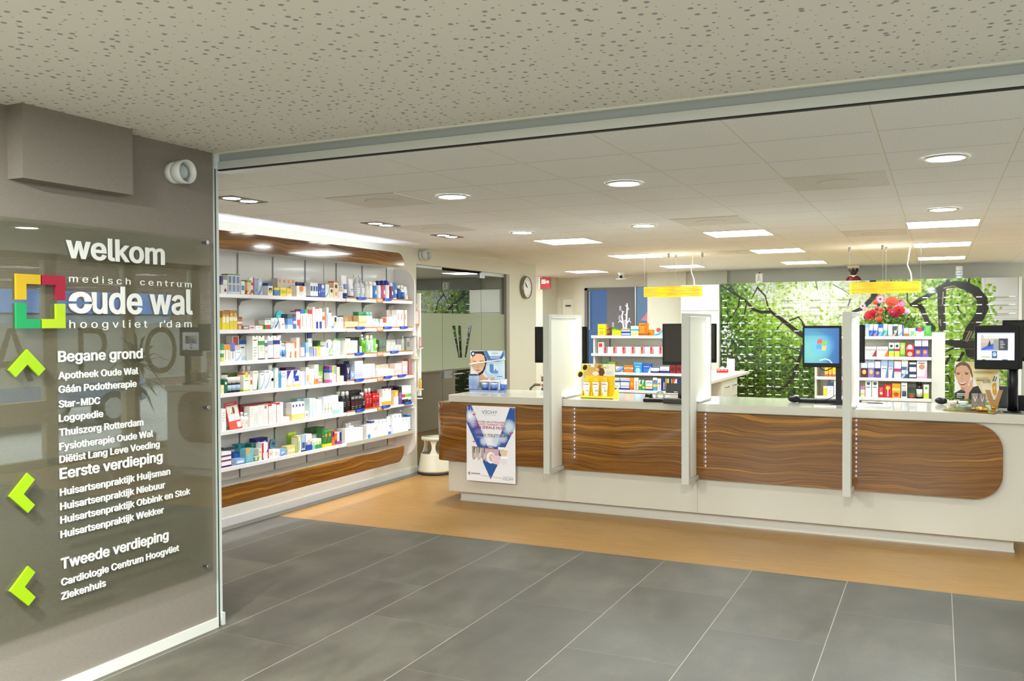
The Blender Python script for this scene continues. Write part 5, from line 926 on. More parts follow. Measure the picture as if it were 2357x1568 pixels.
S5 = [
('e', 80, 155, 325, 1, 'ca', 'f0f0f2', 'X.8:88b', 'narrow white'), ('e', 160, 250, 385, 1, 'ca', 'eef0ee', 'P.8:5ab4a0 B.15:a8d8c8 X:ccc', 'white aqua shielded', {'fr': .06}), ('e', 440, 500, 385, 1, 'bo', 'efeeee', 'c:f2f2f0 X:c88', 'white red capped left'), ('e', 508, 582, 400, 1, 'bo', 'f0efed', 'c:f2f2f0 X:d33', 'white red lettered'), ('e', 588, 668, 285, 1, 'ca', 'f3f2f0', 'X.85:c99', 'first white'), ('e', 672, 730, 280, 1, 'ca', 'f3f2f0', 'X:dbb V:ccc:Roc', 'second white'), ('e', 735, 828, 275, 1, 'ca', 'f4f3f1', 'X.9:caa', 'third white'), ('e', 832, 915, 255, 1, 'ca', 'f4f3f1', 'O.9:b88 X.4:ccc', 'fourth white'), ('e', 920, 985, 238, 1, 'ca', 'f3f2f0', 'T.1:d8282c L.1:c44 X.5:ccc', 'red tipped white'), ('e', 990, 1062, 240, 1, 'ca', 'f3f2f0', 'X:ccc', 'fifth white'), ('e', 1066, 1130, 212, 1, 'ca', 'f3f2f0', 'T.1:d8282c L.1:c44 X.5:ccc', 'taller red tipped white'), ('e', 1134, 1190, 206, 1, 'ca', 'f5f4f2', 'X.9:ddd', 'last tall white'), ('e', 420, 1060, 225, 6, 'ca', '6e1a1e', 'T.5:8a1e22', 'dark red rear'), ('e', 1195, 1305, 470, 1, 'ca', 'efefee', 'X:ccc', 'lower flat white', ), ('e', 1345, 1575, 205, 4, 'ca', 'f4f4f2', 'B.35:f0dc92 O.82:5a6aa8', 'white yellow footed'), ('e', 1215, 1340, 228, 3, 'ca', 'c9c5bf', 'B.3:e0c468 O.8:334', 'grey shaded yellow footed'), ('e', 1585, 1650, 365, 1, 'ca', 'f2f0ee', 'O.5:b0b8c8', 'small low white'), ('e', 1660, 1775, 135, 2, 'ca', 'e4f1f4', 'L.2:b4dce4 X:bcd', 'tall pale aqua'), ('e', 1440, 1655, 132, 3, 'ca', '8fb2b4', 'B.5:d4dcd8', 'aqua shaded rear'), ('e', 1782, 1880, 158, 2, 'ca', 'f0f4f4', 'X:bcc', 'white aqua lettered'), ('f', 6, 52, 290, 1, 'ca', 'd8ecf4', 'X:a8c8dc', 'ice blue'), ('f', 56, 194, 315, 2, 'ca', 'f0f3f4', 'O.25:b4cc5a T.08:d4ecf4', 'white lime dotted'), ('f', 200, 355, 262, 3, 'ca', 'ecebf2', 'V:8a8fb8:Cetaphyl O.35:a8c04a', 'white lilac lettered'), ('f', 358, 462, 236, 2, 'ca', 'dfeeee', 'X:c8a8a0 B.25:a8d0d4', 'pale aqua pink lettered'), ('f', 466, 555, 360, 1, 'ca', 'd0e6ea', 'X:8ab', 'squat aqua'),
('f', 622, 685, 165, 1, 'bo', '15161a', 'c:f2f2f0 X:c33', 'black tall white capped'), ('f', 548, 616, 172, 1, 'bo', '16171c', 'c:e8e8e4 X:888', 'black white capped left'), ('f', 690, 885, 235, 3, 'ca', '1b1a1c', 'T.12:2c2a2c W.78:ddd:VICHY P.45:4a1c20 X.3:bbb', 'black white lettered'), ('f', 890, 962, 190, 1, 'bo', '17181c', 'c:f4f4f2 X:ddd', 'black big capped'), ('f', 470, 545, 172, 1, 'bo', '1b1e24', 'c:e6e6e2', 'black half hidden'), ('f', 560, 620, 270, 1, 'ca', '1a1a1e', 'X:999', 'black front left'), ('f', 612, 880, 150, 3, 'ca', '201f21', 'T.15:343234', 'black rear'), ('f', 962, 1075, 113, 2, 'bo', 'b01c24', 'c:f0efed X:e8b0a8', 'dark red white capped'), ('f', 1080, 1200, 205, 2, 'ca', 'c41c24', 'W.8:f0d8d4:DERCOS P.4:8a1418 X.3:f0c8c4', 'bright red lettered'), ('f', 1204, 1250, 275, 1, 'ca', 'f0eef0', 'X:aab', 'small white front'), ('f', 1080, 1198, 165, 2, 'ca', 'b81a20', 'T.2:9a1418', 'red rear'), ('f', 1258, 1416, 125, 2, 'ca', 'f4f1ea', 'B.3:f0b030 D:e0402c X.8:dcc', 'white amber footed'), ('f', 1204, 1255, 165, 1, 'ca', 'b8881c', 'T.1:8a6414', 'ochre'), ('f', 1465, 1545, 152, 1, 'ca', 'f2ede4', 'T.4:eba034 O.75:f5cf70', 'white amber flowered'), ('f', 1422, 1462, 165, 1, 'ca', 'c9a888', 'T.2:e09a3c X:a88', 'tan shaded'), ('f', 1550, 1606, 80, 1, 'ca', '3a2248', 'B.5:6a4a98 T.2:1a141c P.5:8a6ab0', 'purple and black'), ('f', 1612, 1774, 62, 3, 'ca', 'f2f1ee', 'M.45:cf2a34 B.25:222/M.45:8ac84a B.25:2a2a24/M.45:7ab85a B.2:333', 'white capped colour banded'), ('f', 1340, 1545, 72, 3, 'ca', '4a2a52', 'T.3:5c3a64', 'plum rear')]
S6 = [
('e', 86, 258, 1270, 1, 'ca', 'eeeef2', 'B.35:1c1c50 B.12:d83a8c', 'bottom flat white and navy', {'d': .12}), ('e', 262, 335, 1255, 1, 'ca', '8f96b4', 'X:556', 'small grey blue'), ('e', 338, 500, 1225, 1, 'ca', '8fb4e4', 'P:e8f0fa B.2:3a6ac0', 'lower flat blue'), ('e', 516, 658, 1040, 1, 'ca', '74bcca', 'J:e8a44a X:cfe8ec B.1:5aa0b0', 'teal orange cornered'), ('e', 442, 508, 1050, 1, 'ca', '6ab4d0', 'O.8:d0e8f0 X:3a80a0', 'aqua narrow'), ('e', 664, 745, 1175, 1, 'ca', '5a8a68', 'O:cfe0d0 T.2:e6e0d0', 'small green footed'), ('e', 750, 800, 1040, 1, 'ca', 'eee8dc', 'M.3:f0e060 O.7:d8a890', 'beige yellow banded'), ('e', 806, 930, 935, 1, 'ca', 'eceef4', 'L.25:cc2430 S:2a3ca8 P.25:e8e4e8 R.12:d02a34', 'white red and blue striped'), ('e', 936, 1000, 1060, 1, 'ca', 'f0eeee', 'O:e0b0a8 X.9:daa', 'white pink circled'), ('e', 1004, 1135, 1060, 1, 'ca', 'f1f0f0', 'O.5:d8d8e0 K:dcdce4', 'white lying'), ('e', 1140, 1255, 1050, 1, 'ca', '8ab0e0', 'P:c0d8f4 S:5a8ad0', 'low sky blue'), ('e', 1258, 1425, 992, 1, 'ca', 'dfd08a', 'P:f2ecd0 R.12:b4b84a', 'low pale yellow'), ('e', 315, 440, 1120, 1, 'ca', '2a64b8', 'S:5a9ae0 B.2:cfe0f4', 'royal blue stacked'), ('e', 380, 500, 960, 2, 'ca', '3a98a4', 'X:8fd0d8', 'teal rear'), ('e', 480, 612, 965, 1, 'ca', '7cc4d8', 'O:3a80a4 T.1:5aa8bc', 'sky blue rear'), ('e', 615, 748, 945, 1, 'ca', '2f7a68', 'R.2:1a4a40 X:8ac0b0', 'dark teal rear'), ('e', 690, 912, 850, 2, 'ca', '242a86', 'O.7:e8e8f4 X.3:8a8ad0', 'navy emblem rear'), ('e', 130, 320, 1012, 2, 'ca', 'cfd3e4', 'P:3a4aa4 T.2:555', 'blue white rear'), ('e', 940, 1050, 875, 1, 'cp', '5a86a0', 'O.7:2a4a6c X:b8d0dc', 'slate blue rounded', {'d': .02, 'lean': .15}), 
('e', 1445, 1512, 810, 1, 'ca', 'f0f2e4', 'L.3:8ac03a V:b4343a:Arnica T.1:e8d050', 'white green sided lettered'), ('e', 1340, 1440, 825, 1, 'cp', '9acc3a', 'S:5a9a24 X:e0f0a8', 'lime front', {'d': .02}), ('e', 1290, 1435, 742, 2, 'cp', '7cb82c', 'T.15:d4e04a S:4a8a1c', 'lime rear', {'d': .02}), ('e', 1520, 1590, 800, 1, 'ca', 'a8c4e4', 'P.4:3a5a9a B.1:333', 'glassy blue'), ('e', 1600, 1708, 782, 1, 'ca', 'eef1f6', 'B.4:2a50b0 M.45:8aa8dc O.52:f0c4a0', 'white royal blue footed'), ('e', 1716, 1880, 870, 3, 'ca', 'eff2ea', 'B.45:7cc4d4 O.6:c8d84a/B.45:3a9a58 O.6:c8d84a/B.45:3a9a58 O.6:b8d04a', 'small white colour footed'), ('f', 4, 166, 945, 3, 'ca', 'f0f2ee', 'B.3:3f9a50 O.45:c4d84a', 'small white green footed'), ('f', 210, 340, 862, 2, 'ca', '3f8a44', 'T.08:5aa85a S:2a5a2c O.7:e08a4a B.2:d8e03a', 'bright green front'), ('f', 172, 208, 840, 1, 'ca', '3a7a3c', 'O.6:e0884a B.2:d4dc3a', 'green narrow'), ('f', 345, 395, 865, 1, 'ca', 'f0642a', 'L.05:e05a20 P.75:2a2a80 X.3:f8c8a0', 'tall orange'), ('f', 398, 438, 925, 1, 'ca', 'ee6428', 'P.3:2a2a80 X.7:f8d0b0', 'short orange'), ('f', 442, 518, 905, 1, 'ca', 'efeef2', 'R.5:2a2a6c B.3:a04a8a', 'white navy cornered'), ('e', 1680, 1880, 660, 3, 'ca', '2f5a34', 'T.2:3f6a40', 'dark green left rear'), ('f', 0, 205, 812, 3, 'ca', '35683a', 'T.25:4a8048 O.6:c08050', 'dark green right rear'),
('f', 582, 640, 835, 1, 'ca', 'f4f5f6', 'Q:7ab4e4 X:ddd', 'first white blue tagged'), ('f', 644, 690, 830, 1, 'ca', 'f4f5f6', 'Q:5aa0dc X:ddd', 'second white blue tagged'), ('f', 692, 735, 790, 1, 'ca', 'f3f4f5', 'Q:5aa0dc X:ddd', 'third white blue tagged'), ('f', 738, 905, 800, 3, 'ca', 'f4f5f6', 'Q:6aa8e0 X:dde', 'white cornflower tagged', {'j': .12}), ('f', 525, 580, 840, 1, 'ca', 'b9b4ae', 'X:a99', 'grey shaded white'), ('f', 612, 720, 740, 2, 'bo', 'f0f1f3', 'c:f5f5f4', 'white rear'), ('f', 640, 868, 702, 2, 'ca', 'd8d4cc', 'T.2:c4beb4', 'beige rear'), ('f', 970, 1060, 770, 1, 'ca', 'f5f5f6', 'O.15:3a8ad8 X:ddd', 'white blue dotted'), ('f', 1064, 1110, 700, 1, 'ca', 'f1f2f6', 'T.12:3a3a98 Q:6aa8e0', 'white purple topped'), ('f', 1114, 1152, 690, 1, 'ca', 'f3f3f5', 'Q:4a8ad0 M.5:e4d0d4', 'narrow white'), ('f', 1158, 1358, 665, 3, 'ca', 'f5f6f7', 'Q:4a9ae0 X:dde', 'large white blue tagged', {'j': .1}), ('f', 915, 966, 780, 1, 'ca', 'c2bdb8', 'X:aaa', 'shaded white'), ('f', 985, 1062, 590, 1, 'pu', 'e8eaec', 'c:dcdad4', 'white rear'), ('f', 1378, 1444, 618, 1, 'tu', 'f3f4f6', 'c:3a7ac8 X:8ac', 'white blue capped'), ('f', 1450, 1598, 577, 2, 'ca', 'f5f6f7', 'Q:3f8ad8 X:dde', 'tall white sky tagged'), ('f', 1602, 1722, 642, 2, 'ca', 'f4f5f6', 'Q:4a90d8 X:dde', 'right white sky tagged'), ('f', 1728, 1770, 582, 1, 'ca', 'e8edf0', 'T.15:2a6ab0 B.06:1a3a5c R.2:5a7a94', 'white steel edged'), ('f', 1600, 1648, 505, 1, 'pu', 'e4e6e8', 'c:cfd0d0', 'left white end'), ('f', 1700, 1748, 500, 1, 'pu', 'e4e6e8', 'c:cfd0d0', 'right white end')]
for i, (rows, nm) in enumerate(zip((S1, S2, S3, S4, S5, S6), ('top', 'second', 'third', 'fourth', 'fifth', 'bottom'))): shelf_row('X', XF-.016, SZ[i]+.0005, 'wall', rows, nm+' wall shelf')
# stacked flat boxes and the red framed display card
p = onX(*zp('e', 86, 1270), XF-.016); y0, y1 = p.y, onX(*zp('e', 258, 1270), XF-.016).y
for k in range(1, 3): o = product('ca', (y1-y0)*.97, .037, .118, 'eeeef2', 'B.35:1c1c50 B.12:d83a8c', 'carton', (XF-.016-.06, (y0+y1)/2, SZ[5]+.0005+.0385*k+.012), math.pi/2); tag(o, '%s flat white and navy carton in the stack on the bottom wall shelf' % ('middle', 'topmost')[k-1], 'box', 'products on the bottom wall shelf')
c0 = onX(*zp('e', 262, 655), XF-.01); c1 = onX(*zp('e', 490, 630), XF-.01); top = onX(*zp('e', 140, 205), XF-.03)
Wd, Ht = c1.y-c0.y, .235; dc = thing('display_card', 'leaning red framed display card on the fifth wall shelf, left', 'display card', (XF-.018, (c0.y+c1.y)/2-.01, SZ[4]+.001), math.pi/2); dc.rotation_euler = (-.20, -.07, math.pi/2)
MB().box(-Wd/2, 0, 0, Wd/2, .006, Ht, mat('c22a22', .4)).obj('frame', dc)
q = MB().box(-Wd/2+.01, -.001, .09, Wd/2-.01, 0, Ht-.035, mat('d8cfc4', .5)).box(-Wd/2+.01, -.0015, .075, Wd/2-.01, 0, .125, mat('eeeae6', .5)).lathe([(.012, -.002), (.002, -.002)], mat('8a5a3a'), (.008, 0, .16), 12, sy=2.6, ax='y').lathe([(.005, -.002), (.002, -.002)], mat('8a5a3a'), (-.015, 0, .138), 12, sy=1.6, ax='y'); q.obj('picture', dc)
MB().box(-Wd/2+.005, -.001, .003, Wd/2-.003, 0, .075, mat('e8442c', .4)).box(Wd*.12, -.0016, .015, Wd/2-.012, 0, .06, mat('f2f0ee')).obj('lower_panel', dc); MB().box(-Wd/2+.012, -.001, Ht-.03, Wd/2-.012, 0, Ht-.008, mat('7a1416', .4)).box(-Wd/2+.02, -.0015, Ht-.022, Wd*.2, 0, Ht-.017, mat('d88a84')).obj('heading_band', dc)
# shelves behind the counter: left unit, right unit
A_ = 'left medicine unit'; B_ = 'right medicine unit'
OA = [[('g', 718, 800, 580, 1, 'ca', 'f0d820', 'T.1:d8b818 W.6:6a5a1a:MILK O.25:c8a818', 'tall yellow'), ('g', 780, 866, 620, 1, 'ca', '7a1c1c', 'S:2a5a2c J:c8a02c X:e8d8b0', 'dark red green and gold'), ('g', 870, 965, 645, 1, 'ca', 'd8e02c', 'W.35:3a4a2a:Rhinapront T.2:a8c41c', 'low lime yellow'), ('g', 968, 1062, 630, 1, 'ca', '22409a', 'M.7:e8e8ee M.25:e8e8ee T.12:e0b83a', 'blue white striped'), ('g', 1068, 1152, 602, 1, 'ca', 'e8ece4', 'T.25:cfd8d0 M.6:2aa89a M.2:c8d83a', 'white teal and lime striped'), ('g', 1156, 1246, 572, 1, 'ca', 'e88a1c', 'W.82:5a2a0a:Roosvicee R.3:c86a14 B.2:a85a14', 'tall orange'), ('g', 1210, 1312, 640, 1, 'ca', 'f0a824', 'W.4:6a2a2a:Bisolvon R.08:d86a2a', 'low orange'), ('g', 1318, 1410, 625, 1, 'ca', 'a8c4d4', 'P:dfeaf0 O.75:e04a3a S:3a90c0', 'pale blue'), ('g', 1435, 1520, 585, 1, 'ca', '7aa4c8', 'P:d0e0ee', 'blue partly hidden'), ('g', 868, 912, 615, 1, 'ca', '7ab02c', 'T.2:4a7a1c', 'green rear')],
[('g', 722, 775, 775, 1, 'ca', 'efe9e6', 'P.75:c8343c X.4:caa', 'white red labelled stacked', {'d': .05})]+[('g', 725+i*98, 810+i*98, 825, 1, 'ca', 'f0eceb', 'R.3:c8303a K:d85a50 X:cbb', '%s white red cornered' % ORD[i], {'d': .1}) for i in range(7)],
[('g', 832, 905, 985, 1, 'ca', 'e0c018', 'O.4:1c1c1c O.4:d8c030 T.2:7aa02c', 'yellow black circled'), ('g', 908, 992, 1032, 1, 'ca', '8fb0d4', 'J:dfe8f0 S:4a70a8', 'low pale blue'), ('g', 996, 1096, 1020, 1, 'ca', 'e87a1c', 'M.6:f2e0d0 W.55:4a2a6a:Aerius', 'orange white striped'), ('g', 1100, 1190, 990, 1, 'ca', '2f90d0', 'W.6:e8f2fa:Oral T.15:5ab0e0 O.25:a8d4f0', 'bright blue'), ('g', 1193, 1282, 1002, 1, 'ca', '2a5cb8', 'W.65:e8eef8:Rennie P.3:3f78d0 K:c8d8f0', 'deep blue'), ('g', 1278, 1372, 1035, 1, 'ca', 'e4e6ee', 'B.35:20306c W.3:e0e4f0:Tunnormal T.15:2a4a9c', 'low white navy banded'), ('g', 1378, 1478, 1035, 1, 'ca', 'e2e5ee', 'B.4:20306c W.55:20306c:Tunnormal', 'right low white navy banded'), ('g', 1484, 1548, 1012, 1, 'ca', '8a1a24', 'O.5:f0e8e8 O.5:5a1018', 'dark red circled left'), ('g', 1552, 1612, 1005, 1, 'ca', '8a1a24', 'O.5:f0e8e8 O.5:5a1018', 'dark red circled right'), ('g', 765, 832, 985, 1, 'ca', '4aa048', 'T.3:2f7a34', 'green')],
[('g', 846, 955, 1198, 1, 'ca', 'd4e2ee', 'B.25:2a50a0 L.2:4a80c0 W.5:6a7a9a:Calmag', 'lower blue footed left'), ('g', 960, 1054, 1198, 1, 'ca', 'd8e2ee', 'B.25:2a3a90 M.5:c8b4d8', 'lower blue footed right'), ('g', 1058, 1100, 1150, 1, 'ca', 'ec8a20', 'O.5:f5c86a B.2:d0601c', 'orange'), ('g', 1102, 1150, 1150, 1, 'ca', 'f0ece4', 'V:b01c24:Advil B.06:b01c24', 'white red lettered'), ('g', 1154, 1186, 1175, 1, 'ca', '3a9a60', 'J:e8eee4 M.5:e8e060', 'narrow green'), ('g', 1190, 1220, 1175, 1, 'ca', '2f9a68', 'J:e8eee4 M.3:d8d040', 'second narrow green'), ('g', 1224, 1300, 1182, 1, 'ca', 'eceef0', 'W.7:3a3a4a:ASPRO M.4:e0c83a B.2:2a50a0', 'white blue footed lettered'), ('g', 1304, 1348, 1150, 1, 'ca', '4a9ad4', 'T.2:e8f0f6 M.4:e0d03a O.75:d04a3a', 'sky blue'), ('g', 1352, 1390, 1160, 1, 'ca', 'f0ede6', 'O.6:e8742c V:b84a2c:nurof', 'white orange sunned'), ('g', 1394, 1450, 1158, 1, 'ca', '1f2f7c', 'V:e8e8f0:Nicorex R.2:e0c83a', 'navy'), ('g', 1454, 1510, 1162, 1, 'ca', '23307a', 'L.35:e0d03a R.15:e0c83a', 'navy yellow sided'), ('g', 1514, 1560, 1165, 1, 'ca', 'e0d8c4', 'J:d83a2c P.3:26307c', 'red and cream'), ('g', 1564, 1608, 1165, 1, 'ca', '2a2f70', 'M.5:e0c83a', 'last navy'), ],
[('g', 940, 1000, 1300, 1, 'ca', 'dfe03a', '', 'low yellow'), ('g', 1004, 1090, 1298, 1, 'ca', 'c02a2a', '', 'low red'), ('g', 1096, 1200, 1305, 1, 'ca', 'e08a2a', '', 'low orange')]]
for i, rows in enumerate(OA): shelf_row('Y', 9.715, OZ[i]+.0005, 'unit', rows, '%s shelf of the %s' % (('top', 'second', 'third', 'fourth', 'lowest')[i], A_), .06, lim=(9, .18, .19, .172, .19)[i])
for k in range(2): o = product('ca', .115, .045, .06, 'dfe6f0', 'B.25:2a50a0 M.6:d8a8b8', 'carton', (onY(*zp('g', (900, 1008)[k], 1160), 9.72).x, 9.75, OZ[3]+.095), 0); tag(o, 'upper pink striped carton stacked on the fourth shelf, %s stack of the left medicine unit' % ('left', 'right')[k], 'box')
OB = [[('h', 215, 248, 600, 1, 'ca', 'b4c8d8', 'T.3:8fb0c8', 'pale grey blue'), ('h', 250, 290, 605, 1, 'ca', 'e8ecf2', 'B.5:2a48b0 S:5a80d0 B.08:1c2c80', 'white royal blue waved'), ('h', 294, 335, 605, 1, 'ca', 'eceef4', 'B.5:3a50b0 S:8a9ad8 B.08:c03a7a', 'white indigo waved'), ('h', 339, 382, 605, 1, 'ca', 'e4ecf4', 'T.3:2a5cb8 B.4:4a8ac8 S:8ab8e0', 'blue topped waved'), ('h', 385, 426, 602, 1, 'ca', 'e6f0ee', 'B.5:3fa090 S:8fccc0 B.06:c03a4a', 'white teal waved'), ('h', 430, 472, 605, 1, 'ca', 'eceef2', 'S:b4c4dc B.08:d04a5a', 'white pale waved'), ('h', 476, 522, 605, 1, 'ca', '4a4a54', 'T.15:e8e8ec S:c8b49a O.4:e8e4e0', 'dark toothpaste'), ('h', 526, 576, 610, 1, 'ca', 'e6eef4', 'R.3:3a6aa0 S:6aa0d0', 'white steel curved'), ('h', 580, 624, 640, 1, 'ca', 'f0dccf', 'B.35:e8622c X:c86', 'peach orange footed'), ('h', 628, 690, 642, 1, 'ca', 'e4eef0', 'B.3:f0d83a O.45:7ac45a S:4ab0d8', 'aqua yellow footed'), ('h', 694, 770, 637, 1, 'ca', 'eceff0', 'T.4:20409c O.75:d8343a B.15:b4c4d0', 'white navy topped'), ('h', 776, 840, 618, 1, 'ca', '4fa83c', 'O.4:e8f4e0 O.4:5cb848 X.85:dfd', 'green spiral')],
[('h', 205, 318, 818, 1, 'ca', 'f0ede6', 'W.62:5a4a4a:Strepsils K:b01c24 X.35:c88', 'wide white red leafed'), ('h', 322, 432, 818, 1, 'ca', 'f0ede6', 'W.62:5a4a4a:Strepsils K:e8742c X.35:d98', 'wide white orange leafed'), ('h', 437, 486, 782, 1, 'ca', 'eef0e8', 'M.5:2f8a44 B.35:d4e03a O.78:3a3a30', 'white green banded'), ('h', 490, 540, 782, 1, 'ca', 'eef0e8', 'M.5:b82a34 B.35:d8e03a O.78:3a3a30', 'white red banded'), ('h', 544, 592, 782, 1, 'ca', '9ccc3a', 'O.75:e4f0b8 B.2:6a9a24 X:e8f4c8', 'lime'), ('h', 597, 678, 795, 1, 'ca', 'b81a2c', 'W.6:f0e0e0:DARO O.8:f0d8d8 O.25:e8b8a0', 'crimson'), ('h', 682, 748, 755, 1, 'ca', 'd4d0e4', 'B.6:6a4aa8 M.55:2a2a6a O.3:e8a83a', 'violet left'), ('h', 752, 812, 755, 1, 'ca', 'd6d2e4', 'B.6:7a52b0 M.55:2a2a6a O.3:e8a83a', 'violet right')],
[('h', 172, 235, 945, 1, 'ca', 'c8d4e2', 'B.55:5c1a34 O.35:d8c4d0 O.3:f0c83a W.85:5a7aa8:DARO', 'maroon figure printed'), ('h', 238, 300, 942, 1, 'ca', 'ccd8e6', 'B.55:8a78b4 O.35:d4cce4 O.3:f0c83a W.85:5a7aa8:DARO', 'lavender figure printed'), ('h', 304, 358, 958, 1, 'ca', 'd8d4e4', 'B.5:6a48a4 M.5:2c2c70 O.3:e8a83a', 'violet single'), ('h', 362, 428, 930, 1, 'ca', 'eceef0', 'T.35:a4bcdc W.5:4a6a9a:Nivea K:5a80b8', 'tall white sky topped'), ('h', 432, 484, 948, 1, 'ca', 'e8ecf0', 'T.4:9ab4d4 W.5:4a6a9a:Nivea K:4a70a8', 'white sky topped short'), ('h', 488, 554, 928, 1, 'ca', 'eeeae8', 'T.06:c04a6a M.45:c02a7a X.35:bbb', 'tall white magenta striped'), ('h', 558, 620, 932, 1, 'ca', 'e0e4e8', 'M.55:3a6a9a B.25:2a5080 T.3:dfe4e6 S:a8bcd0', 'steel mountain'), ('h', 632, 697, 968, 1, 'ca', 'e8eaec', 'M.8:23305c M.35:23305c B.1:333', 'white navy double striped'), ('h', 702, 802, 932, 1, 'ca', 'efe4ec', 'W.82:2a4a9c:Bevedol O.65:c88a5c K:e8b4d0 B.15:e4b0cc', 'large pinkish white')],
[('h', 168, 210, 1195, 1, 'ca', 'e8dce4', 'M.3:e0d03a T.3:c87aa8', 'small pink'), ('h', 214, 272, 1145, 1, 'ca', 'eeece6', 'O.85:2a5a7a W.6:445:Biodent', 'tall white left'), ('h', 276, 336, 1145, 1, 'ca', 'eeece6', 'O.85:2a5a7a W.6:445:Biodent', 'tall white right'), ('h', 340, 390, 1198, 1, 'ca', 'c4262c', 'O.4:f0d8b0 X.85:f4d0d0', 'small red'), ('h', 394, 464, 1178, 1, 'ca', 'cf2430', 'V:f4e4e0:Kruidvat O.75:e8c83a', 'red lettered'), ('h', 468, 548, 1168, 1, 'ca', 'eca41c', 'O.25:d8402c M.6:f6d870 W.3:a03a1c:Cevita', 'amber'), ('h', 554, 612, 1160, 1, 'ca', 'e6e4de', 'W.78:5a6a7a:Hygica P.3:2a3a54 X:99a', 'white dark patched'), ('h', 616, 692, 1218, 1, 'ca', '24442c', 'M.5:3a6a40 O.3:c0392b', 'low dark green'), ('h', 694, 760, 1142, 1, 'bo', '2a1710', 'l:e8e4d8 c:1a1a1a', 'brown glass'), ('h', 766, 818, 1178, 1, 'ca', 'eaeee0', 'B.4:c8d83a O.75:7ab04a', 'white lime footed')],
[('h', 325, 400, 1310, 1, 'ca', 'a8c83a', '', 'low lime'), ('h', 685, 765, 1338, 1, 'ca', 'd8c83a', 'L.3:c0392b', 'low yellow red ended')]]
for i, rows in enumerate(OB): shelf_row('Y', 9.715, OZ[i]+.0005, 'unit', rows, '%s shelf of the %s' % (('top', 'second', 'third', 'fourth', 'lowest')[i], B_), .06, lim=(9, .18, .185, .172, .19)[i])
for i, rows in ((2, [('k', 1688, 1740, 690, 1, 'ca', 'f0c01c', 'O.3:f6ecd8 B.3:e0602c', 'yellow orange footed'), ('k', 1745, 1795, 690, 1, 'ca', 'f0b81c', 'O.3:f6ecd8 B.3:e0602c', 'second yellow orange footed'), ('k', 1800, 1850, 690, 1, 'ca', 'f0c41c', 'O.3:f6ecd8 B.3:e0602c', 'third yellow orange footed')]), (3, [('k', 1665, 1720, 975, 1, 'ca', 'ece8d0', 'B.8:e8dc2a', 'yellow left'), ('k', 1722, 1818, 920, 1, 'ca', 'eef0ee', 'T.25:2a4a80 X:8ab', 'white navy topped left'), ('k', 1826, 1855, 880, 1, 'ca', 'f0efe8', 'X:bbb', 'white narrow left')])): shelf_row('Y', 9.715, OZ[i]+.0005, 'unit', rows, ('third', 'fourth')[i-2]+' shelf of the '+B_+' left end', .06)
# ================================================================ on and around the counter
CT = 1.0405
def U(P, x0, y0, x1, y1): return [((x-x0)/(x1-x0), 1-(y-y0)/(y1-y0)) for x, y in P]
def faux(q, x0, x1, z, h, n, y, m, step=None, j=.25):
    for i in range(n): q.box(x0, y-.0006, z-i*(step or h*1.9), x1-(x1-x0)*R.uniform(0, j), y, z-i*(step or h*1.9)+h, m)
# hanging poster with butterflies
pw, ph = .512, .712; po = thing('hanging_poster', 'white and blue advertising poster hung on the left counter front', 'poster', (-4.029, 7.375, .238))
p = Paint(104, 144, 'ecebf0', 2)
def V(P): return U(P, 100, 115, 975, 1500)
p.poly(V([(100, 110), (190, 110), (480, 850), (640, 850), (880, 130), (975, 130), (975, 470), (800, 850), (535, 1450), (290, 850), (100, 430)]), '2b4f9c')
p.grad('3a62b4', '27509f', True, 0, .3, 1, 1, .3); p.poly(V([(190, 105), (880, 125), (640, 820), (470, 820)]), 'eeedf2'); p.poly(V([(100, 430), (290, 850), (535, 1450), (100, 1520)]), 'ecebf0'); p.poly(V([(975, 470), (800, 850), (535, 1450), (980, 1520)]), 'ecebf0')
for (x, y), r, c, a in (((180, 320), .14, 'e8ecff', .9), ((230, 440), .10, 'c9c4ec', .7), ((860, 480), .16, 'd8ecf8', .85), ((330, 620), .12, '8f8fd4', .6), ((420, 760), .10, 'dfe6fa', .8), ((640, 740), .12, 'c4d4f0', .8), ((760, 690), .1, 'dce8f6', .7)): (u, v), = V([(x, y)]); p.blob(u, v, r, r*.7, c, a)
for a in (.25, .6, 1.0, 1.35): (u, v), = V([(150, 330)]); p.line([(u, v), (u-.1+.25*math.cos(a), v+.16*math.sin(a))], [1.6, .3], 'f4f6ff', .7)
p.poly(V([(390, 1130), (660, 1180), (535, 1450)]), '24589f'); p.poly(V([(470, 870), (540, 860), (600, 880)]), 'eee')
for x, c in ((200, 'a8937e'), (290, 'b9b2b4'), (385, 'c3a3a6')): p.poly(V([(x, 870), (x+95, 880), (x+88, 1040), (x+50, 1100), (x+20, 1115), (x+2, 1060)]), c); p.poly(V([(x+40, 940), (x+75, 890), (x+80, 1040), (x+20, 1090)]), 'dcd4d2', .7); p.line(V([(x+40, 890), (x+40, 975)]), .8, '3a2a28')
p.poly(V([(440, 885), (680, 895), (680, 1130), (440, 1130)]), 'cfadb4'); p.line(V([(200, 872), (600, 890)]), .6, '6a4a48')
p.ell(*V([(540, 1055)])[0], .09, .075, 'f4f2f2'); p.ell(*V([(555, 1055)])[0], .055, .05, 'c8bcbe'); p.poly(V([(530, 1010), (710, 1010), (690, 1175), (580, 1160)]), 'ecccd2')
p.poly(V([(668, 850), (848, 850), (845, 900), (670, 900)]), 'f2f0f0'); p.poly(V([(690, 905), (838, 905), (815, 1010), (720, 1000)]), 'e6cb9c'); p.poly(V([(705, 1020), (845, 1020), (840, 1060), (712, 1060)]), 'fafafa'); p.poly(V([(715, 1065), (838, 1065), (825, 1165), (720, 1160)]), 'e2e4ec')
p.line(V([(360, 1390), (740, 1415)]), .4, 'c08a90')
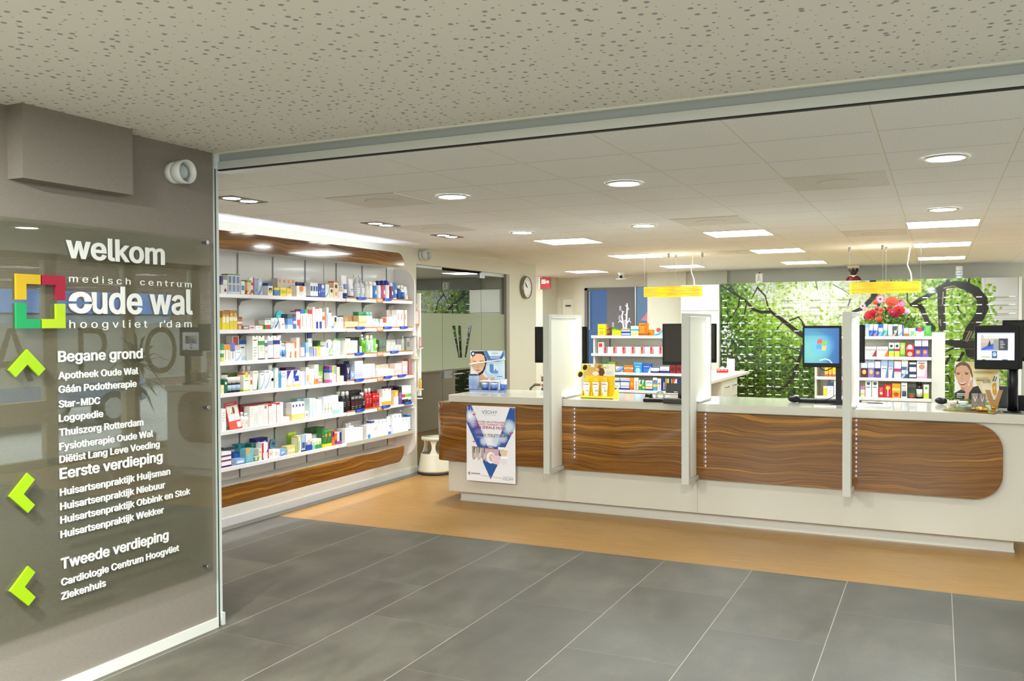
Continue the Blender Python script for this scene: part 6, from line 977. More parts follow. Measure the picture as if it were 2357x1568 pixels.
for x, y in ((135, 1365), (150, 1350), (152, 1385)): p.ell(*V([(x, y)])[0], .012, .009, 'b01c3a')
p.mesh('sheet', (0, 0, 0), (1, 0, 0), (0, 0, 1), pw, ph, PRINT, .0035, po)
def pt2(x, y): return (x-100)/875*pw, (1500-y)/1385*ph
for t, x0, x1, y, h, c, bd in (('VICHY', 380, 660, 255, .030, '1c1c24', 0), ('LABORATOIRES', 405, 635, 283, .006, '8a8a90', 0), ('GEZOND EN STRALEND', 245, 805, 420, .0155, 'a02a5c', .016), ('DE LENTE TEGEMOET MET', 245, 805, 465, .0155, 'a02a5c', .016), ('EEN IDEALE HUID', 248, 805, 528, .024, 'a0204e', .022), ('CADEAU: TOILETTASJE', 250, 808, 670, .024, '2a3050', .018), ('VICHY', 750, 940, 1445, .022, '1c1c24', 0), ('V', 575, 610, 1110, .02, 'f6e8ea', 0)): a = pt2(x0, y); MB().text(t, (a[0], -.0008, a[1]), (1, 0, 0), (0, 0, 1), h, mat(c), w=pt2(x1, y)[0]-a[0], bold=bd).obj('printed_text', po)
q = MB(); m = mat('b0b0b6'); a = pt2(300, 690); faux(q, a[0], pt2(760, 0)[0], a[1], .003, 1, -.0005, m); a = pt2(178, 1375); q.box(a[0], -.0012, a[1], pt2(345, 0)[0], -.0005, a[1]+.011, mat('8a8a92')); a = pt2(750, 1388); q.box(a[0], -.0012, a[1], pt2(935, 0)[0], -.0005, a[1]+.004, m); q.obj('small_print', po)
bf = mat('c4146c', .5)
for x, y, s in ((240, 270, 1), (905, 575, 1.15), (235, 770, .75)):
    a = pt2(x, y); k = .021*s; MB().prism([(a[0]-k, a[1]), (a[0]-k*.1, a[1]-k*.1), (a[0]+k*.3, a[1]+k*1.1), (a[0]+k*.1, a[1]), (a[0]+k*.9, a[1]+k*.3), (a[0]+k*.5, a[1]-k*.5), (a[0]+k*.1, a[1]-k*.2), (a[0]+k*.1, a[1]-k)], 'y', -.0012, -.0004, bf).obj('butterfly', po)
for x in (.02, pw-.025): MB().lathe([(.006, -.003), (.006, 0)], STEEL, (x, 0, ph-.02), 10, ax='y').obj('pin', po)
# blue tray display with a face-care sign
DY = 7.95
tx0, tx1 = onZ(1070, 900, CT).x, onZ(1172, 901, CT).x
tr = thing('display_tray', 'clear blue acrylic display tray holding skin care on the left counter end', 'display stand', ((tx0+tx1)/2, DY, CT)); w_ = (tx1-tx0)/2
AC = thin_glass('blue_acrylic', 'a9c3ea', .06)
MB().prism(rrect(-w_, -.11, w_, .11, .06), 'z', .018, .024, AC).obj('top_plate', tr); MB().box(-w_*.75, -.06, 0, w_*.75, .06, .018, mat('e4eaf4', .2)).obj('foot', tr)
so = onY(1083, 880, DY+.125); s1 = onY(1161, 808, DY+.125); pw, ph = s1.x-so.x, s1.z-so.z
sn = thing('counter_sign', 'blue skin care sign with a woman and a white strip, left counter end', 'sign', (so.x, DY+.125, CT)); zo = so.z-CT
MB().box(.02, .004, 0, pw-.02, .010, zo, CLEAR).box(.02, .004, 0, pw-.02, .09, .003, CLEAR).obj('acrylic_foot', sn)
p = Paint(120, 100, 'b9d6e6', 1.7); V = lambda P: U(P, 275, 215, 1220, 1075)
p.grad('8fc0dc', 'cfe6f0', False); p.poly(V([(275, 215), (640, 215), (740, 470), (640, 760), (760, 920), (830, 1075), (275, 1075)]), 'e9e4e0')
p.poly(V([(390, 235), (640, 225), (740, 460), (690, 700), (600, 870), (480, 960), (470, 850), (620, 700), (680, 560), (670, 420), (600, 310), (430, 320), (340, 400), (300, 480), (300, 420)]), '241a1a')
p.poly(V([(420, 300), (560, 300), (660, 350), (690, 480), (680, 600), (620, 740), (530, 820), (440, 810), (370, 740), (310, 600), (310, 480), (350, 380)]), 'e2b896'); p.poly(V([(275, 470), (320, 380), (360, 400), (320, 560), (275, 600)]), 'd9a98a')
p.poly(V([(470, 1075), (480, 930), (600, 830), (680, 920), (800, 940), (930, 920), (1010, 1075)]), 'dfb090'); p.poly(V([(760, 1075), (780, 960), (830, 940), (800, 1075)]), 'eef0f4')
p.line(V([(350, 500), (430, 510)]), 1.0, '4a2a22'); p.line(V([(540, 500), (640, 490)]), 1.0, '4a2a22'); p.ell(*V([(490, 680)])[0], .05, .02, 'd09a7a'); p.poly(V([(415, 745), (480, 730), (555, 740), (490, 765)]), 'a85a52'); p.line(V([(415, 745), (555, 742)]), .6, '5a2a26')
p.poly(V([(640, 215), (740, 215), (840, 420), (1080, 420), (1190, 215), (1220, 215), (1220, 330), (1130, 460), (760, 480)]), '4a78b8'); p.poly(V([(745, 220), (1180, 220), (1085, 400), (830, 400)]), 'd8e8f2')
p.ell(*V([(870, 680)])[0], .17, .2, 'd8eaf2', .6); p.poly(V([(810, 580), (920, 580), (925, 800), (880, 830), (815, 780)]), '5580c4'); p.poly(V([(840, 530), (890, 530), (890, 578), (840, 578)]), 'c8ced8'); p.poly(V([(905, 740), (1050, 740), (1040, 830), (900, 825)]), '6a90cc'); p.poly(V([(930, 700), (1050, 700), (1050, 740), (930, 740)]), 'e2e6ee'); p.poly(V([(965, 700), (990, 700), (990, 745), (965, 745)]), '1a2030')
p.ell(*V([(350, 300)])[0], .07, .085, '2a3458'); p.ell(*V([(350, 300)])[0], .035, .04, 'dfe4f0')
p.mesh('sheet', (0, 0, zo), (1, 0, 0), (0, 0, 1), pw, ph, PRINT, .004, sn)
k = lambda x, y: ((x-275)/945*pw, zo+(1075-y)/860*ph)
a = k(875, 305); MB().text('VICHY', (a[0], -.0008, a[1]), (1, 0, 0), (0, 0, 1), .016, mat('33405a'), w=k(1050, 0)[0]-a[0]).obj('printed_text', sn); q = MB(); a = k(740, 372); faux(q, a[0], k(1180, 0)[0], a[1], .0045, 2, -.0005, mat('3a5a9a'), .009, .05); a = k(950, 500); faux(q, a[0], k(1160, 0)[0], a[1], .005, 1, -.0005, mat('4a5a6a')); a = k(1015, 905); faux(q, a[0], k(1180, 0)[0], a[1], .006, 1, -.0005, mat('3a6090')); q.obj('small_print', sn)
a, b_ = k(255, 590), k(1245, 430); MB().tube([(a[0], -.006, a[1]), (b_[0], -.006, b_[1])], .006, mat('f4f2ee', .4), 8).obj('white_strip', sn)
for i, x in enumerate((235, 352)):
    a = onY(1060+x/12.06, 903, DY-.02); b_ = onY(1060+(x+105)/12.06, 861, DY-.02); o = product('ca', b_.x-a.x, b_.z-CT-.0245, .045, 'a9bede', 'T.12:39456e X:6a86ba P.4:8fa9d2', 'carton', ((a.x+b_.x)/2, DY, CT+.0245), 0); tag(o, 'tall blue carton standing on the blue tray, %s of the pair' % ('left', 'right')[i], 'box', 'skin care on the blue tray')
for i, x in enumerate((580, 822)):
    a = onY(1060+x/12.06, 905, DY-.02); b_ = onY(1060+(x+208)/12.06, 885, DY-.02); w = b_.x-a.x; j = thing('cream_jar', 'blue cream jar in a white box frame on the blue tray, %s one' % ('left', 'right')[i], 'jar', ((a.x+b_.x)/2, DY-.02, CT+.0245), 0, 'skin care on the blue tray')
    MB().lathe([(w*.36, 0), (w*.42, .012), (w*.44, .04), (w*.40, .042)], mat('5d7fc4', .15, coat=.5), seg=20).obj('jar_body', j); MB().lathe([(w*.42, .042), (w*.42, .064), (w*.38, .066)], mat('dfe3ec', .2, .3), seg=20).obj('lid', j); MB().box(-w/2, .03, 0, w/2, .05, .085, mat('e2e6f2', .4)).box(-w/2, -.03, .075, w/2, .03, .083, mat('eef0f6', .4)).obj('box_frame', j)
a = onY(1060+1130/12.06, 905, DY-.04); b_ = onY(1060+1245/12.06, 873, DY-.04); o = product('ca', b_.x-a.x, b_.z-CT-.0245, .045, '3a62c0', 'T.5:e8ecf4 P.35:5a80d0', 'carton', ((a.x+b_.x)/2, DY-.03, CT+.0245), 0); tag(o, 'blue and white half-tone carton at the right end of the blue tray', 'box')
# leaflet stand left of the first divider
a = onZ(1243, 912, CT); lf = thing('leaflet_holder', 'leaflet with round food pictures on the counter left of the first divider', 'leaflet', (a.x-.01, a.y+.15, CT)); q = MB().box(-.05, 0, 0, .05, .008, .20, mat('f0f0ec', .4)); q.obj('sheet', lf); k = MB()
for x, z, r, c in ((-.03, .165, .014, 'b0603a'), (-.03, .14, .013, '8a4a3a'), (-.028, .09, .016, 'c0703a'), (-.03, .055, .014, '3a5a8a'), (.03, .09, .03, '8cc82c')): k.lathe([(r, -.0008), (r*.1, -.001)], mat(c), (x, 0, z), 14, ax='y')
k.obj('round_picture', lf)
# step stool
sp_ = onZ(988, 1095, 0)+Vector((-.03, .175, 0)); st = thing('step_stool', 'cream round rolling step stool between the shelving and the counter', 'step stool', (sp_.x, sp_.y, 0)); cr = mat('ddd9c6', .35)
MB().lathe([(.196, .0), (.200, .012), (.198, .03)], mat('2a2a2c', .6), seg=36).obj('rubber_ring', st); MB().lathe([(.194, .03), (.190, .05), (.160, .225), (.156, .235), (.10, .235)], cr, seg=36).obj('base', st)
MB().lathe([(.132, .385), (.150, .388), (.156, .405), (.150, .425), (.132, .43)], cr, seg=36).obj('top_step', st); MB().lathe([(.134, .431), (.0, .434)], mat('b9c0b4', .7), seg=36).obj('tread', st); MB().lathe([(.150, .236), (.0, .239)], mat('8c927f', .7), seg=30).obj('lower_tread', st)
for k in range(3):
    a = math.radians(-90+25+k*120); q = MB(); P = []
    for t in range(7):
        z = .235+t*.026; r = .150-.024*t/6; hw = .045-.028*math.sin(min(1, t/6)*math.pi)*.9; P.append((r, hw, z))
    V_ = []
    for r, hw, z in P:
        for rr in (r, r-.02):
            for s in (-1, 1): V_.append((rr*math.cos(a)-s*hw*math.sin(a), rr*math.sin(a)+s*hw*math.cos(a), z))
    Fc = []
    for t in range(6): b = t*4; Fc += [(b, b+1, b+5, b+4), (b+2, b+6, b+7, b+3), (b, b+4, b+6, b+2), (b+1, b+3, b+7, b+5)]
    q.add(V_, Fc, cr); q.obj('leg', st)
# tester rail on the shelving end panel
trl = thing('tester_rail', 'slim white tester rail with small round shelves on the shelving end', 'display stand', (-5.165, 8.375, 0)); wt = mat('f0eee8', .3)
MB().box(-.018, -.012, .93, .018, .012, 2.06, wt).obj('rail', trl); MB().box(-.05, -.012, 1.9, -.018, .0, 1.94, wt).box(-.05, -.012, .98, -.018, 0, 1.02, wt).obj('wall_mount', trl)
def rz(y): return onY(955, y, 8.36).z
trays = ((954, 772), (968, 801), (957, 825), (950, 868), (968, 896), (951, 938), (966, 917)); tp = []
for i, (x, y) in enumerate(trays): p = onY(x, y, 8.34); tp.append(p); MB().lathe([(.034, -.005), (.036, 0), (.034, .002)], wt, (p.x+5.165, -.04, p.z), 20).obj('round_shelf', trl)
fr_ = onY(948, 750, 8.34); f2 = onY(964, 715, 8.34); MB().box(fr_.x+5.165, -.03, fr_.z, f2.x+5.165, -.024, f2.z, mat('e08a5c', .4)).box(fr_.x+5.165+.005, -.031, fr_.z+.024, f2.x+5.165-.005, -.03, f2.z-.005, mat('f2f0f0', .4)).text('VICHY', (fr_.x+5.165+.014, -.0315, fr_.z+.007), (1, 0, 0), (0, 0, 1), .011, mat('fbeee6'), w=(f2.x-fr_.x)-.028).obj('price_frame', trl, label='orange framed blank price card')
for i, kd, w, h, base, spec, l in ((0, 'ja', .05, .045, 'f0efec', 'c:f4f4f2', 'white tester jar on the top round shelf of the rail'), (1, 'tu', .026, .115, 'd9a8b4', 'c:c04a8a', 'pink tester tube on the rail'), (2, 'tu', .03, .105, 'eef0ea', 'c:b4d82c', 'white lime capped tester tube on the rail'), (3, 'tu', .03, .125, 'f2f2f0', 'X:2a8a5a', 'white tester tube with green mark on the rail'), (4, 'bo', .034, .135, 'd2a63a', 'c:f0f0ee X:f4e8c4', 'golden oil tester bottle on the rail'), (5, 'tu', .034, .145, 'f1f1ef', 'X:3aa07a', 'tall white tester tube on the lowest round shelf')):
    p = tp[i]; o = product(kd, w, h, w*.8, base, spec, NAME[kd], (p.x+(.008 if i == 2 else 0), 8.335, p.z+.0025), 0); tag(o, l, NOUN[kd][1])
p = tp[2]; o = product('ca', .024, .095, .024, '3f9a44', 'X:d4ecc4', 'carton', (p.x-.022, 8.335, p.z+.0025), 0); tag(o, 'small green tester carton beside the lime capped tube on the rail', 'box')
# sun lotion display
lx0, lx1 = onZ(1334, 917, CT), onZ(1411, 915, CT); LW = .285; yl = mat('e9c412', .4); yl2 = mat('f4dc2c', .4)
ld = thing('counter_display_box', 'yellow cardboard sun lotion display right of the left divider', 'display stand', (-2.945, 7.56, CT)); LW = onY(1411, 915, 7.56).x+2.945
zt = onY(1400, 838, 7.70).z-CT; zm = onY(1400, 866, 7.66).z-CT
MB().prism([(0, 0), (.17, 0), (.17, .10), (.05, .06)], 'x', 0, .004, yl2).prism([(0, 0), (.17, 0), (.17, .10), (.05, .06)], 'x', LW-.008, LW-.004, yl2).box(0, .0, 0, LW, .17, .004, yl2).prism([(0, 0), (LW, 0), (LW, .022), (0, .022)], 'y', 0, .004, yl2).obj('tray', ld)
for k in range(1, 3): MB().prism([(.01, 0), (.14, 0), (.14, .10), (.04, .05)], 'x', LW/3*k-.014, LW/3*k-.010, yl2).obj('partition', ld)
MB().box(0, .12, 0, LW-.025, .125, zm, yl).obj('back_board', ld)
p = Paint(90, 56, 'ece8dc', 1.7); p.poly([(0, 0), (.62, 0), (.62, 1), (0, 1)], 'c9a65a'); p.rect(0, .72, .32, 1, 'eae4d4'); p.poly([(.36, .62), (.5, .95), (.62, .75), (.68, .2), (.5, 0), (.4, .2), (.5, .5)], '9a5a20'); p.poly([(.46, .3), (.56, .9), (.66, .4), (.62, 0), (.52, 0)], '5a3418'); p.ell(.41, .55, .055, .13, 'e4b48c'); p.ell(.36, .18, .11, .18, 'efe6d4'); p.poly([(.55, .8), (.62, .82), (.6, .7), (.53, .68)], 'e8d02a')
for a in range(9): p.line([(.68+.07*math.cos(a*.45-2.4), .74+.11*math.sin(a*.45-2.4)), (.68+.13*math.cos(a*.45-2.4), .74+.2*math.sin(a*.45-2.4))], .8, 'd8b83a')
p.ell(.68, .74, .065, .12, 'f3e8b0'); p.ell(.66, .73, .02, .03, '2a2418'); p.ell(.70, .70, .02, .03, '2a2418')
for i in range(5): p.line([(.72, .38-.06*i), (.95-.05*(i % 2), .38-.06*i)], .5, 'a8a498')
p.mesh('picture_board', (0, .119, zm), (1, 0, 0), (0, 0, 1), LW-.025, zt-zm, PRINT, .004, ld); MB().text('Ladival', (.008, .1175, zt-.026), (1, 0, 0), (0, 0, 1), .016, mat('2a3a7a'), w=.05, bold=.01).obj('printed_text', ld)
g = MB(); P0 = onY(1320, 857, 7.66); gx, gz = P0.x+2.945+.048, P0.z-CT+.03
sgz = thing('sunglasses', 'oversized yellow sunglasses hung on the sun lotion display', 'sunglasses', (onY(1343, 855, 7.65).x, 7.65, onY(1343, 855, 7.65).z)); q = MB(); k = MB()
for s, (px_, py_) in ((1, (1347, 846)), (-1, (1336.5, 862))):
    c = onY(px_, py_, 7.65)-sgz.location; n = 18; r1, r2 = .030, .022; rot = math.radians(60)
    el = lambda r, a, b: (c.x+r*math.cos(a)*math.cos(rot)*1.0-b*math.sin(a)*math.sin(rot), c.z+r*math.cos(a)*math.sin(rot)+b*math.sin(a)*math.cos(rot))
    q.prism([el(.036, i*6.283/n, .028*(1.25 if math.sin(i*6.283/n) > 0 else .9)) for i in range(n)], 'y', -.004, .006, mat('f2d41a', .35)); k.prism([el(.026, i*6.283/n, .021) for i in range(n)], 'y', -.0055, -.004, mat('141312', .1))
q.obj('frame', sgz); k.obj('lens', sgz)
for i, xz in enumerate(((472, 720), (800, 1055), (1115, 1370))):
    s = 1882/120; a = onY(1310+xz[0]/s, 912, 7.60); b_ = onY(1310+xz[1]/s, 872-(i*.5), 7.60); w = (b_.x-a.x)*.93; h = b_.z-CT-.004; B_o = thing('sun_lotion_bottle', 'white and yellow sun lotion bottle in the yellow display, %s one' % ('left', 'middle', 'right')[i], 'bottle', ((a.x+b_.x)/2, 7.625, CT+.0045), 0, 'sun lotion bottles'); q = MB()
    q.lathe([(w*.36, 0), (w*.40, h*.04), (w*.50, h*.55), (w*.49, h*.78), (w*.45, h*.8)], mat('eceae2', .3), seg=20, sy=.55); q.obj('body', B_o); MB().lathe([(w*.46, h*.8), (w*.46, h*.86), (w*.36, h*.97), (w*.2, h)], mat('f4bd10', .35), seg=20, sy=.55).obj('cap', B_o)
    k = MB().text('Ladival', (-w*.36, -w*.29, h*.66), (1, 0, 0), (0, 0, 1), h*.07, mat('23306c'), w=w*.72, bold=.012).text(('30', '50+', '30+')[i], (w*.02, -w*.275, h*.32), (1, 0, 0), (0, 0, 1), h*.07, mat('2a2f4a'), bold=.01).box(-w*.12, -w*.282, h*.5, w*.2, -w*.27, h*.53, mat('f0a81c')); k.obj('label_print', B_o)
# customer displays and staff screens
def monitor(name, label, loc, w, h, rot=0, face=None, pole=True, th=.035, front=BLACK, cable=True):
    m_ = thing(name, label, 'monitor', loc, rot); zc = loc[2]
    MB().box(-w/2, 0, 0, w/2, th*.5, h, front, .004).obj('bezel', m_); MB().prism([(-w/2+.01, th*.5), (w/2-.01, th*.5), (w/2-.05, th*1.6), (-w/2+.05, th*1.6)], 'z', .012, h-.012, BLK2).obj('housing', m_)
    if face is not None: face(m_, w, h)
    else: MB().box(-w/2+.016, -.0012, .03, w/2-.016, 0, h-.016, mat('0c0d0e', .12)).obj('screen', m_)
    if pole:
        x = w*.42 if pole == 'r' else 0
        MB().box(x-.022, th*.9, CT-zc, x+.022, th*.9+.03, h*.7, BLK2).obj('pole', m_); MB().box(x-.06, th*.4, CT-zc, x+.06, th*2.8, CT-zc+.006, BLACK).obj('foot', m_)
    return m_
def wall_screen(m_, w, h):
    p = Paint(70, 72, '2a74b0', 2); p.grad('3f96b4', '1c5a9c', False); p.blob(.25, .38, .55, .6, '7cc8b4', .7); p.blob(.5, .5, .4, .4, '5ab0d8', .6); p.grad('1a5aa0', '1a5aa0', True, 0, .8, 1, 1, .35)
    for P, c in (([(.38, .66), (.46, .70), (.52, .67), (.50, .54), (.44, .57), (.365, .54)], 'd8582c'), ([(.54, .66), (.60, .62), (.66, .655), (.64, .53), (.58, .50), (.52, .53)], '8ab83a'), ([(.36, .52), (.43, .55), (.50, .52), (.48, .39), (.42, .42), (.34, .40)], '4a9ad8'), ([(.52, .51), (.58, .48), (.64, .51), (.615, .37), (.56, .35), (.50, .38)], 'e8c05a')): p.poly(P, c)
    p.line([(.45, .08), (.6, .12), (.72, .09), (.8, .0)], .9, 'e4f4fa')
    p.mesh('screen', (-w/2+.016, -.0015, .035), (1, 0, 0), (0, 0, 1), w-.034, h-.055, SCREEN, .001, m_, BLACK)
a, b_ = onY(1847, 845, 7.72), onY(1937, 750, 7.72)
monitor('customer_monitor', 'square customer monitor showing a blue desktop wallpaper, left of the rightmost divider', ((a.x+b_.x)/2, 7.72, a.z), b_.x-a.x, b_.z-a.z, 0, wall_screen, 'r'); MB().tube([(-.02, .03, -.0), (.0, .04, -.02), (.03, .05, -.03), (.08, .05, -.005)], .004, BLACK).obj('cable', bpy.data.objects['customer_monitor'])
a, b_ = onY(1526, 840, 7.92), onY(1568, 745, 7.92); monitor('customer_monitor', 'dark customer monitor left of the middle divider, switched off', (a.x+.165, 7.92, a.z), .33, b_.z-a.z, math.radians(8), None, 'r')
a, b_ = onY(1640, 835, 8.12), onY(1649, 745, 8.12); monitor('staff_monitor', 'black monitor edge showing right of the middle divider', (b_.x-.13, 8.12, a.z), .26, b_.z-a.z, 0, None, True)
a, b_ = onY(1231, 835, 8.1), onY(1351, 752, 8.1); monitor('staff_monitor', 'black monitor behind the left divider, showing at both its sides', ((a.x+b_.x)/2, 8.1, a.z), b_.x-a.x, b_.z-a.z, 0, None, True)
a, b_ = onY(1940, 835, 8.12), onY(1991, 748, 8.12); monitor('staff_monitor', 'black monitor edge showing right of the rightmost divider', ((a.x+b_.x)/2, 8.12, a.z), b_.x-a.x, b_.z-a.z, 0, None, True)
# kiosk on its pole
kb = onZ(2331, 950, CT); kx = onY(2243, 800, kb.y).x; kz0, kz1 = onY(2300, 850, kb.y).z, onY(2300, 749, kb.y).z
KW = onY(2346, 800, kb.y).x-kx
ks = thing('kiosk_screen', 'black information kiosk screen on a pole at the right counter end', 'monitor', (kx, kb.y-.05, CT)); z0, z1 = kz0-CT, kz1-CT
MB().box(0, 0, z0, KW, .05, z1, BLACK, .006).obj('housing', ks); MB().box(KW-.002, .004, z0+.005, KW+.018, .1, z1-.004, BLK2).obj('side_cover', ks)
p = Paint(110, 76, 'dfe3ee', 2); p.rect(0, .965, 1, 1, '9aa6b8'); p.rect(.10, .36, .58, .79, 'a9a08c'); p.rect(.10, .62, .58, .79, 'b9ae9a'); p.poly([(.12, .36), (.44, .40), (.44, .60), (.32, .55), (.12, .42)], '2a52c8'); p.poly([(.28, .5), (.34, .75), (.38, .5)], '2a2c30'); p.rect(.44, .38, .58, .75, '8a8f8a'); p.rect(.58, .36, .83, .79, '33363c')
for i in range(5): p.rect(.62, .68-.06*i, .70+.02*(i % 3), .70-.06*i, 'c8ccd4')
p.rect(.10, .345, .83, .365, '6a8aa8'); p.rect(.40, .06, .54, .33, '235a88'); p.ell(.47, .21, .045, .07, 'e4eef4'); p.ell(.47, .21, .028, .045, '235a88'); p.ell(.475, .2, .014, .03, 'e4eef4'); p.rect(.12, .09, .36, .125, '8fae3a')
for i in range(4): p.rect(.16, .29-.045*i, .32-.03*(i % 2), .30-.045*i, 'a8aebc')
p.rect(.14, 0, .22, .02, '2a3a5a'); p.rect(.68, 0, .82, .03, '3a4a7a'); p.ell(.14, .85, .03, .05, '1c4a7a'); p.ell(.14, .85, .018, .03, 'dfe3ee')
sx0, sx1 = onY(2249, 800, kb.y-.05).x-kx, onY(2335, 800, kb.y-.05).x-kx; sz0, sz1 = onY(2290, 829, kb.y-.05).z-CT, onY(2290, 766, kb.y-.05).z-CT
p.mesh('screen', (sx0, -.0015, sz0), (1, 0, 0), (0, 0, 1), sx1-sx0, sz1-sz0, SCREEN, .001, ks, BLACK); MB().text('Apotheek Oude Wal', (sx0+(sx1-sx0)*.20, -.0025, sz0+(sz1-sz0)*.83), (1, 0, 0), (0, 0, 1), .008, mat('2a4a7a', emit=.3), w=(sx1-sx0)*.27).obj('screen_text', ks)
pxx = kb.x-kx; MB().lathe([(.036, .012), (.036, z0+.1)], mat('0a0b10', .35, spec=.3), (pxx, .07, 0), 24).obj('pole', ks); MB().lathe([(.066, 0), (.066, .006), (.05, .012), (.03, .014)], mat('0a0b10', .35, spec=.3), (pxx, .07, 0), 28).obj('foot', ks)
monitor('staff_monitor', 'black staff monitor behind the kiosk at the right edge', (kb.x+.17, 8.15, kz0+.04), .42, .33, 0, None, True)
tag(MB().box(-.05, 0, 0, .05, .02, .17, mat('30353a', .3), .006).box(-.05, -.02, 0, .05, .05, .012, BLK2, .004).obj('card_reader_stand', loc=(onY(2312, 930, 8.0).x, 8.0, CT)), 'dark slate upright holder behind the kiosk pole', 'holder')
tag(MB().prism([(-.035, 0), (.035, 0), (.045, .06), (.03, .115), (-.03, .115), (-.045, .06)], 'x', -.03, .03, BLK2).obj('desk_telephone', loc=(onZ(2338, 944, CT).x+.03, kb.y+.22, CT)), 'black rounded desk device behind the kiosk foot', 'device')
# golden cosmetics display
tc = onZ(2245, 944, CT); gt_ = thing('mirror_tray', 'bronze mirrored tray of golden cosmetics left of the kiosk', 'display stand', (0, 0, CT)); c1, c2, c3, c4 = (onZ(x, y, CT) for x, y in ((2170, 945), (2289, 954), (2303, 948), (2196, 938)))
MB().prism([(c.x, c.y) for c in (c1, c2, c3, c4)], 'z', 0, .006, mat('b98c66', .06, .85)).obj('plate', gt_); ax = (c2.x+c3.x+c1.x+c4.x)/4; ay = (c1.y+c2.y+c3.y+c4.y)/4
MB().box(ax-.13, ay-.035, .007, ax+.10, ay-.025, .022, CLEAR).box(ax-.13, ay+.055, .007, ax+.10, ay+.065, .032, CLEAR).box(ax-.13, ay-.035, .020, ax+.10, ay+.065, .023, CLEAR).obj('acrylic_riser', gt_)
TZ = CT+.0235
for i, (x0, x1, b_, l) in enumerate(((188, 335, 'e2c4b4', 'pink'), (345, 497, 'd4e0dc', 'pale mint'))):
    a, e = onY(2150+x0/6.27, 938, ay), onY(2150+x1/6.27, 938, ay); w = e.x-a.x; top = onY(2200, 720+1275/6.27, ay).z; j = thing('cream_jar', '%s cream jar with white lid on the bronze tray' % l, 'jar', ((a.x+e.x)/2, ay+.01, TZ)); h = top-TZ
    MB().lathe([(w*.34, 0), (w*.38, .004), (w*.45, h*.68), (w*.43, h*.7)], mat(b_, .2, coat=.4), seg=22).obj('jar_body', j); MB().lathe([(w*.48, h*.68), (w*.5, h*.72), (w*.49, h*.97), (w*.4, h)], mat('ece8e0', .25), seg=22).obj('lid', j); MB().box(-w*.2, -w*.445, h*.28, w*.22, -w*.40, h*.5, mat('a98a80' if i == 0 else '8fa8a4')).obj('label_print', j)
for i, (x0, x1) in enumerate(((540, 640), (645, 745))):
    a, e = onY(2150+x0/6.27, 936, ay+.03), onY(2150+x1/6.27, 936, ay+.03); top = onY(2240, 720+1165/6.27, ay+.03).z; w = e.x-a.x; o = product('ca', w*.96, top-TZ, .04, '8f7f74', 'Y:ddd4cc X.25:c4b8ae', 'carton', ((a.x+e.x)/2, ay+.04, TZ), 0); q = MB().text('VICHY', (-w*.38, -.0225, (top-TZ)*.84), (1, 0, 0), (0, 0, 1), .010, mat('e4dcd4'), w=w*.76).obj('brand_print', o); tag(o, 'taupe carton with a pale emblem on the bronze tray, %s one' % ('left', 'right')[i], 'box', 'taupe cartons on the bronze tray')
a = onY(2150+735/6.27, 720+1410/6.27, ay-.05); e = onY(2150+995/6.27, 720+1120/6.27, ay-.05); w, h = e.x-a.x, e.z-CT-.007; V_ = thing('letter_ornament', 'standing bronze letter V on the right of the mirrored tray', 'ornament', (a.x, ay-.05, CT+.0065)); MB().prism([(0, h), (w*.28, h), (w*.52, h*.42), (w*.76, h), (w, h), (w*.62, 0), (w*.40, 0)], 'y', 0, .018, mat('a87c4c', .3, .4)).obj('letter', V_); MB().box(w*.3, -.015, -.0, w*.75, .03, .004, CLEAR).ball((w*.48, -.016, .03), .014, mat('d9a530', .1, .8)).obj('golden_ball', V_)
a = onY(2150+540/6.27, 940, ay-.06); e = onY(2150+785/6.27, 940, ay-.06); w = e.x-a.x; bt = thing('elixir_bottle', 'golden glass elixir bottle lying on the mirrored tray', 'bottle', (a.x, ay-.062, CT+.0065)); MB().lathe([(.012, w*.3), (.016, w*.34), (.016, w*.93), (.008, w)], mat('d8ac3e', .08, .5, coat=.8), (0, 0, .016), 18, ax='x').obj('glass', bt); MB().lathe([(.007, 0), (.008, w*.14), (.009, w*.3)], mat('c9a254', .15, .8), (0, 0, .016), 14, ax='x').obj('cap', bt)
so = onY(2197, 918, ay+.20); s1 = onY(2300, 834, ay+.20); pw, ph = s1.x-so.x, s1.z-so.z
sn = thing('counter_sign', 'gold and white advert of a laughing woman behind the bronze tray', 'sign', (so.x, ay+.20, CT)); zo = so.z-CT; MB().box(0, .004, 0, pw, .009, zo+ph, CLEAR).box(0, .004, 0, pw, .06, .004, CLEAR).obj('acrylic_holder', sn)
p = Paint(130, 106, 'eeebe8', 1.7); V = lambda P: U(P, 293, 715, 945, 1250)
p.poly(V([(470, 715), (945, 740), (945, 900), (800, 1250), (690, 1170)]), 'e8cf8e'); p.blob(*V([(640, 850)])[0], .2, .25, 'f2e4bc', .7); p.blob(*V([(760, 1080)])[0], .18, .25, 'f6eed6', .8); p.poly(V([(880, 900), (945, 850), (945, 1250), (760, 1250)]), 'efe9dc')
p.poly(V([(290, 860), (310, 770), (370, 720), (450, 715), (510, 760), (545, 830), (565, 920), (555, 960), (520, 860), (460, 800), (380, 790), (320, 830), (305, 930)]), '6a4a30'); p.poly(V([(320, 800), (390, 765), (470, 775), (520, 840), (530, 930), (510, 1020), (460, 1100), (420, 1115), (380, 1080), (340, 1010), (308, 930), (305, 850)]), 'dba888'); p.poly(V([(385, 1080), (460, 1090), (470, 1160), (390, 1160)]), 'c08a6c')
p.poly(V([(295, 1165), (390, 1115), (470, 1150), (550, 1080), (640, 1055), (700, 1160), (640, 1250), (295, 1250)]), '1e1c1e'); p.poly(V([(440, 1080), (470, 1040), (500, 1060), (530, 980), (570, 950), (560, 1090), (510, 1160), (500, 1250), (440, 1250), (455, 1150)]), 'dca686')
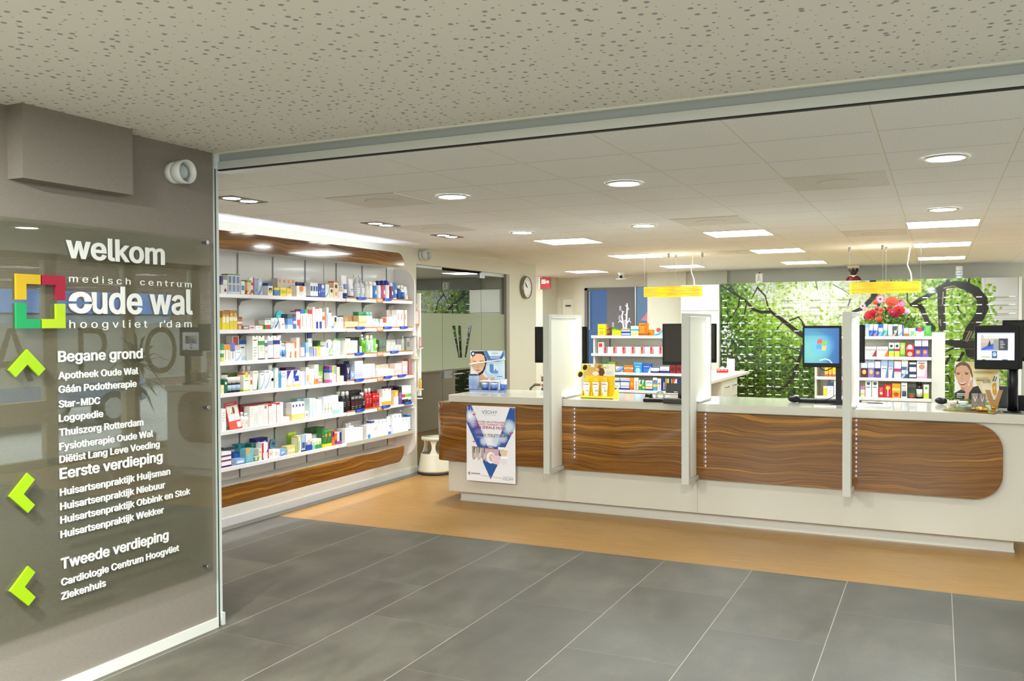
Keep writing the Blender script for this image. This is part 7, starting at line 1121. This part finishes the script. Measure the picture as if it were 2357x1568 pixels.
p.ell(*V([(345, 893)])[0], .035, .018, '3a2c28'); p.ell(*V([(470, 890)])[0], .035, .018, '3a2c28'); p.line(V([(315, 875), (375, 872)]), .9, '5a3c2c'); p.line(V([(440, 868), (500, 878)]), .9, '5a3c2c'); p.line(V([(405, 900), (395, 965), (415, 972)]), .6, 'b07a5c'); p.poly(V([(350, 1010), (410, 1020), (485, 1000), (450, 1040), (410, 1056), (370, 1040)]), '8a2a2a'); p.poly(V([(358, 1012), (410, 1022), (478, 1003), (450, 1022), (410, 1036), (375, 1028)]), 'f6f2ee')
p.poly(V([(845, 1030), (860, 1010), (905, 1010), (912, 1170), (880, 1195), (850, 1150)]), 'd8a02c'); p.poly(V([(845, 985), (875, 910), (890, 915), (865, 990)]), '4a4a4c'); p.poly(V([(875, 990), (905, 920), (918, 925), (892, 998)]), '5a5a5c'); p.ell(*V([(880, 1080)])[0], .02, .05, 'f0c860')
p.mesh('sheet', (0, 0, zo), (1, 0, 0), (0, 0, 1), pw, ph, PRINT, .003, sn); k = lambda x, y: ((x-293)/652*pw, zo+(1250-y)/535*ph)
for t, x0, x1, y, h, c, bd in (('NEOVADIOL', 615, 805, 955, .011, '9a8a5c', 0), ('MAGISTRAL', 618, 820, 985, .012, '2a2620', .02), ('ELIXIR', 715, 820, 1012, .011, '2a2620', .02), ('GOLD', 328, 405, 1232, .009, 'f0ece8', .02)): a = k(x0, y); MB().text(t, (a[0], -.0008, a[1]), (1, 0, 0), (0, 0, 1), h, mat(c), w=k(x1, 0)[0]-a[0], bold=bd).obj('printed_text', sn)
q = MB(); a = k(328, 1180); faux(q, a[0], k(470, 0)[0], a[1], .006, 2, -.0005, mat('e4e0dc'), .012); a = k(570, 860); faux(q, a[0], k(880, 0)[0], a[1], .004, 2, -.0005, mat('b8a468'), .008); q.obj('small_print', sn)
# mice, keyboard, papers
def mouse(loc, l, rot): q = MB().ball((0, 0, .0), (.033, .058, .036), BLK2, 16, 10); o = thing('computer_mouse', l, 'computer mouse', loc, rot); k = MB().ball((0, 0, .008), (.031, .056, .028), BLK2, 16, 10); k.obj('shell', o); MB().box(-.006, -.045, .03, .006, -.02, .0365, mat('8a8c90', .3)).obj('wheel', o); return o
mouse(onZ(2166, 931, CT)+Vector((0, 0, .021)), 'black and grey computer mouse right of the stack of magazines', .9); mouse(onZ(1828, 927, CT)+Vector((0, 0, .021)), 'dark computer mouse left of the keyboard', 1.2)
a, e = onZ(1840, 927, CT), onZ(1935, 926, CT); kbd = thing('keyboard', 'black keyboard lying under the wallpaper monitor', 'keyboard', ((a.x+e.x)/2+.05, a.y+.08, CT)); MB().box(-.22, -.07, 0, .22, .08, .022, BLACK, .004).obj('case', kbd); q = MB()
for r_ in range(5):
    for c in range(18): q.box(-.21+c*.0234, -.058+r_*.026, .022, -.19+c*.0234, -.036+r_*.026, .029, mat('202226', .4))
q.obj('keys', kbd); MB().tube([(-.18, -.10, .004), (-.05, -.12, .004), (.05, -.10, .05), (.15, -.03, .12), (.2, 0, .02)], .003, BLACK).obj('cable', kbd)
a = onZ(1905, 937, CT); tag(MB().box(-.085, -.06, 0, .085, .06, .006, mat('eceae6', .5)).obj('paper_sheets', loc=(a.x-.02, a.y+.01, CT), rot=.1), 'few white paper sheets left of the rightmost divider foot', 'paper')
a = onZ(2000, 937, CT); mg = thing('magazine_stack', 'small stack of magazines right of the rightmost divider', 'magazine', (a.x+.03, a.y+.02, CT), -.05)
for k in range(4): MB().box(-.13+.004*k, -.085, .005*k, .13-.006*(k % 2), .085-.004*k, .005*k+.0045, mat(('e4e4e6', 'd4d6de', 'ececea', 'e2dfe0')[k], .4)).obj('magazine', mg)
MB().box(-.09, -.05, .0196, .03, .06, .0200, mat('d8b49c', .4)).box(-.06, -.02, .0198, .0, .05, .0203, mat('8a9ac0', .4)).obj('cover_picture', mg)
MB().tube([(-.05, .065, .026), (.07, .05, .026)], .004, mat('2a2c34', .4)).obj('pen', mg, label='dark pen lying on top')
# payment terminal and tray with accessories
a = onZ(1552, 930, CT); pt_ = thing('price_display', 'black price display on a stand left of the middle divider', 'cash register display', (a.x, a.y+.09, CT)); bk = mat('24221f', .45)
MB().cbox(-.105, -.085, 0, .105, .09, .042, bk, .008).obj('base', pt_); MB().box(-.09, -.07, .042, .03, .06, .045, mat('9a9684', .5)).obj('receipt', pt_); MB().lathe([(.022, .042), (.018, .075), (.02, .10)], bk, (.025, .01, 0), 16).obj('neck', pt_)
q = MB(); q.prism([(-.02, .085), (-.012, .085), (.03, .165), (.0, .168)], 'x', -.095, .095, bk); q.obj('head', pt_); k = MB(); uy = Vector((0, .035, .08)).normalized()
k.quad([Vector((sx, -.0205, .088))+uy*t-Vector((0, .0015, 0)) for sx, t in ((-.08, .014), (.08, .014), (.08, .082), (-.08, .082))], mat('07100f', .15)); k.obj('screen', pt_)
k = MB(); cy = mat('4fd4d8', emit=.9)
for sx, t, w in ((-.045, .056, .04), (.0, .056, .018), (.025, .056, .045), (-.025, .042, .022), (.006, .042, .018)): k.quad([Vector((sx+dx*w, -.0235, .088))+uy*(t+dt) for dx, dt in ((0, 0), (1, 0), (1, .007), (0, .007))], cy)
k.obj('lit_characters', pt_); MB().box(-.02, -.026, .092, .01, -.021, .100, mat('c9c4c0', .4)).obj('badge', pt_)
a = onZ(1508, 926, CT); ty = thing('pen_tray', 'black desk tray with silver edges left of the price display', 'tray', (a.x-.01, a.y+.05, CT), .12)
MB().box(-.10, -.055, 0, .10, .055, .03, BLACK, .004).obj('tray', ty); MB().box(-.102, -.057, .028, .102, -.05, .034, STEEL).obj('edge', ty); MB().prism([(-.09, .03), (-.02, .03), (-.03, .07), (-.055, .062), (-.08, .07)], 'y', -.045, -.01, BLACK).obj('card_slot', ty); MB().box(-.085, -.05, .031, -.05, -.02, .04, mat('d8c83a', .5)).obj('note', ty)
td = thing('tape_dispenser', 'clear tape roll behind the black desk tray', 'tape', (a.x+.0, a.y+.16, CT)); MB().lathe([(.042, -.011), (.042, .011), (.028, .011), (.028, -.011), (.042, -.011)], mat('c4c8b4', .25), (0, 0, .044), 24, ax='y', cap=False).obj('roll', td); MB().box(-.05, -.015, 0, .06, .015, .012, mat('3a3c3e', .4)).obj('base', td)
ch = thing('desk_chair', 'chair with a curved dark backrest rail behind the counter, left end', 'chair', (onZ(1215, 893, CT).x+.12, 8.62, 0)); dk = mat('6a6250', .4)
MB().tube([(-.2, .1, .44), (-.2, .14, .9), (-.19, .14, 1.02), (-.14, .14, 1.06), (.14, .14, 1.06), (.19, .14, 1.02), (.2, .14, .9), (.2, .1, .44)], .014, dk).obj('backrest', ch); MB().box(-.22, -.3, .43, .22, .12, .47, mat('3a3a3c', .7), .01).obj('seat', ch)
for x in (-.2, .2):
    for y in (-.28, .1): MB().tube([(x, y, 0), (x, y, .43)], .013, dk).obj('leg', ch)
# flowers
fc = onY(2048, 748, 9.9); bq = thing('flower_bouquet', 'bouquet of red, coral and pink flowers on the right medicine unit', 'flowers', (fc.x, 9.9, OZ[0]+.001)); bz = OZ[0]
MB().lathe([(.04, 0), (.05, .02), (.045, .07), (.055, .085)], mat('4a4f3c', .2), seg=20).obj('vase', bq); q = MB(); gl = mat('4a6a24', .6)
heads = [('g', 945, 550, 165, 'd87a9c', 'f0c8d4'), ('p', 1320, 630, 190, 'e2553a', 'e2553a'), ('p', 800, 650, 100, 'e8663f', 'e8663f'), ('g', 1620, 710, 140, 'e070b0', 'f0a0c8'), ('p', 1560, 920, 170, 'c8101c', 'b00c18'), ('p', 600, 1090, 170, 'cf1f34', 'cf1f34'), ('p', 700, 980, 110, 'c81830', 'c81830'), ('z', 1340, 970, 140, 'b82a50', 'e09a2a'), ('z', 1440, 1070, 120, 'c8307a', 'c8307a'), ('g', 370, 780, 110, 'dfc4d8', 'e8d8e4'), ('p', 920, 1200, 110, 'd9563f', 'd9563f'), ('p', 680, 1190, 70, 'd94a38', 'd94a38'), ('z', 1800, 960, 110, 'e2c4d4', 'ecd8e2'), ('z', 980, 890, 70, 'e0564a', 'e0564a'), ('z', 830, 870, 70, 'd23a44', 'e0606a'), ('z', 1180, 880, 50, 'dd4a3c', 'dd4a3c'), ('z', 920, 1000, 80, 'd8604a', 'e08a6a'), ('z', 1280, 780, 60, 'e26a58', 'e26a58'), ('g', 440, 900, 80, 'e4c4d4', 'f0dce6'), ('z', 1600, 560, 50, 'e08a7a', 'c8b04a')]
for i, (kd, x, y, s, c, c2) in enumerate(heads):
    P = onY(1960+x/14.25, 650+y/14.25, 9.84-.03*math.sin(i*2.1))-bq.location; r = s/14.25*.00455; k = MB(); pmx = mat(c, .6); V0 = Vector((P.x*.12, 0, .07)); q.tube([V0, V0.lerp(P, .5)+Vector((0, .01, .01)), P+Vector((0, .012, -.004))], .0022, gl, 5)
    if kd == 'g':
        for ring, (n, rr) in enumerate(((18, 1.), (14, .72))):
            for a in range(n):
                t = a*6.283/n+ring*.17; d = Vector((math.cos(t), 0, math.sin(t))); e = Vector((-math.sin(t), 0, math.cos(t))); w = r*.13
                k.add([P+d*r*.2-Vector((0, .002*ring, 0)), P+d*r*rr*.7+e*w-Vector((0, .006+.003*ring, 0)), P+d*r*rr-Vector((0, .003+.003*ring, 0)), P+d*r*rr*.7-e*w-Vector((0, .006+.003*ring, 0))], [(0, 1, 2, 3)], pmx if ring == 0 else mat(c2, .6))
        k.ball(P-Vector((0, .008, 0)), (r*.22, .006, r*.22), mat('5a6a24' if c[0] == 'd' else 'd8a860', .7), 10, 6)
    else:
        n = 7 if kd == 'p' else 11
        for ring in range(3):
            for a in range(n):
                t = a*6.283/n+ring*.5; d = Vector((math.cos(t), 0, math.sin(t)*.85)); e = Vector((-math.sin(t), 0, math.cos(t))); rr = r*(1-.27*ring); w = rr*(.5 if kd == 'p' else .3); dy = -.012*ring
                k.add([P+Vector((0, dy, 0)), P+d*rr*.6+e*w+Vector((0, dy-.012, 0)), P+d*rr+e*w*.5+Vector((0, dy-.004, 0)), P+d*rr-e*w*.5+Vector((0, dy-.004, 0)), P+d*rr*.6-e*w+Vector((0, dy-.012, 0))], [(0, 1, 2, 3, 4)], pmx)
        k.ball(P-Vector((0, .03, 0)), (r*.2, .008, r*.2), mat('3a1418' if kd == 'p' and c == 'c8101c' else c2, .7), 10, 6)
    k.obj('flower', bq)
q.obj('stems', bq); k = MB()
for i in range(520):
    a = R.uniform(0, 6.283); rr = .27*R.random()**.6; z = .05+R.uniform(0, .24)*(1-rr/.5); P = Vector((rr*math.cos(a), rr*.45*math.sin(a)+.01, z)); d = Vector((R.uniform(-1, 1), R.uniform(-.6, .3), R.uniform(-.2, 1))).normalized()*R.uniform(.03, .07); e = d.cross(Vector((0, 1, .2))).normalized()*R.uniform(.006, .015)
    k.add([P, P+d*.5+e, P+d, P+d*.5-e], [(0, 1, 2, 3)], mat(R.choice(('4f7424', '66892f', '3c5a1e', '86a04a')), .6))
k.obj('leaves', bq)
# white branch ornament on the left unit
bo_ = onY(1439, 758, 9.88); tz = OZ[0]+.001; br = thing('branch_ornament', 'white forked branch ornament standing on the left medicine unit', 'ornament', (bo_.x, 9.88, tz)); q = MB(); wb = mat('d9dbe2', .35)
def bp(x, y): p = onY(1220+x/4.611, 620+y/4.611, 9.88); return Vector((p.x-bo_.x, 0, p.z-tz))
for P, r in (([(1005, 690), (990, 600), (975, 500), (985, 455), (972, 440)], [.014, .012, .010, .008, .005]), ([(985, 455), (998, 445)], [.006, .004]), ([(1012, 690), (1022, 600), (1025, 500), (1032, 400), (1030, 360)], [.014, .012, .010, .009, .006]), ([(988, 575), (955, 545), (945, 530)], [.009, .007, .005]), ([(955, 548), (938, 565)], [.006, .005]), ([(1022, 580), (1050, 545), (1055, 515)], [.009, .007, .005]), ([(1050, 545), (1072, 565)], [.006, .004]), ([(1024, 490), (1008, 480), (1005, 490)], [.007, .006, .004]), ([(1030, 420), (1048, 430), (1045, 405)], [.007, .006, .004]), ([(1032, 400), (1015, 385), (1014, 378)], [.007, .005, .004]), ([(1018, 545), (1005, 540)], [.006, .004])): q.tube([bp(*p) for p in P], r, wb, 8)
q.box(-.05, -.03, 0, .05, .03, .008, wb); q.obj('branch', br)
for x, y in ((958, 415), (950, 515), (880, 590), (1003, 570)): P = bp(x, y); MB().box(P.x-.013, -.012, P.z-.03, P.x+.013, .012, P.z+.03, mat('a896a8', .4), .008).obj('hanging_box', br)
